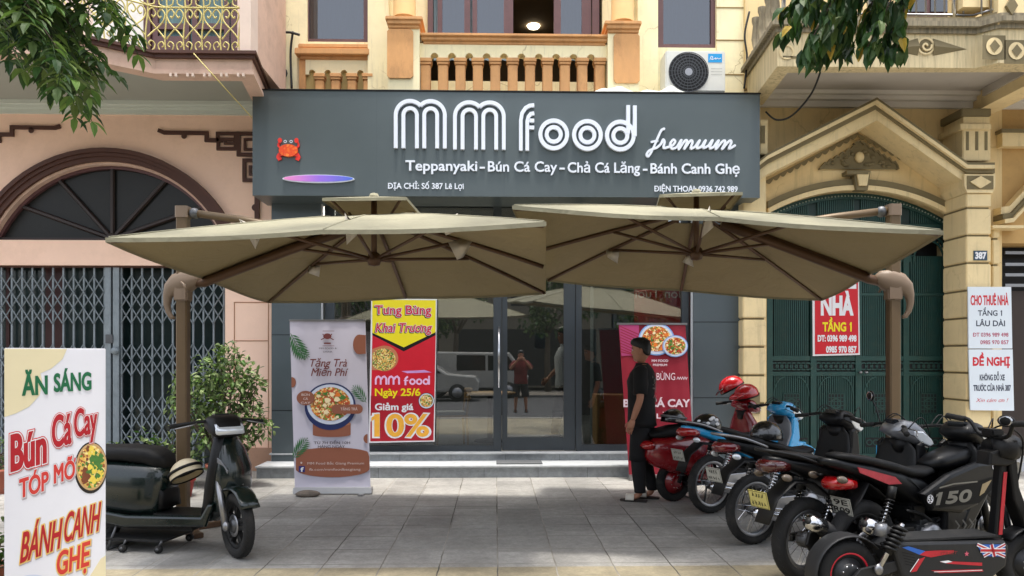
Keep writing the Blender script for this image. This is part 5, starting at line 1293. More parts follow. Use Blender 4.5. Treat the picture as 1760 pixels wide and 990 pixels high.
    # step-through frame cover, leg shields
    m = MB(); m.sweep([(.55, .55, .075, .06), (.68, .48, .07, .055), (.80, .50, .065, .055), (.92, .60, .06, .06), (1.0, .74, .06, .06)], col if not sport else M_black, n=14, e=3); m.build('centre_cover', B)
    for y in (-1, 1):
        m = MB(); pts = []
        m.prism([(1.02, .93), (1.06, .86), (1.08, .70), (1.02, .55), (.90, .40), (.80, .33), (.74, .36), (.80, .46), (.90, .60), (.96, .76), (.97, .90)], y * .155 - .02, y * .155 + .02, col, bev=.018); ls = m.build('leg_shield', B)
    m = MB(); m.sweep([(.78, .40, .13, .012), (.87, .56, .165, .014), (.945, .74, .175, .014), (.965, .86, .15, .014), (.96, .93, .09, .012)], shield_in or M_black, n=16, e=4); m.build('inner_panel', B)
    m = MB(); m.sweep([(1.10, .55, .05, .02), (1.12, .66, .10, .03), (1.09, .80, .13, .035), (1.05, .92, .10, .03)], col, n=14, e=3); m.build('front_cover', B)
    # fork, front mudguard
    m = MB(M0)
    for y in (-.075, .075): m.tube([(1.0, y, .80), (wb - .015, y, Rr)], .018, M_alu, n=8); m.tube([(1.09, y, .60), (wb - .01, y, Rr - .02)], .025, M_alu if not sport else M_black, n=8)
    m.build('fork', B)
    m = MB(M0); A = [(wb + (Rr + .035) * math.cos(R(t)), Rr + (Rr + .035) * math.sin(R(t)), .055 if 20 < t < 130 else .04, .012) for t in range(10, 150, 14)]
    m.sweep(A, col, n=12); m.sweep([(wb - .12, .56, .07, .04), (wb - .05, .62, .075, .035), (wb + .06, .625, .06, .02)], col, n=12); m.build('front_mudguard', B)
    # handlebar cowl, headlight
    cw = cowl or col
    m = MB(M0); m.prism([(.87, .985), (.90, 1.035), (.98, 1.075), (1.06, 1.06), (1.13, 1.0), (1.195, .915), (1.165, .87), (1.07, .885), (.96, .93)], -.125, .125, cw, bev=.05, smooth=True); m.sweep([(1.0, .84, .07, .05), (.98, .93, .085, .06)], M_black, n=12); ck = m.build('handlebar_cowl', B)
    for y in (-1, 1):
        m = MB(M0); m.prism([(1.03, 1.0), (1.10, .995), (1.16, .94), (1.178, .905), (1.15, .885), (1.08, .915), (1.03, .965)], y * .112 - .016, y * .112 + .016, M_clear, bev=.01); m.build('headlight', ck)
    m = MB(M0); m.box((.905, -.07, 1.045), (.965, .07, 1.075), mat('dial_glass', (30, 34, 38), .1), .012); m.build('dial', ck)
    grips(B, M0, .94, 1.02)
    m = MB(M0)
    for q in (-.2, .17, .21): m.tube(bez([(.95, q, 1.02), (1.06, q * .9, 1.06 + abs(q) * .2), (1.16, q * .5, .93), (1.12, q * .35, .75)], 5), .0045, M_black, n=5)
    m.build('brake_cable', B)
    m = MB()
    for y in (-1, 1): m.tube([(.30, y * .116, .725), (.42, y * .108, .64), (.56, y * .094, .55)], .004, M_dark, n=4)
    m.tube(bez([(.58, -.11, .40), (.66, -.13, .46), (.74, -.10, .50), (.86, -.06, .55)], 5), .008, M_dark, n=6); m.tube(bez([(.30, -.1, .5), (.42, -.12, .47), (.5, -.13, .42)], 4), .012, M_black, n=6)
    m.box((.36, -.10, .42), (.50, .10, .54), M_black, .02); m.tube([(.44, -.125, .2), (.56, -.15, .16), (.58, -.17, .13)], .008, M_steel, n=6)
    m.build('cable_run', B)
    return B, M0
M_sky = mat('sky_blue_paint', (36, 150, 205), .25, var=.05, coat=.8)
M_redp = mat('dark_red_paint', (128, 14, 22), .25, var=.06, coat=.8)
M_blk2 = mat('satin_black_paint', (15, 16, 18), .42, var=.15, coat=.05, spec=.22, dirt=(70, 66, 60), damt=.18, dscale=4)
M_green = mat('dark_green_paint', (11, 24, 22), .25, .0, var=.1, coat=.6, spec=.35)
M_silver = mat('silver_plastic', (120, 122, 126), .35, .5, var=.06)
M_gfx = mat('silver_decal', (112, 110, 102), .4, var=.05)
# ---- blue step-through
BL, M0 = underbone((2.126, 7.288), R(28), 'sky blue motorbike with chrome wire wheels parked second from the man', M_sky, plate=(M_pwhite, ('*', 'a')), shield_in=M_silver, steer=-.1)

# ---- black one with a dark red tail lamp and white plate
B3, M0 = underbone((2.123, 6.073), R(26), 'black motorbike with wine red tail lamp and white plate, parked next to the blue one', M_blk2, plate=(M_pwhite, ('*', 'bc')), steer=-.05, tail=mat('wine_lens', (96, 14, 20), .15, var=.05, coat=.8))
# ---- yellow plate, silver headlight cowl
B4, M0 = underbone((2.115, 5.04), R(26), 'black motorbike with yellow number plate and grey silver headlight cowl', M_blk2, sport=True, plate=(M_pyel, ('*', 'def')), cowl=M_silver, steer=-.5, rack=True, tail=mat('dark_lens', (60, 10, 12), .15, var=.05, coat=.8))
m = MB(); m.prism([(.985, .86), (1.0, .84), (1.005, .72), (.97, .60), (.955, .60), (.985, .73)], .10, .19, M_sky, bev=.004); m.build('inner_strip', B4)
mirror(B4, .95, 1.03, 1, M0)
m = MB()
for y in (-1,): m.M = Matrix.Translation((0, y * .129, 0)) @ Matrix(((1, 0, 0, 0), (0, 0, -1, 0), (0, 1, 0, 0), (0, 0, 0, 1))); m.stroke([(.02, .70), (.12, .715), (.2, .695), (.1, .68)], .008, .004, M_gfx, closed=True); m.stroke([(.1, .69), (.3, .66)], .006, .004, M_gfx)
m.build('decal', B4)
# ---- sport underbone with big side fairing and a 150 decal
B5, M0 = underbone((2.455, 4.94), R(22), 'black sport motorbike with silver 150 decal on its side fairing and bright red tail lamp', M_blk2, sport=True, plate=(M_pwhite, ('9E', 'R09')), spoke=False, steer=.1, rack=False, tl=(.10, -.11), pl=(.25, -.05))
m = MB()
for y in (-1, 1):
    m.prism([(.36, .62), (.46, .665), (.62, .735), (.90, .80), (1.16, .80), (1.19, .74), (1.02, .60), (.90, .50), (.74, .46), (.44, .50)], y * .155 - .035, y * .155 + .035, M_blk2, bev=.025)
    m.prism([(.60, .50), (.86, .48), (.92, .40), (.88, .26), (.70, .22), (.60, .30)], y * .14 - .03, y * .14 + .03, M_black, bev=.02)
fa = m.build('side_fairing', B5)
m = MB(Matrix.Translation((0, -.192, 0)) @ Matrix(((1, 0, 0, 0), (0, 0, -1, 0), (0, 1, 0, 0), (0, 0, 0, 1))))
m.flat([(.44, .64), (.80, .66), (1.10, .70), (1.04, .61), (.90, .52), (.50, .52)], .001, mat('decal_dark', (10, 10, 11), .6, spec=.15))
m.text('150', .47, .80, .545, .075, .004, M_gfx, bold=.05, shear=.35); m.flat([(.93, .65), (1.03, .675), (.95, .59), (.90, .57)], .003, mat('decal_gold', (150, 132, 96), .4)); m.stroke([(.50, .655), (.64, .672), (.88, .672)], .010, .003, M_gfx)
m.ring(1.06, .765, .019, .024, .003, M_white, 20); m.ring(1.06, .765, .006, .010, .003, M_white, 12)
for t in (90, 210, 330): m.stroke([(1.06, .765), (1.06 + .018 * math.cos(R(t)), .765 + .018 * math.sin(R(t)))], .004, .003, M_white)
m.ring(.41, .585, .026, .030, .003, M_white, 20); m.text('55', .387, .432, .566, .036, .003, M_white, bold=.03, shear=.1)
for k in range(3): m.stroke([(.66 + k * .07, .42), (.70 + k * .07, .38), (.66 + k * .07, .34)], .012, .0, M_steel)
m.build('decal', fa)
m = MB(); m.sweep([(.60, .78, .06, .03), (.72, .80, .10, .06), (.90, .83, .11, .07), (1.04, .87, .09, .05)], M_blk2, n=16); m.build('tank_cover', B5)
m = MB(M0); m.sweep([(1.02, .82, .10, .05), (1.12, .86, .13, .09), (1.20, .87, .10, .08), (1.27, .84, .05, .04)], M_blk2, n=16); m.build('front_fairing', B5)
mirror(B5, .95, 1.02, -1, M0, .05)
m = MB()
for y in (-1, 1): m.prism([(-.16, .735), (.18, .70), (.24, .66), (.12, .645), (-.14, .70)], y * .113 - .004, y * .113 + .004, mat('pink_red_decal', (160, 44, 56), .4, var=.2, scale=30))
lift(m)
m.build('stripe', B5)
# ---- scooters
def stretch(m, f):
    for v in m.v: v.x += f * min(1, max(0, (v.x + .1) / .4))
def scooter(pos, head, label, col, name, wb, Rr, steer, rear_round=1.0, hubm=None, alloy=M_black, seatcol=None, light_on_bar=True):
    B = thing(name, (pos[0], pos[1], 0), label, 'scooter', head)
    wheel(B, 0, Rr, .085, 'disc' if hubm else 'alloy', rimm=alloy, hubm=hubm)
    piv = wb - .32; M0 = Matrix.Translation((piv, 0, 0)) @ Matrix.Rotation(steer, 4, 'Z') @ Matrix.Translation((-piv, 0, 0))
    wheel(B, wb, Rr, .085, 'alloy', steer, piv, rimm=alloy)
    f = wb - 1.24                                             # extra length goes into the floor
    m = MB(); m.sweep([(-.34, .56, .05, .07), (-.26, .55, .12, .15), (-.08, .52, .165, .19), (.12, .49, .185, .225), (.30, .47, .175, .23), (.42, .46, .15, .22), (.47, .45, .10, .18)], col, n=20, e=2.8)
    stretch(m, f); bd = m.build('rear_body', B)
    m = MB(); m.sweep([(.40, .56, .11, .03), (.46, .45, .12, .03), (.47, .33, .13, .03)], M_black, n=12, e=3)
    stretch(m, f); m.build('kick_panel', bd)
    m = MB(); m.sweep([(-.30, .715, .06, .02), (-.22, .735, .12, .045), (-.02, .755, .145, .06), (.18, .76, .15, .065), (.32, .745, .14, .07), (.42, .70, .11, .07), (.455, .64, .07, .05)], M_seat, n=20, e=3); stretch(m, f); m.build('seat', B)
    m = MB(); m.box((.40 + f, -.17, .245), (.86 + f, .17, .30), M_black, .03); m.build('floorboard', B)
    m = MB()
    for y in (-1, 1): m.prism([(.05, .33), (.42, .285), (.86 + f, .30), (.92 + f, .40), (.97 + f, .40), (.90 + f, .22), (.4, .19), (.12, .23)], y * .165 - .025, y * .165 + .025, col, bev=.02)
    m.build('side_skirt', B)
    m = MB(); m.sweep([(.84 + f, .26, .12, .05), (.89 + f, .38, .16, .06), (.93 + f, .52, .195, .065), (.96 + f, .68, .205, .06), (.97 + f, .82, .17, .06), (.955 + f, .93, .10, .055), (.94 + f, 1.0, .05, .04)], M_black if col is M_green else col, n=18, e=3); ls = m.build('leg_shield', B)
    m = MB(); m.sweep([(.88 + f, .27, .10, .05), (.97 + f, .38, .15, .10), (1.02 + f, .52, .185, .12), (1.025 + f, .66, .19, .105), (1.0 + f, .80, .155, .08), (.97 + f, .91, .09, .055), (.955 + f, .95, .05, .03)], col, n=24, e=2.5); m.build('front_cover', B)
    m = MB()
    for y in (-1, 1): m.prism([(.96 + f, .78), (1.03 + f, .74), (1.09 + f, .66), (1.085 + f, .635), (1.02 + f, .70), (.95 + f, .745)], y * .165 - .012, y * .165 + .012, M_silver, bev=.006)
    m.build('trim', ls)
    m = MB(M0)
    for y in (-.085, .085): m.tube([(wb - .19, y, .64), (wb - .02, y, Rr - .01)], .024, M_alu, n=10); m.ell((wb - .015, y, Rr), (.035, .025, .04), M_alu, 10, 6)
    m.build('fork', B)
    m = MB(M0); m.sweep([(wb + (Rr + .035) * math.cos(R(t)), Rr + (Rr + .035) * math.sin(R(t)), .075, .016) for t in range(35, 150, 12)], col, n=14); m.build('front_mudguard', B)
    hx, hz = .93 + f, 1.02
    m = MB(M0); m.prism([(hx - .07, hz - .03), (hx - .05, hz + .03), (hx + .03, hz + .06), (hx + .11, hz + .035), (hx + .175, hz - .03), (hx + .19, hz - .09), (hx + .13, hz - .11), (hx + .02, hz - .08)], -.135, .135, M_black if col is M_green else col, bev=.05, smooth=True)
    m.sweep([(hx + .03, hz - .17, .07, .06), (hx + .02, hz - .07, .09, .06)], M_black, n=12); ck = m.build('handlebar_cowl', B)
    m = MB(M0); m.prism([(hx + .12, hz + .015), (hx + .182, hz - .035), (hx + .195, hz - .085), (hx + .15, hz - .09), (hx + .11, hz - .03)], -.115, .115, M_clear, bev=.02, smooth=True); m.build('headlight', ck)
    m = MB(M0); m.box((hx - .045, -.07, hz + .03), (hx + .03, .07, hz + .066), mat('dial_glass', (30, 34, 38), .1), .012); m.build('dial', ck)
    grips(B, M0, hx, hz, half=.36)
    m = MB(); m.sweep([(-.39, .60, .06, .02), (-.35, .61, .10, .05), (-.31, .62, .10, .05)], M_lens, n=14); m.build('tail_light', B)
    m = MB(); m.tube([(-.02, -.12, Rr), (.12, -.13, .56)], .02, M_black, n=8); spring(m, (.01, -.12, Rr + .06), (.11, -.13, .52), .032, 7, .006, M_steel); m.build('shock_absorber', B)
    m = MB(); m.box((.1, -.11, .16), (.75 + f, .11, .245), M_dark, .03); m.tube([(.32, -.16, .2), (.26, -.19, .01)], .011, M_steel, n=6); m.tube([(.32, .16, .2), (.26, .19, .01)], .011, M_steel, n=6); m.tube([(.26, -.19, .012), (.26, .19, .012)], .011, M_steel, n=6); m.build('centre_stand', B)
    return B, M0
GS, M0 = scooter((-3.29, 6.22), R(-12), 'dark green electric scooter with black seat parked behind the food sign, front wheel turned', M_green, 'electric_scooter', 1.45, .25, R(-36))
m = MB()
for x, y in ((.05, -.2), (.42, -.22), (.72, -.2), (.05, .2), (.72, .2)):
    m.lathe([(0, -.018), (.028, -.018), (.032, 0), (.028, .018), (0, .018)], (x, y, .034), M_rub, axis='y', n=14); m.lathe([(0, -.021), (.014, -.021), (.014, .021)], (x, y, .034), M_steel, axis='y', n=10); m.tube([(x, y, .05), (x + .03, y, .1)], .009, M_steel, n=6)
m.box((0, -.2, .085), (.76, .2, .10), M_dark, .005)
tag(m.build('wheel_dolly', origin=(0, 0, 0)), 'low black trolley on small castors under the dark green scooter', 'trolley').matrix_world = Matrix.Translation((-3.29, 6.22, 0)) @ Matrix.Rotation(R(-12), 4, 'Z')
m = MB(Matrix.Translation((0, -.166, 0)) @ Matrix(((1, 0, 0, 0), (0, 0, -1, 0), (0, 1, 0, 0), (0, 0, 0, 1)))); m.stroke([(-.02, .61), (.15, .60)], .004, .016, M_gfx); m.build('decal', GS)
RS, M0 = scooter((1.90, 7.90), R(24), 'dark red scooter with red hub cover parked right beside the standing man', M_redp, 'scooter', 1.24, .215, -.15, hubm=M_redp)
m = MB(Matrix.Translation((0, -.182, 0)) @ Matrix(((1, 0, 0, 0), (0, 0, -1, 0), (0, 1, 0, 0), (0, 0, 0, 1)))); m.stroke(bez([(0, .55, 0), (.03, .585, 0), (.05, .56, 0), (.03, .53, 0), (.07, .55, 0), (.1, .575, 0), (.11, .545, 0), (.15, .56, 0)], 5), .007, .004, M_gfx); m.build('script_badge', RS)
# ---- electric kick scooter in front
ES = thing('electric_kick_scooter', (2.163, 4.55, 0), 'black electric kick scooter with fat tyre, red stem strip and flag decal', 'kick scooter', R(9))
M_deck = mat('black_deck', (24, 25, 27), .5, var=.15, bump=.1)
wheel(ES, 0, .205, .10, 'disc', rimm=M_black, hubm=mat('motor_cover', (44, 45, 47), .45, .4, var=.15), line=mat('red_rim_line', (190, 30, 48), .4))
wheel(ES, 1.28, .205, .10, 'disc', rimm=M_black, hubm=MATS['motor_cover'])
m = MB(); m.sweep([(.235 * math.cos(R(t)), .205 + .235 * math.sin(R(t)), .07, .008) for t in range(40, 200, 12)], M_deck, n=12); m.build('rear_mudguard', ES)
m = MB(); m.prism([(.24, .36), (.30, .405), (1.03, .385), (1.06, .35), (1.04, .22), (.92, .14), (.40, .14), (.30, .20)], -.115, .115, M_deck, bev=.018); m.box((.30, -.10, .40), (1.0, .10, .415), M_rub, .004); dk = m.build('deck', ES)
Ms = Matrix.Translation((0, -.117, 0)) @ Matrix(((1, 0, 0, 0), (0, 0, -1, 0), (0, 1, 0, 0), (0, 0, 0, 1)))
m = MB(Ms); bl = mat('decal_blue', (40, 96, 180), .4, var=.1); rd = mat('decal_red', (178, 32, 44), .4, var=.15, scale=20)
m.flat([(.30, .375), (.345, .38), (.46, .345), (.42, .325)], .001, bl); m.flat([(.46, .345), (.42, .325), (.50, .305), (.66, .325), (.66, .34), (.55, .345)], .001, rd); m.text('STREET', .56, .68, .318, .017, .002, mat('decal_brown', (120, 40, 40), .4, var=.0), bold=.02, shear=.3)
m.flat([(.42, .30), (.46, .31), (.40, .225), (.36, .22)], .0012, rd); m.stroke([(.415, .30), (.355, .225)], .005, .0016, M_white)
m.flat([(.56, .275), (.60, .277), (.86, .255), (.86, .235), (.62, .26)], .001, rd); m.flat([(.56, .277), (.62, .281), (.65, .27), (.60, .265)], .0015, M_white)
m.flat([(.50, .225), (.86, .215), (.87, .20), (.56, .205)], .001, rd); m.stroke([(.52, .215), (.86, .208)], .004, .0016, M_white)
fx0, fz0, fw, fh = .82, .285, .205, .085                    # flag: white and red crosses on blue
m.flat([(fx0, fz0 + fh), (fx0 + fw, fz0 + fh - .008), (fx0 + fw, fz0), (fx0 + .05, fz0 + .01)], .001, bl)
P4 = [(fx0 + .004, fz0 + fh), (fx0 + fw, fz0 + fh - .008), (fx0 + fw, fz0), (fx0 + .05, fz0 + .01)]
for w_, mt, dz in ((.022, M_white, .0016), (.009, rd, .0024)): m.stroke([P4[0], P4[2]], w_, dz, mt); m.stroke([P4[3], P4[1]], w_, dz, mt)
mid = lambda a, b: ((a[0] + b[0]) / 2, (a[1] + b[1]) / 2)
for w_, mt, dz in ((.028, M_white, .0032), (.016, rd, .004)): m.stroke([mid(P4[0], P4[1]), mid(P4[3], P4[2])], w_, dz, mt); m.stroke([mid(P4[0], P4[3]), mid(P4[1], P4[2])], w_, dz, mt)
m.flat([(.75 + .018 * (1 if i % 2 == 0 else .42) * math.cos(R(90 + 36 * i)), .315 + .018 * (1 if i % 2 == 0 else .42) * math.sin(R(90 + 36 * i))) for i in range(10)], .0016, mat('decal_pink', (200, 90, 110), .4))
for k in range(5): m.stroke([(.30 + k * .006, .345 - k * .018), (.385 + k * .004, .325 - k * .018)], .005, .001, M_rub)
m.build('decal', dk)
m = MB(); 
for y in (-.085, .085): m.prism([(-.04, .17), (.05, .17), (.34, .24), (.34, .30), (.04, .25)], y - .012, y + .012, M_deck, bev=.004)
m.build('swingarm', ES)
m = MB()
for y in (-.12,): m.tube([(.15, y, .27), (.30, y, .52)], .016, M_chrome, n=10); spring(m, (.2, y, .36), (.29, y, .5), .036, 6, .011, M_black); m.tube([(.195, y, .345), (.29, y, .505)], .026, M_black, n=10); m.ell((.14, y, .25), (.03, .02, .035), M_alu, 10, 6)
m.build('shock_absorber', ES)
m = MB(); m.tube([(.17, -.1, .45), (.17, -.1, .52)], .035, M_silver, n=14); m.tube([(.17, -.1, .40), (.25, -.08, .38)], .01, M_black, n=6); m.build('turn_signal', ES)
m = MB(); m.prism([(1.03, .36), (1.085, .36), (1.13, .86), (1.08, .86)], -.03, .03, M_black, bev=.008); stm = m.build('stem', ES)
m = MB(); m.prism([(1.058, .40), (1.085, .40), (1.122, .80), (1.096, .80)], -.036, -.031, rd, bev=.002); m.build('reflector', stm)
m = MB(); m.prism([(.97, .85), (1.10, .84), (1.16, .86), (1.17, .93), (1.04, .945), (.98, .93)], -.06, .06, M_black, bev=.012); m.build('folding_block', ES)
m = MB(); m.prism([(1.12, .90), (1.18, .90), (1.20, .70), (1.34, .36), (1.28, .34), (1.16, .62)], -.05, .05, M_black, bev=.01); m.tube([(1.22, -.09, .56), (1.29, -.09, .2)], .02, M_black, n=8); m.tube([(1.22, .09, .56), (1.29, .09, .2)], .02, M_black, n=8); m.build('fork', ES)
m = MB(); m.sweep([(1.30 + .235 * math.cos(R(t)), .205 + .235 * math.sin(R(t)), .06, .008) for t in range(10, 150, 14)], M_deck, n=12); m.build('front_mudguard', ES)
m = MB(); m.tube([(1.06, 0, .93), (1.05, 0, 1.02)], .02, M_black, n=8); m.tube(bez([(1.00, -.30, 1.13), (1.03, -.18, 1.12), (1.05, -.1, 1.03), (1.05, .1, 1.03), (1.03, .18, 1.12), (1.0, .30, 1.13)], 5), .013, M_black, n=8); hb = m.build('handlebar', ES)
for y in (-1, 1): m = MB(); m.tube([(1.02, y * .2, 1.122), (.995, y * .33, 1.135)], .019, M_rub, n=10); m.build('grip', hb)
m = MB(); m.tube([(1.12, -.1, 1.0), (1.14, 0, 1.02), (1.12, .1, 1.0)], .012, M_black, n=6); m.sweep([(1.04, .95, .09, .06), (1.12, .955, .11, .085), (1.17, .955, .10, .085)], M_black, n=16); hl = m.build('headlight', ES)
m = MB(); m.sweep([(1.165, .955, .088, .072), (1.185, .955, .075, .06)], M_clear, n=16); m.build('lens', hl)
m = MB(); m.box((1.0, -.05, 1.03), (1.09, .05, 1.075), M_black, .01); m.build('display', hb)
m = MB(); m.tube(bez([(1.02, -.16, 1.1), (1.14, -.13, 1.02), (1.2, -.06, .86), (1.18, -.04, .7)], 6), .006, M_black, n=6); m.tube(bez([(1.02, -.2, 1.11), (1.22, -.16, 1.06), (1.26, -.06, .8), (1.25, -.07, .5)], 6), .005, M_black, n=6); m.build('brake_cable', ES)
# ---- helmets
def helmet(name, loc, rz, tilt, shell, label, visor=None, strap=False, band=None):
    m = MB(Matrix.Rotation(rz, 4, 'Z') @ Matrix.Rotation(tilt, 4, 'Y'))
    m.ell((0, 0, .0), (.145, .115, .125), shell, 24, 12, -.15, 1)
    o = m.build(name); o.location = loc; tag(o, label, 'helmet', None)
    M1 = m.M
    m = MB(M1); m.lathe([(.108, -.02), (.118, -.028), (.119, -.012)], (0, 0, 0), M_black, n=24); 
    for p in m.v: pass
    m.v = [M1 @ Vector(((M1.inverted() @ v).x * 1.24, (M1.inverted() @ v).y, (M1.inverted() @ v).z)) for v in m.v]; m.build('rim', o)
    if visor: m = MB(M1); m.sweep([(.10, .035, .10, .008), (.16, .02, .085, .008), (.20, -.005, .05, .006)], visor, n=12); m.build('peak', o)
    if band: m = MB(M1); m.tube([(.148 * math.cos(R(t)) * .985, .118 * math.sin(R(t)) * .985, .035) for t in range(0, 360, 15)], .012, band, n=6, closed=True); m.build('band', o)
    return o
M_hred = mat('helmet_red', (176, 16, 24), .25, var=.05, coat=.8); M_hblk = mat('helmet_black', (16, 16, 18), .25, var=.08, coat=.7); M_hcream = mat('helmet_cream', (206, 192, 160), .4, var=.06)
def world_of(root, p): return root.location + Matrix.Rotation(root.rotation_euler.z, 3, 'Z') @ Vector(p)
# helmets on the bikes
helmet('helmet', world_of(BL, (-.05, 0, .86)), R(190), R(-6), M_hblk, 'glossy black helmet with white print resting on the blue motorbike seat')
h_ = [o for o in COL.objects if o.name.startswith('helmet') and o.type == 'MESH'][-1]
M1 = Matrix.Rotation(R(190), 4, 'Z'); m = MB(); random.seed(5)
for k in range(7):
    a, b = random.uniform(30, 120), random.uniform(8, 45); p = Vector((.147 * math.cos(R(a)) * math.cos(R(b)), .117 * math.sin(R(a)) * math.cos(R(b)), .127 * math.sin(R(b)))); m.M = M1 @ Matrix.Translation(p); m.ell((0, 0, 0), (.022, .008, .016), M_white, 8, 5)
m.build('print', h_)
helmet('helmet', world_of(B3, (.12, -.02, .885)), R(20), R(4), M_hblk, 'plain black helmet resting on the seat of the motorbike with the wine red lamp')
helmet('helmet', world_of(RS, (.0, 0, .865)), R(210), R(-8), M_hblk, 'dark patterned helmet on the red scooter seat close behind the man', band=M_silver)
helmet('helmet', world_of(RS, (.90, -.12, 1.12)), R(200), R(14), M_hred, 'glossy red helmet hanging on the red scooter handlebar', visor=M_hred)
helmet('helmet', world_of(RS, (.92, .14, 1.2)), R(170), R(30), M_hred, 'second red helmet tipped on top of the red scooter mirror', visor=M_hblk)
helmet('helmet', world_of(GS, (.86, -.05, .60)), R(150), R(28), M_hcream, 'cream helmet with dark stripe hanging inside the dark green scooter leg shield', band=M_black)

# ================================================================== BANNERS, POSTERS, SIGNS
M_food = ramp_mat('noodle_print', [(206, 120, 48), (232, 196, 120), (110, 140, 48), (190, 70, 34), (240, 220, 170), (150, 90, 40)], 'VORONOI', 60)
M_food2 = ramp_mat('noodle_print_fine', [(222, 170, 80), (240, 222, 150), (80, 140, 50), (150, 84, 44), (226, 190, 96)], 'VORONOI', 75)
M_leafp = mat('printed_leaf', (52, 104, 58), .6, var=.2, scale=20); M_choco = mat('printed_brown', (140, 84, 62), .6, var=.03); M_lil = mat('banner_cloth', (196, 192, 206), .6, var=.03, scale=2)
def bowl_print(m, cx, cy, r, w, rim, food, q=1.0):
    m.disc(cx, cy, r, r * q, w, rim, 36); m.disc(cx, cy, r * .93, r * .93 * q, w + .001, mat('bowl_glaze', (200, 208, 226), .4, var=.02), 36); m.disc(cx, cy + r * .02, r * .80, r * .78 * q, w + .002, food, 36)
    rnd = random.Random(int(cx * 7 + cy))
    cols = [mat('print_orange', (226, 122, 44), .5, var=.15, scale=60), mat('print_green', (70, 120, 50), .5, var=.2, scale=60), mat('print_cream', (238, 220, 176), .5, var=.05), mat('print_rust', (176, 66, 34), .5, var=.15)]
    for k in range(26):
        a, d = rnd.uniform(0, 6.28), r * .72 * math.sqrt(rnd.random()); s_ = r * rnd.uniform(.07, .17); t = rnd.uniform(0, 3.1)
        pts = [(cx + d * math.cos(a) + s_ * math.cos(t + u) * (1 if i % 2 else .6), cy + (d * math.sin(a) + s_ * math.sin(t + u) * .8) * q) for i, u in enumerate([j * 1.05 for j in range(6)])]
        m.flat(pts, w + .003 + .0001 * k, rnd.choice(cols))
def frond(m, x0, y0, ang, L, n, w, mt):
    c, s_ = math.cos(R(ang)), math.sin(R(ang)); m.stroke([(x0, y0), (x0 + c * L, y0 + s_ * L)], L * .02, w, mt)
    for k in range(n):
        t = (k + .5) / n; px, py = x0 + c * L * t, y0 + s_ * L * t; l = L * .42 * math.sin(math.pi * (t * .8 + .2))
        for sg in (-1, 1):
            b = R(ang + sg * 42); e = (px + l * math.cos(b), py + l * math.sin(b)); nx, ny = -math.sin(b) * l * .1, math.cos(b) * l * .1; md = (px + (e[0] - px) * .45, py + (e[1] - py) * .45)
            m.flat([(px, py), (md[0] + nx, md[1] + ny), e, (md[0] - nx, md[1] - ny)], w, mt)
def cloth(Y, quad, mt, amp, nx=40, ny=20, ref=None):
    """slightly rippled sheet with four photo corners (tl, tr, br, bl) on the plane y=Y"""
    M = pixM(sum(q[0] for q in quad) / 4, sum(q[1] for q in quad) / 4, Y); m = MB(M); vs = []
    for j in range(ny + 1):
        for i in range(nx + 1):
            s_, t = i / nx, j / ny; a = [quad[0][k] + (quad[1][k] - quad[0][k]) * s_ for k in (0, 1)]; b = [quad[3][k] + (quad[2][k] - quad[3][k]) * s_ for k in (0, 1)]
            vs.append((a[0] + (b[0] - a[0]) * t, -(a[1] + (b[1] - a[1]) * t), amp * (math.sin(s_ * 17 + t * 2) + .6 * math.sin(s_ * 31 - t * 3)) * (.4 + t * (1 - t) * 2)))
    fs = [(j * (nx + 1) + i, (j + 1) * (nx + 1) + i, (j + 1) * (nx + 1) + i + 1, j * (nx + 1) + i + 1) for j in range(ny) for i in range(nx)]
    m.add(vs, fs, mt, True); m.add([(v[0], v[1], v[2] - .002) for v in vs], [f[::-1] for f in fs], mt, True); return m, M
# ---- white roll-up banner
Yr = 8.42
RB = thing('rollup_banner', (X(573, Yr), Yr, 0), 'white and brown roll-up banner with a big noodle bowl, standing left of the red poster', 'banner', world=True)
m, M = cloth(Yr, [(498, 551), (628, 551), (637, 838), (507, 843)], M_lil, .004); m.build('banner_sheet', RB)
m = MB(M); wv = .013
for t, x0, x1, b, cp, sh in (('Tặng Trà', 531, 596, 630, 13, .25), ('Miễn Phí', 535, 596, 646, 13, .25)): m.text(t, x0, x1, -b, cp, wv + (b > 640) * .0006, mat('banner_maroon', (112, 52, 50), .6, var=.02), bold=.012, shear=sh)
for t, x0, x1, b, cp in (('TỪ 7H ĐẾN 10H', 540, 602, 763, 4.4), ('HÀNG NGÀY', 547, 593, 769.5, 4.4)): m.text(t, x0, x1, -b, cp, wv + (b > 765) * .0006, mat('banner_grey', (84, 76, 84), .6, var=.02), bold=.02)
m.text('MM FOOD &', 549, 579, -600, 2.6, wv, MATS['banner_grey'], bold=.01); m.text('DRINK', 556, 572, -606, 2.6, wv, MATS['banner_grey'], bold=.01)
m.stroke([(555, -594.5), (575, -594.5)], .8, wv + .0004, MATS['banner_maroon']); m.stroke([(555, -569), (575, -569)], .8, wv, MATS['banner_maroon'])
m.build('lettering', RB)
m = MB(M); wq = .009
m.flat([(618 + 11 * math.cos(R(t)), -592 + 17 * math.sin(R(t))) for t in range(80, 281, 10)] + [(629, -608), (629, -576)], wq, M_choco)
m.flat([(502 + 7 * math.cos(R(t)), -657 + 9 * math.sin(R(t))) for t in range(-95, 96, 10)], wq, M_choco); m.flat([(632 - 7 * math.cos(R(t)), -754 + 8 * math.sin(R(t))) for t in range(-90, 91, 10)], wq, M_choco)
frond(m, 500, -573, -62, 52, 9, wq, M_leafp); frond(m, 502, -596, -30, 36, 7, wq + .0005, M_leafp); frond(m, 630, -692, 128, 38, 8, wq, M_leafp); frond(m, 504, -788, 55, 44, 9, wq + .0015, M_leafp)
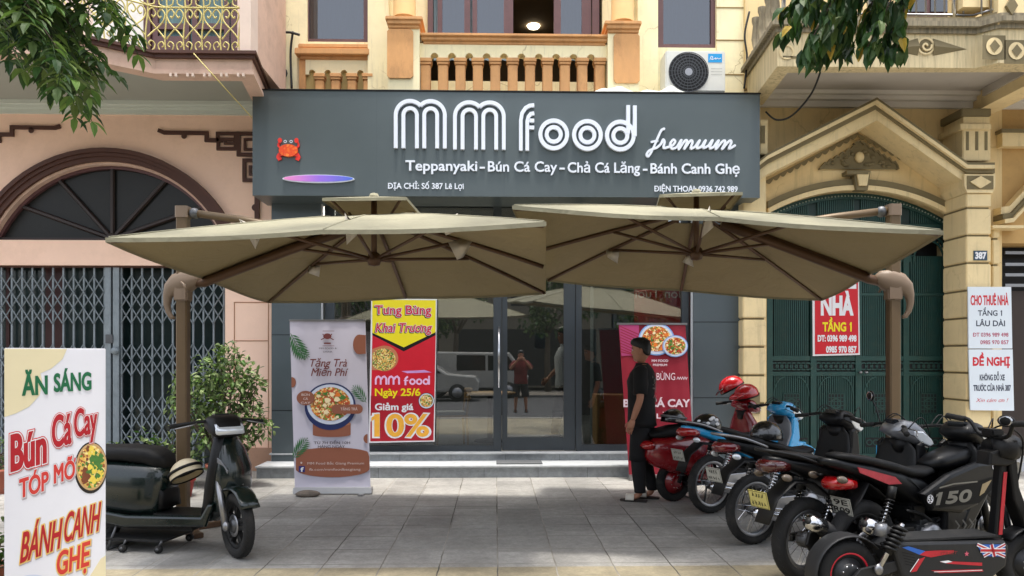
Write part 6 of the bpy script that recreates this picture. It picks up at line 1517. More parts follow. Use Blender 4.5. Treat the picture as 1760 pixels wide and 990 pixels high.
m.rect(538, -747, 603, -728, wq, M_choco); m.disc(570.5, -728, 32.5, 5, wq + .0006, mat('printed_wood', (168, 112, 80), .6, var=.1, scale=20)); m.disc(570.5, -747, 32.5, 4, wq - .0002, M_choco)
navy = mat('bowl_navy', (30, 44, 92), .4, var=.02)
m.disc(568, -699, 44, 40, wq + .001, navy, 40); bowl_print(m, 568, -695, 43, wq + .0014, navy, M_food, .86)
m.disc(526, -684, 15.5, 12.5, wq + .0072, M_choco); m.flat([(578 + 8 * math.cos(R(t)), -703 + 8 * math.sin(R(t))) for t in range(90, 271, 15)] + [(616 + 8 * math.cos(R(t)), -703 + 8 * math.sin(R(t))) for t in range(-90, 91, 15)], wq + .0072, M_choco)
pts = [(509, -785)] + [(572 + 64 * math.sin(R(t)), -780 + 11 * math.cos(R(t))) for t in range(-70, 71, 10)] + [(635, -785), (635.5, -806)] + [(572 + 63 * math.sin(R(t)), -806 - 14 * math.cos(R(t))) for t in range(80, -81, -10)] + [(509, -808)]
m.flat(pts, wq, M_choco)
m.build('artwork', RB)
m = MB(M); pk = mat('pale_lettering', (206, 186, 180), .6, var=.02)
for t, x0, x1, b, cp in (('BÚN', 519, 533, 680, 3.6), ('CÁ', 522, 530, 687, 3.6), ('CAY', 518, 534, 694, 3.6), ('TẶNG TRÀ', 586, 615, 705, 4.4)): m.text(t, x0, x1, -b, cp, wq + .0085, pk, bold=.02)
m.text('MM Food Bắc Giang Premium', 529, 626, -798, 4, wv, pk, bold=.0); m.text('fb.com/mmfoodbacgiang', 532, 620, -808.5, 4, wv, pk)
m.rect(514, -811, 524.5, -800.5, wv - .001, mat('navy_square', (34, 36, 110), .5, var=.02)); m.text('f', 517.5, 522, -810, 7, wv, M_white, bold=.04); m.disc(518.5, -795, 1.6, 1.6, wv, pk)
m.disc(563, -578, 7, 5, wv, MATS['banner_maroon']); m.stroke(pp([(555, 574), (560, 580), (552, 584)]), 1.6, wv + .0004, MATS['banner_maroon']); m.stroke(pp([(571, 574), (566, 580), (574, 584)]), 1.6, wv + .0008, MATS['banner_maroon']); m.stroke(pp([(557, 590), (569, 590)]), 2.5, wv, MATS['banner_maroon'])
m.build('small_print', RB)
m = MB(); xa, xb = X(505, Yr), X(640, Yr); m.prism([(Yr - .06, .012), (Yr + .07, .012), (Yr + .06, .075), (Yr - .04, .075)], xa, xb, mat('banner_cassette', (160, 160, 160), .4, .5, var=.08), axis='x', bev=.008); m.box((xa + .06, Yr - .16, .001), (xa + .12, Yr + .16, .012), M_alu, .003); m.box((xb - .14, Yr - .16, .001), (xb - .08, Yr + .16, .012), M_alu, .003); m.build('base', RB)
m = MB(); m.box((X(497, Yr), Yr - .012, Z(552, Yr, 563)), (X(629, Yr), Yr + .012, Z(549, Yr, 563)), M_alu, .003); m.tube([((xa + xb) / 2, Yr + .03, .07), ((xa + xb) / 2 - .05, Yr + .02, Z(551, Yr, 563))], .012, M_alu, n=8); m.build('top_bar', RB)
m = MB(); m.ell((X(530, 8.28), 8.26, .03), (.135, .07, .042), mat('rough_stone', (112, 102, 92), .9, var=.3, scale=12, bump=.6, bscale=20), 14, 8)
random.seed(9); m.v = [v + Vector((random.uniform(-.008, .008), random.uniform(-.008, .008), 0)) for v in m.v]
tag(m.build('stone', origin=(X(530, 8.28), 8.26, 0)), 'rough brown stone weighing down the foot of the white roll-up banner', 'stone')
# ---- red and yellow opening poster
Yp = 10.02
PO = thing('opening_poster', (X(692, Yp), Yp, .27), 'red and yellow opening poster with 10% leaning on the shop window beside the white banner', 'poster', world=True)
M = pixM(692, 637, Yp); q = [(638, 513), (751, 514), (747, 759), (634, 761)]
m = MB(M); m.add([(a, -b, .0) for a, b in q] + [(a, -b, -.015) for a, b in q], [(0, 3, 2, 1), (4, 5, 6, 7), (0, 1, 5, 4), (1, 2, 6, 5), (2, 3, 7, 6), (3, 0, 4, 7)], M_white); m.build('board', PO)
yel = mat('poster_yellow', (240, 222, 20), .45, var=.02); prd = mat('poster_red', (206, 16, 40), .45, var=.05); mag = mat('poster_magenta', (206, 20, 66), .45, var=.02)
drd = mat('poster_dark_red', (168, 14, 36), .45, var=.1)
m = MB(M); m.flat(pp([(640, 575), (749, 576), (745, 757), (636.5, 758.5)]), .002, prd); m.flat(pp([(637.5, 680), (746, 680), (745, 757), (636.5, 758.5)]), .0024, drd)
m.flat(pp([(640, 576), (640, 571), (694, 596), (749, 570), (749, 576), (694, 604)]), .0032, M_black)
m.flat(pp([(640, 515), (749, 516), (748.5, 571), (694, 597), (640, 572)]), .004, yel)
m.flat(pp([(661 + 23.5 * math.cos(R(t)), 616 + 22 * math.sin(R(t))) for t in range(-118, 121, 8)] + [(639, 636), (639.5, 600)]), .004, mat('clay_rim', (196, 120, 80), .5, var=.05))
m.flat(pp([(659 + 21.5 * math.cos(R(t)), 618 + 19 * math.sin(R(t))) for t in range(-150, 151, 10)]), .005, M_food2)
bowl_print(m, 733, -689, 14, .004, M_black, M_food2, 1.0)
m.flat(pp([(690, 638), (730, 636), (742, 640), (700, 641.5)]), .004, mat('poster_lilac', (206, 150, 210), .45, var=.05))
m.build('artwork', PO)
m = MB(M); wht = M_white
for t, x0, x1, b, cp, sh in (('Tưng Bừng', 645, 741, 540, 15, .0), ('Khai Trương', 646, 741, 570.5, 15, .16)):
    m.text(t, x0 - 1.2, x1 - 1.2, -b - 1.2, cp, .006, M_black, bold=.055, shear=sh); m.text(t, x0, x1, -b, cp, .0075, wht, bold=.05, shear=sh); m.text(t, x0, x1, -b, cp, .009, mag, bold=.018, shear=sh)
lil = mat('poster_pale_pink', (240, 190, 226), .45, var=.02)
for ox in (0, 22):
    m.stroke(pp([(646 + ox, 661), (646 + ox, 652), (648 + ox, 648), (651 + ox, 647), (654.5 + ox, 650), (654.5 + ox, 661)]), 3.2, .006, lil); m.stroke(pp([(655.5 + ox, 652), (658 + ox, 648), (661 + ox, 647), (664 + ox, 650), (664 + ox, 661)]), 3.2, .0062, lil)
m.stroke(pp([(697, 662), (697, 651), (701, 647)]), 3.2, .006, lil); m.stroke(pp([(694, 654), (702, 654)]), 2, .0062, lil)
for cx_ in (709, 720.5, 732): m.ring(cx_, -656, 2.6, 5.6, .006, lil, 20)
m.stroke(pp([(737.5, 661), (737.5, 646)]), 3, .0062, lil)
m.text('Ngày 25/6', 645, 722, -680, 12, .006, yel, bold=.03); m.text('Giảm giá', 645, 710, -704.5, 11, .006, wht, bold=.03)
og = mat('poster_amber', (240, 176, 60), .45, var=.12, scale=3)
m.text('10%', 643, 738, -750, 38, .006, wht, bold=.055); m.text('10%', 645, 736, -749, 36.5, .008, og, bold=.025)
m.build('lettering', PO)
# ---- red roll-up behind the man
Yq = 9.28
RR = thing('rollup_banner', (X(1128, Yq), Yq, 0), 'dark red roll-up banner with two blue plates of food behind the standing man', 'banner', world=True)
crim = mat('banner_crimson', (142, 24, 44), .55, var=.06, scale=2)
m, M = cloth(Yq, [(1063, 557), (1178, 557), (1196, 826), (1082, 826)], crim, .004); m.build('banner_sheet', RR)
m = MB(M); mg = mat('banner_mauve', (170, 60, 110), .55, var=.03)
m.flat(pp([(1064, 558), (1098, 558), (1098, 610), (1068, 612)]), .008, mg)
for k in range(10): m.stroke(pp([(1065 + .2 * k, 562 + 5.2 * k), (1065 + .2 * k + min(33, 6 + 5 * k), 562 + 5.2 * k - min(33, 6 + 5 * k) * .0 + 3)]), 1.5, .0088, crim) if False else m.stroke(pp([(1066, 561 + 4.8 * k), (1098, min(612, 561 + 4.8 * k + 14))]), 1.5, .0088, crim)
m.build('pattern', RR)
m = MB(M); pb = mat('plate_blue', (120, 160, 214), .4, var=.04)
bowl_print(m, 1128, -583, 31, .009, pb, M_food, .9); bowl_print(m, 1160, -595, 22, .016, pb, M_food, .85); m.build('artwork', RR)
m = MB(M); pw = mat('banner_pale', (226, 206, 214), .5, var=.02)
m.text('MM FOOD', 1120, 1148, -622, 4, .011, pw, bold=.03); m.text('PREMIUM', 1122, 1146, -629, 3.5, .011, pw, bold=.03); m.text('TƯNG BỪNG', 1090, 1160, -653, 12, .011, pw, bold=.0); m.stroke(pp([(1163 + i * 2, 652 - (i % 2) * 4) for i in range(10)]), 1, .011, pw)
m.text('BÚN CÁ CAY', 1072, 1185, -699, 12.5, .011, pw, bold=.035); m.text('CÁ LĂNG', 1100, 1172, -719, 8, .011, pw, bold=.03); m.build('lettering', RR)
m = MB(); m.box((X(1060, Yq), Yq - .012, Z(558.5, Yq, 1120)), (X(1181, Yq), Yq + .012, Z(555, Yq, 1120)), M_alu, .003); m.box((X(1080, Yq), Yq - .06, .0), (X(1198, Yq), Yq + .06, .07), M_alu, .01); m.tube([(X(1138, Yq), Yq + .03, .07), (X(1121, Yq), Yq + .03, Z(557, Yq, 1120))], .012, M_alu, n=8); m.build('stand', RR)
# ---- for-rent banner on the gate
Yb = YQ - .05; M = pixM(1436, 535, Yb)
FR = thing('rental_banner', (X(1436, Yb), Yb, Z(612, Yb, 1436)), 'red banner reading NHÀ TẦNG 1 hung on the dark green gate', 'banner', world=True)
m = MB(M); q = [(1396, 432), (1476, 432), (1478, 610), (1397, 612)]; m.add([(a, -b, 0) for a, b in q] + [(a, -b, -.006) for a, b in q], [(0, 3, 2, 1), (4, 5, 6, 7), (0, 1, 5, 4), (1, 2, 6, 5), (2, 3, 7, 6), (3, 0, 4, 7)], mat('banner_white', (222, 220, 220), .5, var=.03)); m.flat(pp([(1400, 434), (1474, 434), (1475.5, 607), (1400.5, 609)]), .002, mat('banner_red', (200, 18, 34), .45, var=.06, scale=3)); m.build('sheet', FR)
m = MB(M)
for t, x0, x1, b, cp, mt, bo in (('CHO', 1410, 1466, 464, 20, M_white, .06), ('THUÊ', 1404, 1470, 494, 27, M_white, .06), ('NHÀ', 1412, 1465, 540, 30, M_white, .06), ('TẦNG 1', 1414, 1463, 569, 14.5, yel, .04), ('ĐT: 0396 989 498', 1405.5, 1471.5, 586.5, 10, M_white, .05), ('0985 970 857', 1420, 1471.5, 605.5, 10, M_white, .05)): m.text(t, x0, x1, -b, cp, .005, mt, bold=bo)
m.build('lettering', FR)
# ---- white rental sign on the pilaster
Yw = YF - .06; M = pixM(1703, 600, Yw)
WS = thing('rental_sign', (X(1703, Yw), Yw, Z(707, Yw, 1703)), 'white metal sign reading CHO THUÊ NHÀ and ĐỀ NGHỊ on the cream pilaster', 'sign', world=True)
wm = mat('white_enamel', (212, 220, 226), .35, var=.02)
for q in ([(1664, 493), (1738, 493), (1740, 599), (1665, 599)], [(1665, 600.5), (1740.5, 600.5), (1743, 706), (1668, 705)]):
    m = MB(M); m.add([(a, -b, 0) for a, b in q] + [(a, -b, -.02) for a, b in q], [(0, 3, 2, 1), (4, 5, 6, 7), (0, 1, 5, 4), (1, 2, 6, 5), (2, 3, 7, 6), (3, 0, 4, 7)], wm); m.build('panel', WS)
m = MB(M); sr = mat('sign_red', (196, 30, 44), .45, var=.02); sb = mat('sign_navy', (34, 42, 64), .45, var=.02); sp_ = mat('sign_magenta', (170, 60, 90), .45, var=.02)
for t, x0, x1, b, cp, mt, bo, sh in (('CHO THUÊ NHÀ', 1668.5, 1733, 524, 16, sr, .045, 0), ('TẦNG 1', 1681, 1722, 542.5, 9, sb, .02, 0), ('LÂU DÀI', 1678, 1727, 560.5, 9.5, sb, .02, 0), ('ĐT 0396 989 498', 1672.5, 1733, 578.5, 6.5, sp_, .02, 0), ('0985 970 857', 1685, 1733.5, 591.5, 6.5, sp_, .02, 0),
    ('ĐỀ NGHỊ', 1672.5, 1735, 628, 13.5, sr, .045, 0), ('KHÔNG ĐỖ XE', 1684, 1726.5, 653.5, 9.5, sb, .04, 0), ('TRƯỚC CỬA NHÀ 387', 1673, 1737, 671.5, 9.5, sb, .045, 0), ('Xin cám ơn !', 1677, 1731, 691, 6.5, sr, .0, .35)): m.text(t, x0, x1, -b, cp, .0015, mt, bold=bo, shear=sh)
m.build('lettering', WS)
m = MB(pixM(1684, 439, YF)); m.rect(1673, -447.5, 1696, -431, .012, mat('number_blue', (44, 66, 84), .4, var=.03)); m.prism([(1673, -447.5), (1696, -447.5), (1696, -431), (1673, -431)], .0, .011, MATS['number_blue'], axis='z'); m.text('387', 1675.5, 1693.5, -444.5, 10.5, .014, M_white, bold=.05)
tag(m.build('house_number', origin=(X(1684, YF), YF, Z(439, YF, 1684))), 'small dark blue house number plate reading 387 on the cream pilaster', 'number plate')
m = MB(); bx(m, 1646, 580, 1657, 598, YR - .03, YR - .001, M_acw, .006); bx(m, 1650, 585, 1653, 592, YR - .035, YR - .03, M_black); tag(m.build('doorbell', origin=(X(1651, YR), YR, Z(590, YR, 1651))), 'small cream doorbell box beside the dark green gate', 'doorbell')
# ---- food sign in the left foreground
b_ = R(33); FA = thing('food_sign', (-2.95, 4.78, 0), 'tall white food signboard with red and green lettering standing at the left edge', 'sign', world=True)
p0 = Vector((-3.05, 4.7, 0)); W_ = .556; ud = Vector((math.cos(b_), math.sin(b_), 0)); wd_ = Vector((math.sin(b_), -math.cos(b_), 0)); HT = 1.592
Mf = Matrix(((ud.x, 0, wd_.x, p0.x), (ud.y, 0, wd_.y, p0.y), (0, 1, 0, 0), (0, 0, 0, 1)))
m = MB(Mf); shw = mat('sign_vinyl', (226, 226, 232), .4, var=.02); m.box((0, .02, -.09), (W_, HT, 0), shw, .004); m.build('box', FA)
m = MB(Mf)
for k in range(8): m.box((-.004, .1 + k * .2, -.05), (-.0005, .112 + k * .2, -.04), M_steel)
for u in (.03, W_ - .05): m.box((u, 0, -.08), (u + .03, .02, -.02), M_steel)
m.build('fixing', FA)
K_ = W_ / 168.0
def fx(px): return (px - 22) * K_
def fy(py, px=106): return 1.53 - (py - 615) / (272 - 16 * (px - 22) / 168)
m = MB(Mf); crm = mat('sign_cream', (226, 214, 176), .4, var=.02)
m.flat([(0, HT - .004)] + [(fx(22) + .27 * math.sin(R(t)) + 0, HT - .0 - .43 * math.cos(R(t)) + .0) for t in (0,)] + [(.06, HT - .41), (.13, HT - .37), (.185, HT - .30), (.2, HT - .22), (.19, HT - .16), (.25, HT - .13), (.31, HT - .07), (.335, HT - .004)], .0012, crm)
m.flat([(W_, .22), (W_ - .03, .2), (W_ - .09, .1), (W_ - .12, .02), (W_, .02)], .0012, crm)
m.build('background', FA)
m = MB(Mf); gn = mat('sign_green', (24, 104, 66), .4, var=.03); rdk = mat('sign_crimson', (176, 24, 36), .4, var=.08, scale=8); rds = mat('sign_scarlet', (206, 58, 50), .4, var=.05); yl2 = mat('sign_straw', (232, 196, 110), .4, var=.03); shd = mat('print_shadow', (186, 176, 180), .5, var=.02)
def ft(t, x0, x1, base, cap, mt, rot, bold=.03, shear=0, outl=None, w=.002, px=None):
    L_ = (fx(x1) - fx(x0)); cpx = (x0 + x1) / 2; cap_ = cap / 264
    if outl:
        m.text(t, fx(x0) + .004, fx(x1) + .004, fy(base, cpx) - .006, cap_, w, shd, bold=bold + .07, shear=shear, rot=R(rot)); m.text(t, fx(x0), fx(x1), fy(base, cpx), cap_, w + .0006, outl, bold=bold + .065, shear=shear, rot=R(rot)); m.text(t, fx(x0), fx(x1), fy(base, cpx), cap_, w + .0012, M_white if outl is not yl2 else yl2, bold=bold + .035, shear=shear, rot=R(rot))
    m.text(t, fx(x0), fx(x1), fy(base, cpx), cap_, w + .002, mt, bold=bold, shear=shear, rot=R(rot))
ft('ĂN', 51, 90, 677, 29, gn, 2, .045); ft('SÁNG', 102, 164, 671, 29, gn, 2, .045)
ft('Bún', 33, 88, 804, 58, rdk, 13, .045, 0, rds); ft('Cá', 99, 130, 766, 52, rdk, 13, .045, 0, rds); ft('Cay', 136, 174, 748, 46, rdk, 11, .045, 0, rds)
ft('TÓP', 46, 92, 850, 30, rds, 15, .04, 0, shd); ft('MỠ', 102, 136, 826, 30, rds, 13, .04, 0, shd)
ft('BÁNH', 47, 110, 958, 48, rdk, 17, .035, .1, yl2); ft('CANH', 117, 176, 925, 48, rdk, 15, .035, .1, yl2); ft('GHẸ', 106, 160, 980, 38, rds, 12, .035, .05, yl2)
m.build('lettering', FA)
m = MB(Mf); bx_, by_ = fx(165), fy(800, 165)
m.disc(bx_ - .003, by_ - .006, .094, .17, .0015, mat('print_black', (30, 26, 24), .4), 36); m.disc(bx_, by_, .088, .155, .002, mat('clay_rim2', (196, 160, 110), .5, var=.06), 36); m.disc(bx_, by_, .078, .14, .0025, M_food2, 36)
rnd = random.Random(4)
for k in range(60):
    a, d = rnd.uniform(0, 6.28), math.sqrt(rnd.random()); x, y = bx_ + .068 * d * math.cos(a), by_ + .125 * d * math.sin(a); s_ = rnd.uniform(.008, .018)
    mt = MATS['print_green'] if x > bx_ + .02 and y > by_ - .02 or rnd.random() < .25 else (mat('print_brown', (120, 64, 34), .5, var=.2, scale=60) if x < bx_ - .01 else mat('print_yellow', (232, 206, 80), .5, var=.1, scale=60))
    m.flat([(x + s_ * math.cos(j), y + s_ * 1.6 * math.sin(j) * (.6 if j % 2 else 1)) for j in range(6)], .003 + .00002 * k, mt)
bx2, by2 = fx(62), fy(1012, 62); m.disc(bx2, by2, .12, .11, .002, mat('bowl_glaze', (200, 208, 226)), 36); m.disc(bx2, by2, .10, .09, .0025, M_food2, 36)
for k in range(20): a = rnd.uniform(.4, 2.7); x, y = bx2 + .075 * math.cos(a) * rnd.random(), by2 + .06 + rnd.uniform(-.02, .02); m.flat([(x + .02 * math.cos(j), y + .015 * math.sin(j)) for j in range(6)], .003 + .00002 * k, MATS['print_green'])
m.build('artwork', FA)
# the two umbrellas
umbrella(-1.059, 6.544, -.067, 3.007, 2.29, .024, -.067, .50, (-2.745, 6.62), 2.86, 2.39, 2.19, 'beige square cantilever umbrella on the left, its bronze pole beside the dark green scooter', 1)
umbrella(1.841, 6.774, -.157, 2.997, 2.416, -.096, -.063, .475, (3.525, 6.52), 2.886, 2.48, 2.20, 'beige square cantilever umbrella on the right, its bronze pole in front of the green gate', 2)
# ================================================================== PEOPLE
def skin_geo(verts, edges, radii, sub=2):
    me = bpy.data.meshes.new('sk'); me.from_pydata(verts, edges, []); o = bpy.data.objects.new('sk', me); COL.objects.link(o)
    md = o.modifiers.new('s', 'SKIN'); md.use_smooth_shade = True
    for i, r in enumerate(radii): me.skin_vertices[0].data[i].radius = (r, r) if not isinstance(r, tuple) else r
    me.skin_vertices[0].data[0].use_root = True
    sb_ = o.modifiers.new('u', 'SUBSURF'); sb_.levels = sub; sb_.render_levels = sub
    bpy.context.view_layer.update(); ev = o.evaluated_get(bpy.context.evaluated_depsgraph_get()); m2 = ev.to_mesh()
    v = [p.co.copy() for p in m2.vertices]; f = [tuple(p.vertices) for p in m2.polygons]; ev.to_mesh_clear()
    bpy.data.objects.remove(o); bpy.data.meshes.remove(me); return v, f
def loft(m, st, mt, n=20, e=2.3, caps=True):
    """rings (cx, cy, z, rx, ry)"""
    vs = []; fs = []
    for cx, cy, z, rx, ry in st:
        for j in range(n):
            a = 2 * math.pi * j / n; c, d = math.cos(a), math.sin(a)
            vs.append((cx + math.copysign(abs(c) ** (2 / e), c) * rx, cy + math.copysign(abs(d) ** (2 / e), d) * ry, z))
    k = len(st)
    for i in range(k - 1):
        for j in range(n): fs.append((i * n + j, i * n + (j + 1) % n, (i + 1) * n + (j + 1) % n, (i + 1) * n + j))
    if caps: fs += [tuple(range(n))[::-1], tuple(range((k - 1) * n, k * n))]
    m.add(vs, fs, mt, True)
def person(pos, head, label, skin, hairm, shirtm, pantm, arms, legs, long_pants=True, sandal=None, shoe=None, collar=None):
    P = thing('person', pos, label, 'person', head)
    V = [(0, 0, .94), (0, 0, 1.08), (0, 0, 1.26), (-.01, 0, 1.40), (.0, 0, 1.475), (.018, 0, 1.54)]
    Rd = [.115, .105, .125, .085, .052, .052]; Ed = [(0, 1), (1, 2), (2, 3), (3, 4), (4, 5)]
    for sd_, (el, wr) in zip((1, -1), arms):
        b = len(V); sh = (-.01, sd_ * .175, 1.385)
        mid1 = [(sh[i] + el[i]) / 2 for i in range(3)]; mid2 = [(el[i] * .55 + wr[i] * .45) for i in range(3)]
        V += [sh, mid1, el, mid2, wr]; Rd += [.06, .05, .040, .040, .027]; Ed += [(3, b), (b, b + 1), (b + 1, b + 2), (b + 2, b + 3), (b + 3, b + 4)]
    for sd_, (kn, an) in zip((1, -1), legs):
        b = len(V); V += [(0, sd_ * .09, .86), (kn[0] * .5, sd_ * .1, (.86 + kn[2]) / 2), kn, [kn[i] * .6 + an[i] * .4 for i in range(3)], an, (an[0] + .05, an[1], .05), (an[0] + .17, an[1], .032)]
        Rd += [.09, .082, .058, .056, .036, .034, .03]; Ed += [(0, b)] + [(b + i, b + i + 1) for i in range(6)]
    v, f = skin_geo(V, Ed, Rd)
    m = MB(); m.add(v, f, skin, True)
    # head: rings with a profile (front x, back x, half width)
    hz = 1.60
    prof = [(-.118, .030, -.030, .040), (-.105, .070, -.045, .052), (-.085, .082, -.062, .060), (-.060, .084, -.078, .066), (-.048, .092, -.084, .068), (-.036, .088, -.088, .070), (-.022, .106, -.092, .072), (-.010, .104, -.094, .073), (.012, .094, -.098, .074), (.03, .090, -.100, .075), (.045, .096, -.100, .075), (.07, .094, -.098, .073), (.095, .078, -.085, .062), (.112, .048, -.058, .04), (.12, .01, -.02, .014)]
    st = [((a + b) / 2 + .012, 0, hz + z, (a - b) / 2, w) for z, a, b, w in prof]
    vs = []; n = 24
    for (cx, cy, z, rx, ry), (dz, *_r) in zip(st, prof):
        for j in range(n):
            a = 2 * math.pi * j / n; x = math.cos(a); y = math.sin(a)
            nose = 1.0
            if -.03 < dz < .02 and x > .5: nose = 1 - .16 * min(1, abs(y) / .35) * (1 if dz < 0 else .4)
            vs.append((cx + x * rx * nose, y * ry, z))
    k = len(st); m.add(vs, [(i * n + j, i * n + (j + 1) % n, (i + 1) * n + (j + 1) % n, (i + 1) * n + j) for i in range(k - 1) for j in range(n)] + [tuple(range(n))[::-1], tuple(range((k - 1) * n, k * n))], skin, True)
    for sd_ in (-1, 1): m.ell((.0, sd_ * .078, hz - .002), (.022, .010, .034), skin, 10, 8)
    # hands: palm, four fingers, thumb
    for sd_, (el, wr) in zip((1, -1), arms):
        w = Vector(wr); d = (w - Vector(el)).normalized(); side = Vector((0, 1, 0)) - d * d.y; side.normalize(); fw = d.cross(side) * 1.0
        if fw.x < 0: fw = -fw
        pc = w + d * .045
        m.tube([w - d * .01, w + d * .02, w + d * .06, w + d * .088], [.026, .034, .038, .03], skin, n=10)
        for i, (o_, l_) in enumerate(((-.028, .062), (-.010, .072), (.010, .068), (.028, .054))):
            b0 = w + d * .078 + fw * o_; m.tube([b0, b0 + d * l_ * .5 + side * (-sd_) * .006, b0 + d * l_ * .85 + side * (-sd_) * .022, b0 + d * l_ + side * (-sd_) * .032], [.0095, .009, .008, .006], skin, n=8)
        t0 = w + d * .03 + fw * .03; m.tube([t0, t0 + d * .03 + fw * .02, t0 + d * .06 + fw * .02], [.012, .010, .007], skin, n=8)
    m.build('body', P)
    m = MB(); em = mat('eye_white', (200, 196, 190), .3, var=0); 
    for sd_ in (-1, 1):
        m.ell((.093, sd_ * .032, hz + .012), (.010, .014, .009), em, 10, 6); m.ell((.101, sd_ * .032, hz + .012), (.005, .006, .006), M_dark, 8, 6)
        m.tube([(.108, sd_ * .016, hz + .034), (.106, sd_ * .035, hz + .04), (.094, sd_ * .054, hz + .034)], .004, hairm, n=6)
    m.tube([(.098, -.024, hz - .062), (.106, 0, hz - .060), (.098, .024, hz - .062)], .005, mat('lips', (120, 66, 58), .5), n=6); m.build('face', P)
    m = MB(); hair = [(-.045, -.066, -.096, .062), (-.02, -.02, -.104, .076), (.015, .01, -.109, .080), (.045, .070, -.111, .083), (.08, .112, -.106, .080), (.115, .108, -.09, .068), (.14, .082, -.06, .048), (.152, .03, -.02, .015)]
    loft(m, [((a + b) / 2 + .012, 0, hz + z, (a - b) / 2, w) for z, a, b, w in hair], hairm, 22); rnd = random.Random(3)
    for i in range(40):
        a = rnd.uniform(0, 6.28); q = rnd.uniform(.03, .1); p = Vector((.0 + .098 * math.cos(a) * (q / .1), .078 * math.sin(a) * (q / .1), hz + .15 - .55 * q * q / .1)); m.tube([p, p + Vector((math.cos(a) * .016 + .014, math.sin(a) * .012, .004))], [.010, .003], hairm, n=4)
    m.build('hair', P)
    # clothes
    m = MB(); loft(m, [(0, 0, .80, .150, .200), (.0, 0, .86, .148, .198), (.005, 0, 1.0, .138, .182), (.01, 0, 1.15, .142, .188), (.008, 0, 1.28, .150, .205), (-.005, 0, 1.37, .125, .205), (-.012, 0, 1.42, .092, .15), (-.008, 0, 1.455, .072, .085), (-.004, 0, 1.475, .066, .07)], shirtm, 26)
    for sd_, (el, wr) in zip((1, -1), arms):
        sh = Vector((-.01, sd_ * .165, 1.385)); E_ = Vector(el); m.tube([sh + Vector((0, -sd_ * .05, .0)), sh, sh * .55 + E_ * .45, sh * .16 + E_ * .84], [.075, .083, .078, .076], shirtm, n=14)
    rnd = random.Random(8); m.v = [p + Vector((.006 * math.sin(p.z * 31 + p.y * 22), .005 * math.sin(p.z * 27 + p.x * 30), 0)) for p in m.v]
    sh_o = m.build('shirt', P)
    if collar: m = MB(); m.tube([(.07 * math.cos(R(t)) - .004, .073 * math.sin(R(t)), 1.478 + .012 * math.cos(R(t)) * -1) for t in range(0, 360, 20)], .014, collar, n=6, closed=True); m.build('collar', sh_o)
    m = MB(); loft(m, [(0, 0, .78, .13, .178), (0, 0, .9, .135, .175), (0, 0, .98, .128, .165)], pantm, 24)
    for sd_, (kn, an) in zip((1, -1), legs):
        h0 = Vector((0, sd_ * .088, .88)); K_ = Vector(kn); A_ = Vector(an)
        m.tube([h0, h0 * .5 + K_ * .5, K_ + Vector((0, 0, .02)), K_ + Vector((0, 0, -.05))], [.10, .108, .104, .10], pantm, n=16)
        if long_pants: m.tube([K_, K_ * .5 + A_ * .5, A_ + Vector((0, 0, .04)), A_ + Vector((0, 0, .015))], [.085, .074, .062, .060], pantm, n=16)
    m.v = [p + Vector((.006 * math.sin(p.z * 38 + p.y * 30), .004 * math.sin(p.z * 29), 0)) for p in m.v]
    m.build('trousers', P)
    for sd_, (kn, an) in zip((1, -1), legs):
        m = MB()
        if sandal:
            m.prism([(an[0] - .07, an[1] - .035), (an[0] + .04, an[1] - .042), (an[0] + .16, an[1] - .048), (an[0] + .215, an[1] - .02), (an[0] + .215, an[1] + .02), (an[0] + .16, an[1] + .048), (an[0] + .04, an[1] + .042), (an[0] - .07, an[1] + .035)], .0, .022, sandal[0], axis='z', bev=.005)
            m.sweep([(an[0] + .07, .062, .05, .006), (an[0] + .11, .062, .052, .008), (an[0] + .15, .054, .05, .006)], sandal[1], n=12) if False else None
            for dx in (.07, .085, .1, .115, .13, .145): m.tube([(an[0] + dx, an[1] + .05 * math.cos(R(t)), .02 + .055 * math.sin(R(t))) for t in range(0, 181, 15)], .009, sandal[1], n=6)
            m.build('sandal', P)
        elif shoe:
            m.sweep([(an[0] - .08, .05, .035, .045), (an[0] - .02, .055, .042, .055), (an[0] + .08, .045, .048, .042), (an[0] + .17, .035, .042, .03), (an[0] + .205, .03, .02, .015)], shoe, n=14); m.v = [v + Vector((0, an[1], 0)) for v in m.v]; m.build('shoe', P)
    return P, sh_o
M_skin = mat('skin', (168, 118, 92), .55, var=.06, scale=12); M_hair = mat('black_hair', (14, 13, 13), .5, var=.2, scale=80)
M_tee = mat('black_cotton', (16, 16, 18), .9, var=.25, scale=9, bump=.9, bscale=11)
MAN, sh_o = person((1.58, 7.98, 0), R(160), 'man in black T-shirt, black trousers and white strap sandals standing before the red roll-up banner', M_skin, M_hair, M_tee, mat('black_trousers', (18, 18, 20), .9, var=.15, scale=14),
    [((-.02, .24, 1.10), (.06, .25, .87)), ((-.01, -.24, 1.10), (.08, -.25, .86))], [((.02, .10, .49), (.0, .105, .085)), ((.0, -.10, .49), (-.10, -.11, .085))], True, sandal=(mat('sandal_sole', (40, 34, 30), .8), mat('sandal_white', (214, 208, 196), .6)))
random.seed(21); m = MB()
for i in range(26):                                        # printed patch on the back
    y, z = random.uniform(-.12, .12), random.uniform(1.06, 1.36); s_ = random.uniform(.01, .028)
    xx = -.142 * math.sqrt(max(0, 1 - (abs(y) / .2) ** 2.3)) - .004
    m.M = Matrix.Translation((xx, y, z)) @ Matrix.Rotation(random.uniform(0, 3), 4, 'X'); m.ell((0, 0, 0), (.004, s_, s_ * .4), mat('shirt_print', (120, 118, 112), .8, var=.2), 8, 4)
m.build('back_print', sh_o)
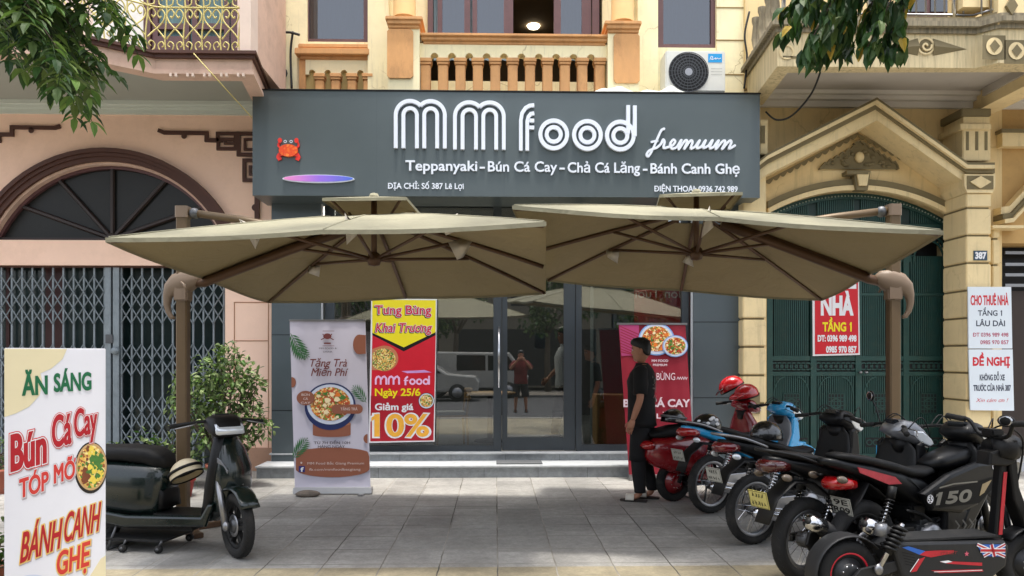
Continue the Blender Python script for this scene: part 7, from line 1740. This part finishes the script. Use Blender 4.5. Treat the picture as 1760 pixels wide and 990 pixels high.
# a waiter inside the shop, and the passer-by in red behind the lens whom the door glass mirrors
person((X(962, 11.6) + .08, 11.6, .262), R(188), 'waiter in a white shirt and dark trousers walking inside behind the glass door', M_skin, M_hair, mat('white_shirt', (205, 208, 214), .8, var=.06), mat('dark_trousers', (28, 28, 32), .9),
    [((-.16, .24, 1.14), (-.10, .25, .90)), ((.04, -.25, 1.12), (.22, -.24, .94))], [((.12, .10, .49), (.18, .10, .09)), ((-.02, -.10, .49), (-.22, -.10, .10))], True, shoe=M_black, collar=mat('white_shirt', (205, 208, 214)))
# ================================================================== PLANTS
def leafmat(name, c, c2, rough=.6):
    m = mat(name, c, rough, var=.0); t = m.node_tree; b = t.nodes['Principled BSDF']
    geo = t.nodes.new('ShaderNodeNewGeometry'); r = t.nodes.new('ShaderNodeValToRGB'); r.color_ramp.elements[0].color = rgb(*c); r.color_ramp.elements[1].color = rgb(*c2)
    t.links.new(geo.outputs['Random Per Island'], r.inputs[0]); t.links.new(r.outputs[0], b.inputs['Base Color'])
    tl = t.nodes.new('ShaderNodeBsdfTranslucent'); t.links.new(r.outputs[0], tl.inputs[0]); mx = t.nodes.new('ShaderNodeMixShader'); mx.inputs[0].default_value = .3
    out = [n for n in t.nodes if n.type == 'OUTPUT_MATERIAL'][0]; t.links.new(b.outputs[0], mx.inputs[1]); t.links.new(tl.outputs[0], mx.inputs[2]); t.links.new(mx.outputs[0], out.inputs[0]); return m
M_lf1 = leafmat('leaf_dark', (24, 52, 20), (54, 90, 30)); M_lf2 = leafmat('leaf_olive', (44, 70, 30), (96, 118, 52)); M_lf3 = leafmat('leaf_bright', (70, 110, 40), (120, 150, 70)); M_lfy = leafmat('leaf_yellow', (170, 140, 40), (190, 160, 60))
M_lf4 = leafmat('leaf_shrub', (66, 92, 50), (150, 166, 110))
M_bark = mat('bark', (86, 74, 60), .9, var=.3, scale=12, stretch=(3, 3, .6), bump=.5, bscale=25)
def leaf(m, p, d, up, L, Wd, mt, fold=.25, droop=.15):
    d = d.normalized(); s_ = d.cross(up)
    if s_.length < 1e-4: s_ = d.orthogonal()
    s_.normalize(); n = s_.cross(d)
    q = [p, p + d * L * .35 + n * L * .02, p + d * L * .72 - n * L * droop * .4, p + d * L - n * L * droop]
    l = [p + d * L * .3 + s_ * Wd * .5 + n * Wd * fold, p + d * L * .65 + s_ * Wd * .42 + n * (Wd * fold - L * droop * .35)]
    r = [p + d * L * .3 - s_ * Wd * .5 + n * Wd * fold, p + d * L * .65 - s_ * Wd * .42 + n * (Wd * fold - L * droop * .35)]
    m.add(q + l + r, [(0, 1, 4), (1, 2, 5, 4), (2, 3, 5), (0, 6, 1), (1, 6, 7, 2), (2, 7, 3)], mt, False)
def rv(rnd): 
    a, z = rnd.uniform(0, 6.283), rnd.uniform(-1, 1); q = math.sqrt(1 - z * z); return Vector((q * math.cos(a), q * math.sin(a), z))
def P3(px, py, Y): return Vector((X(px, Y), Y, Z(py, Y, px)))
def street_tree(name, label, trunk, fork, tips, start, mats, L, Wd, seed, pinnate, yr, crown=()):
    rnd = random.Random(seed); T = thing('tree', trunk, label, 'tree', world=True)
    m = MB(); tp = Vector(trunk); fk = Vector(fork); m.tube(bez([tp, tp * .6 + fk * .4 + Vector((.04, .03, 0)), fk], 6), [.15 - .05 * i / 12 for i in range(13)], M_bark, n=12); m.tube(bez([fk, fk + Vector((.2, -.3, 1.2)), fk + Vector((.1, -.4, 2.6))], 5), [.1 - .006 * i for i in range(11)], M_bark, n=10); m.build('trunk', T)
    br = MB(); fo = MB(); st = Vector(start)
    br.tube(bez([fk, fk * .5 + st * .5 + Vector((0, 0, .15)), st], 6), [.06 - .003 * i for i in range(13)], M_bark, n=8)
    for (px, py) in tips:
        Y = rnd.uniform(*yr); e = P3(px, py, Y); mid = st * .45 + e * .55 + Vector((rnd.uniform(-.08, .08), rnd.uniform(-.1, .1), rnd.uniform(.05, .2)))
        path = bez([st, mid, e], 10); br.tube(path, [.012 - .0095 * i / (len(path) - 1) for i in range(len(path))], M_bark, n=5)
        k0 = 7 if pinnate else 7
        for i in range(k0, len(path)):
            t = (path[i] - path[i - 1]).normalized(); p = path[i]
            for rep in range(2 if pinnate else 4):
                sd = t.cross(Vector((0, 0, 1))); sd = sd.normalized() if sd.length > .01 else Vector((1, 0, 0))
                if pinnate and i % 2 == 0:                 # a compound leaf: stalk with paired leaflets
                    d = (sd * (1 if rep else -1) + t * .4 + rv(rnd) * .4 + Vector((0, 0, -.35))).normalized(); ln = rnd.uniform(.16, .26); n_ = 5
                    br.tube([p, p + d * ln * .5 + Vector((0, 0, -.01)), p + d * ln + Vector((0, 0, -.04))], .0022, M_lf1, n=3)
                    for k in range(n_):
                        b = p + d * ln * (k + 1) / n_ + Vector((0, 0, -.04 * ((k + 1) / n_) ** 2)); s2 = d.cross(Vector((0, 0, 1))).normalized()
                        for sg in (-1, 1): leaf(fo, b, d * .45 + s2 * sg + Vector((0, 0, -.45)) + rv(rnd) * .18, Vector((0, 0, 1)), L * rnd.uniform(.75, 1.1), Wd * rnd.uniform(.8, 1.1), rnd.choice(mats))
                    leaf(fo, p + d * ln + Vector((0, 0, -.04)), d + Vector((0, 0, -.5)), Vector((0, 0, 1)), L, Wd, rnd.choice(mats))
                elif not pinnate:
                    d = (sd * rnd.uniform(-1, 1) + t * .6 + rv(rnd) * .5 + Vector((0, 0, -.75))).normalized(); leaf(fo, p + rv(rnd) * .02, d, Vector((0, 0, 1)) + rv(rnd) * .5, L * rnd.uniform(.7, 1.15), Wd * rnd.uniform(.8, 1.1), rnd.choice(mats))
    br.build('branch', T); fo.build('foliage', T)
    cr = MB()
    for c in crown:                                        # the crown above the frame, which shades the pavement
        br2 = MB(); c = Vector(c)
        for k in range(70): q = c + rv(rnd) * .62 * rnd.random() ** .4; leaf(cr, q, rv(rnd) + Vector((0, 0, -.5)), Vector((0, 0, 1)), L * 1.6, Wd * 1.9, mats[0])
    if crown: cr.build('crown', T)
    return T
street_tree('tree', 'street tree with feathery dark green leaves hanging into the upper left corner', (-3.6, 2.6, 0), (-3.5, 2.7, 3.6),
    [(138, 148), (148, 105), (120, 122), (140, 70), (100, 50), (200, 15), (180, -10), (130, 5), (5, 35), (45, 10), (90, 85), (75, 25), (30, -10), (85, -10), (14, 58), (108, 96), (70, 66)], (-2.75, 3.3, 3.95), [M_lf1, M_lf1, M_lf2, M_lf2, M_lf3], .090, .034, 5, True, (3.3, 4.1), [(-4.2 + 2.1 * random.random(), 4.2 + 3.4 * random.random(), 5.4 + 1.5 * random.random()) for _ in range(26)] + [(-3.5 + random.uniform(-1, 1), 2.9 + random.uniform(-1, 1), 5.6 + random.random()) for _ in range(8)] + [(-2.4 + random.uniform(-.9, 2.2), random.uniform(2.4, 5.2), random.uniform(5.0, 6.6)) for _ in range(11)])
street_tree('tree', 'street tree with broad green and few yellow leaves hanging into the upper right', (3.5, 2.8, 0), (3.4, 2.9, 3.7),
    [(1345, 60), (1365, 40), (1385, 85), (1400, 95), (1420, 92), (1440, 80), (1465, 80), (1490, 82), (1515, 85), (1540, 88), (1535, 45), (1500, 30), (1440, 40), (1400, 20), (1350, 15), (1380, 5), (1430, 8), (1510, 5), (1415, 55)], (2.25, 3.7, 3.95), [M_lf1] * 10 + [M_lf2] * 5 + [M_lfy], .115, .046, 6, False, (3.7, 4.3), [(3.4 + random.uniform(-1, 1.2), 3.2 + random.uniform(-1.2, 2.4), 5.6 + random.random()) for _ in range(14)] + [(1.6 + random.uniform(-1.8, 2.4), random.uniform(2.4, 5.2), random.uniform(5.0, 6.6)) for _ in range(16)])
M_terra = mat('terracotta', (150, 84, 64), .8, var=.12, dirt=(90, 70, 60), damt=.5, dscale=5); M_soil = mat('potting_soil', (60, 48, 38), .95, var=.3, scale=30)
def pot(T, r, h, mt, off=(0, 0)):
    m = MB(); m.lathe([(r * .72, 0), (r * .95, h * .85), (r * 1.05, h * .86), (r * 1.05, h), (r * .93, h), (r * .9, h * .9)], (T.location.x + off[0], T.location.y + off[1], 0), mt, n=24); m.lathe([(0, h * .88), (r * .92, h * .88)], (T.location.x + off[0], T.location.y + off[1], 0), M_soil, n=24); m.build('pot', T)
def bush(label, loc, clusters, n, L, Wd, mats, seed, pr=.2, ph=.28, pm=None, group=None, up=.2):
    rnd = random.Random(seed); T = thing('potted_shrub', (loc[0], loc[1], 0), label, 'plant', world=True); pot(T, pr, ph, pm or M_terra)
    st = MB(); fo = MB(); b0 = Vector((loc[0], loc[1], ph * .85))
    for c, r in clusters:
        c = Vector(c)
        for k in range(5):
            e = c + rv(rnd) * r * .8; mid = b0 * .5 + c * .5 + rv(rnd) * .1; st.tube(bez([b0 + rv(rnd) * .03, mid, e], 6), [.014 - .0009 * i for i in range(13)], M_bark, n=5)
        for i in range(int(n * r * r / .06)):
            d = rv(rnd); p = c + d * r * (rnd.random() ** .45) * (1 + .25 * math.sin(d.x * 7 + d.z * 5 + seed)); leaf(fo, p, d * .7 + rv(rnd) * .7 + Vector((0, 0, -up)), Vector((0, 0, 1)) + rv(rnd) * .6, L * rnd.uniform(.6, 1.15), Wd * rnd.uniform(.7, 1.1), rnd.choice(mats))
    st.build('stem', T); fo.build('foliage', T); return T
Yb_ = 8.9
def C(px, py, r, dy=0): v = P3(px, py, Yb_ + dy); return (tuple(v), r)
bush('tall bushy shrub with small pale green leaves in front of the peach pilaster', (X(385, Yb_), Yb_), [C(395, 612, .16), C(372, 640, .26), C(418, 650, .22), C(350, 690, .26, .1), C(400, 690, .28), C(440, 662, .12), C(432, 715, .2), C(455, 735, .12), C(365, 735, .28), C(410, 750, .2), C(318, 655, .14, .1), C(310, 690, .16, .1)], 240, .085, .042, [M_lf4, M_lf4, M_lf2, M_lf3], 3)
bush('low leafy shrub between folding gate and dark green scooter', (X(255, 9.0), 9.0), [C(210, 790, .22, .1), C(255, 780, .25, .1), C(300, 775, .24, .1), C(235, 820, .2), C(285, 812, .2), C(325, 790, .18)], 150, .09, .04, [M_lf1, M_lf2, M_lf4], 4)
bush('small bright green spiky plant in a red pot behind the scooter seat', (X(312, 8.3), 8.3), [(tuple(P3(308, 822, 8.3)), .12), (tuple(P3(320, 815, 8.3)), .1)], 200, .16, .022, [M_lf3], 7, .14, .2, mat('red_pot', (150, 40, 36), .6, var=.1), up=-.6)
bush('leafy dark plant at the far left edge behind the food sign', (X(2, 8.6), 8.6), [(tuple(P3(5, 770, 8.6)), .16), (tuple(P3(-20, 790, 8.6)), .2), (tuple(P3(8, 800, 8.6)), .14)], 90, .07, .035, [M_lf4, M_lf1], 8)
bush('small round-leaved plant in the lower left corner beside the food sign', (X(-28, 5.0), 5.0), [(tuple(P3(-14, 930, 5.0)), .14), (tuple(P3(-10, 975, 5.0)), .15), (tuple(P3(-40, 950, 5.0)), .18)], 100, .06, .045, [M_lf1, M_lf2], 9, .13, .16)
m = MB(); xw, yw = X(297, 8.1), 8.1; m.lathe([(0, .02), (.1, .02), (.15, .16), (.17, .165), (.17, .18), (.14, .175), (.1, .05), (0, .045)], (xw, yw, 0), mat('white_basin', (206, 202, 194), .4, var=.04), n=24); tag(m.build('basin', origin=(xw, yw, 0)), 'white plastic basin on the paving behind the dark green scooter', 'basin')
# ================================================================== INSIDE THE SHOP
M_wood = mat('pale_wood', (190, 150, 98), .5, var=.12, scale=5, stretch=(6, 6, .8)); M_cush = mat('grey_cushion', (150, 152, 152), .8, var=.06)
def chair(loc, rz, label):
    T = thing('dining_chair', loc, label, 'chair', rz, 'wooden chairs inside the shop window')
    for x, y in ((.2, .2), (.2, -.2), (-.2, .2), (-.2, -.2)):
        m = MB(); m.tube([(x, y, .44), (x * 1.1, y * 1.08, 0)], [.02, .015], M_wood, n=8); 
        if x < 0: m.tube([(x, y, .44), (x * 1.25, y * .95, .82)], .017, M_wood, n=8)
        m.build('leg', T)
    m = MB(); m.box((-.23, -.23, .42), (.24, .23, .455), M_wood, .012); s_ = m.build('seat', T); m = MB(); m.box((-.21, -.21, .456), (.23, .21, .50), M_cush, .018); m.build('cushion', s_)
    m = MB(); m.tube(bez([(-.24, -.2, .80), (-.29, 0, .81), (-.24, .2, .80)], 6), .028, M_wood, n=8); m.tube(bez([(-.235, -.2, .68), (-.27, 0, .69), (-.235, .2, .68)], 6), .02, M_wood, n=8); m.build('backrest', T)
    return T
chair((X(775, 10.75), 10.75, .262), R(190), 'pale wooden chair with grey cushion just inside the left shop window'); chair((X(700, 11.4), 11.4, .262), R(10), 'pale wooden chair deeper inside the shop, behind the red poster')
T = thing('dining_table', (X(842, 11.3), 11.3, .262), 'round pale wooden table inside behind the shop window', 'table'); m = MB(); m.lathe([(0, .72), (.38, .72), (.4, .735), (.38, .75), (0, .75)], (0, 0, 0), M_wood, n=28); m.build('tabletop', T); m = MB(); m.lathe([(.24, 0), (.24, .02), (.04, .05), (.035, .72)], (0, 0, 0), M_black, n=18); m.build('leg', T)
xk0, xk1 = X(1026, 10.6), X(1120, 10.6); m = MB(); m.box((xk0, 10.62, .262), (xk1, 11.1, 1.0), M_wood, .004)
for i in range(26): x = xk0 + (xk1 - xk0) * (i + .5) / 26; m.box((x - .009, 10.60, .27), (x + .009, 10.619, .99), M_wood)
tag(m.build('counter', origin=((xk0 + xk1) / 2, 10.85, .262)), 'pale slatted wooden counter inside the right shop window', 'counter')
for i, (px, py) in enumerate(((930, 536), (936, 530), (942, 525))):
    pass
# ================================================================== ACROSS THE STREET (mirrored in the glass)
M_opp = mat('far_plaster', (120, 112, 98), .9, var=.15, scale=.6); M_opp2 = mat('far_plaster_grey', (92, 92, 90), .9, var=.15, scale=.6)
for i, (x0, x1, hgt, mt, lb) in enumerate(((-22, -12, 8.5, M_opp, 'plain tan house across the street, far left'), (-11.9, -3, 7, M_opp2, 'grey house across the street with dark shop openings'), (-2.9, 6, 9, M_opp, 'tall tan house straight across the street'), (6.1, 14, 7.5, M_opp2, 'grey house across the street on the right'), (14.1, 24, 8.5, M_opp, 'tan house across the street, far right'))):
    T = thing('row_house', ((x0 + x1) / 2, -18, 0), lb, 'house', world=True); m = MB(); m.box((x0, -26, 0), (x1, -18, hgt), mt); m.build('wall', T)
    m = MB(); m.box((x0 + .8, -18.02, .1), (x1 - .8, -17.99, 3), M_dark); m.build('shopfront', T)
    for k in range(3): w = (x1 - x0) / 3; m = MB(); m.box((x0 + w * k + w * .25, -18.02, 4.2), (x0 + w * k + w * .75, -17.99, 6), M_dark); m.build('window', T)
rnd = random.Random(31); T0 = thing('street_tree', (-9, -13.6, 0), 'leafy street tree on the far pavement', 'tree', group='trees along the far pavement')
m = MB(); m.tube([(0, 0, 0), (.05, 0, 1.4), (0, .05, 3)], [.16, .13, .1], M_bark, n=10)
for k in range(6): a = k * 1.05; m.tube([(0, .05, 2.6), (math.cos(a) * 1.1, math.sin(a) * 1.1, 4.2)], [.07, .02], M_bark, n=6)
m.build('trunk', T0); m = MB()
for k in range(14):
    c = Vector((rnd.uniform(-1.7, 1.7), rnd.uniform(-1.5, 1.5), rnd.uniform(3.0, 5.6)))
    for j in range(95): p = c + rv(rnd) * .75 * rnd.random() ** .4; leaf(m, p, rv(rnd) + Vector((0, 0, -.4)), Vector((0, 0, 1)), .26, .13, rnd.choice([M_lf1, M_lf2]))
m.build('crown', T0)
for i, x in enumerate((-5.6, -1.8, 2.4, 6.2, 10.4)):
    t = T0.copy(); COL.objects.link(t); t.location = (x, -13.6 + .4 * math.sin(x), 0); t.rotation_euler = (0, 0, x * 1.3)
    for ch in list(T0.children): c_ = ch.copy(); COL.objects.link(c_); c_.parent = t
V_ = thing('parked_car', (-2.9, -9.2, -.15), 'white estate car parked across the road', 'car'); M_carw = mat('car_white', (160, 158, 152), .25, var=.02, coat=.8); M_carg = mat('car_glass', (14, 16, 18), .08, var=0)
m = MB(); m.prism([(-2.3, .35), (2.25, .35), (2.3, .75), (2.15, .98), (1.05, 1.08), (.3, 1.58), (-1.6, 1.62), (-2.1, 1.15), (-2.32, 1.0)], -.88, .88, M_carw, bev=.08, smooth=False); m.build('body', V_)
m = MB(); m.prism([(.85, 1.08), (.25, 1.50), (-.55, 1.53), (-.55, 1.08)], -.885, .885, M_carg); m.prism([(-.62, 1.08), (-.62, 1.53), (-1.5, 1.53), (-1.85, 1.12)], -.885, .885, M_carg); m.build('window', V_)
for x in (-1.45, 1.45):
    for y in (-.82, .82): m = MB(); m.lathe([(0, -.1), (.2, -.1), (.22, -.08), (.33, -.1), (.34, 0), (.33, .1), (0, .1)], (x, y, .34), M_rub, axis='y', n=24); wv_ = m.build('wheel', V_); m = MB(); m.lathe([(0, -.108), (.19, -.104), (.2, .104), (0, .108)], (x, y, .34), M_alu, axis='y', n=24); m.build('rim', wv_)
m = MB(); m.box((-2.335, -.8, .8), (-2.25, -.55, .95), M_lens, .02); m.box((-2.335, .55, .8), (-2.25, .8, .95), M_lens, .02); m.build('tail_light', V_); m = MB(); m.box((2.2, -.8, .68), (2.31, -.5, .85), M_clear, .02); m.box((2.2, .5, .68), (2.31, .8, .85), M_clear, .02); m.build('headlight', V_)

V2 = thing('parked_van', (-.9, -11.6, -.15), 'white delivery van parked beyond the estate car across the road', 'van')
m = MB(); m.prism([(-2.4, .4), (2.2, .4), (2.3, .9), (2.1, 1.15), (1.5, 1.9), (-2.35, 1.95), (-2.42, 1.2)], -.9, .9, M_carw, bev=.07); m.build('body', V2)
m = MB(); m.prism([(1.85, 1.15), (1.45, 1.75), (.6, 1.78), (.6, 1.15)], -.905, .905, M_carg); m.prism([(.5, 1.15), (.5, 1.78), (-.7, 1.8), (-.7, 1.15)], -.905, .905, M_carg); m.build('window', V2)
for x in (-1.5, 1.45):
    for y in (-.84, .84): m = MB(); m.lathe([(0, -.1), (.2, -.1), (.33, -.1), (.34, 0), (.33, .1), (0, .1)], (x, y, .34), M_rub, axis='y', n=24); wv_ = m.build('wheel', V2); m = MB(); m.lathe([(0, -.108), (.19, -.104), (.2, .104), (0, .108)], (x, y, .34), M_alu, axis='y', n=24); m.build('rim', wv_)
person((.72, -.62, 0), R(90), 'person in red T-shirt and dark shorts mirrored in the glass door, arms raised', M_skin, M_hair, mat('red_cotton', (104, 24, 24), .9, var=.1), mat('dark_shorts', (26, 26, 30), .9),
    [((.12, .30, 1.22), (.30, .10, 1.46)), ((.12, -.30, 1.22), (.30, -.10, 1.46))], [((.02, .13, .49), (.0, .15, .085)), ((.02, -.13, .49), (.0, -.15, .085))], False, sandal=(MATS['sandal_sole'], MATS['sandal_sole']))
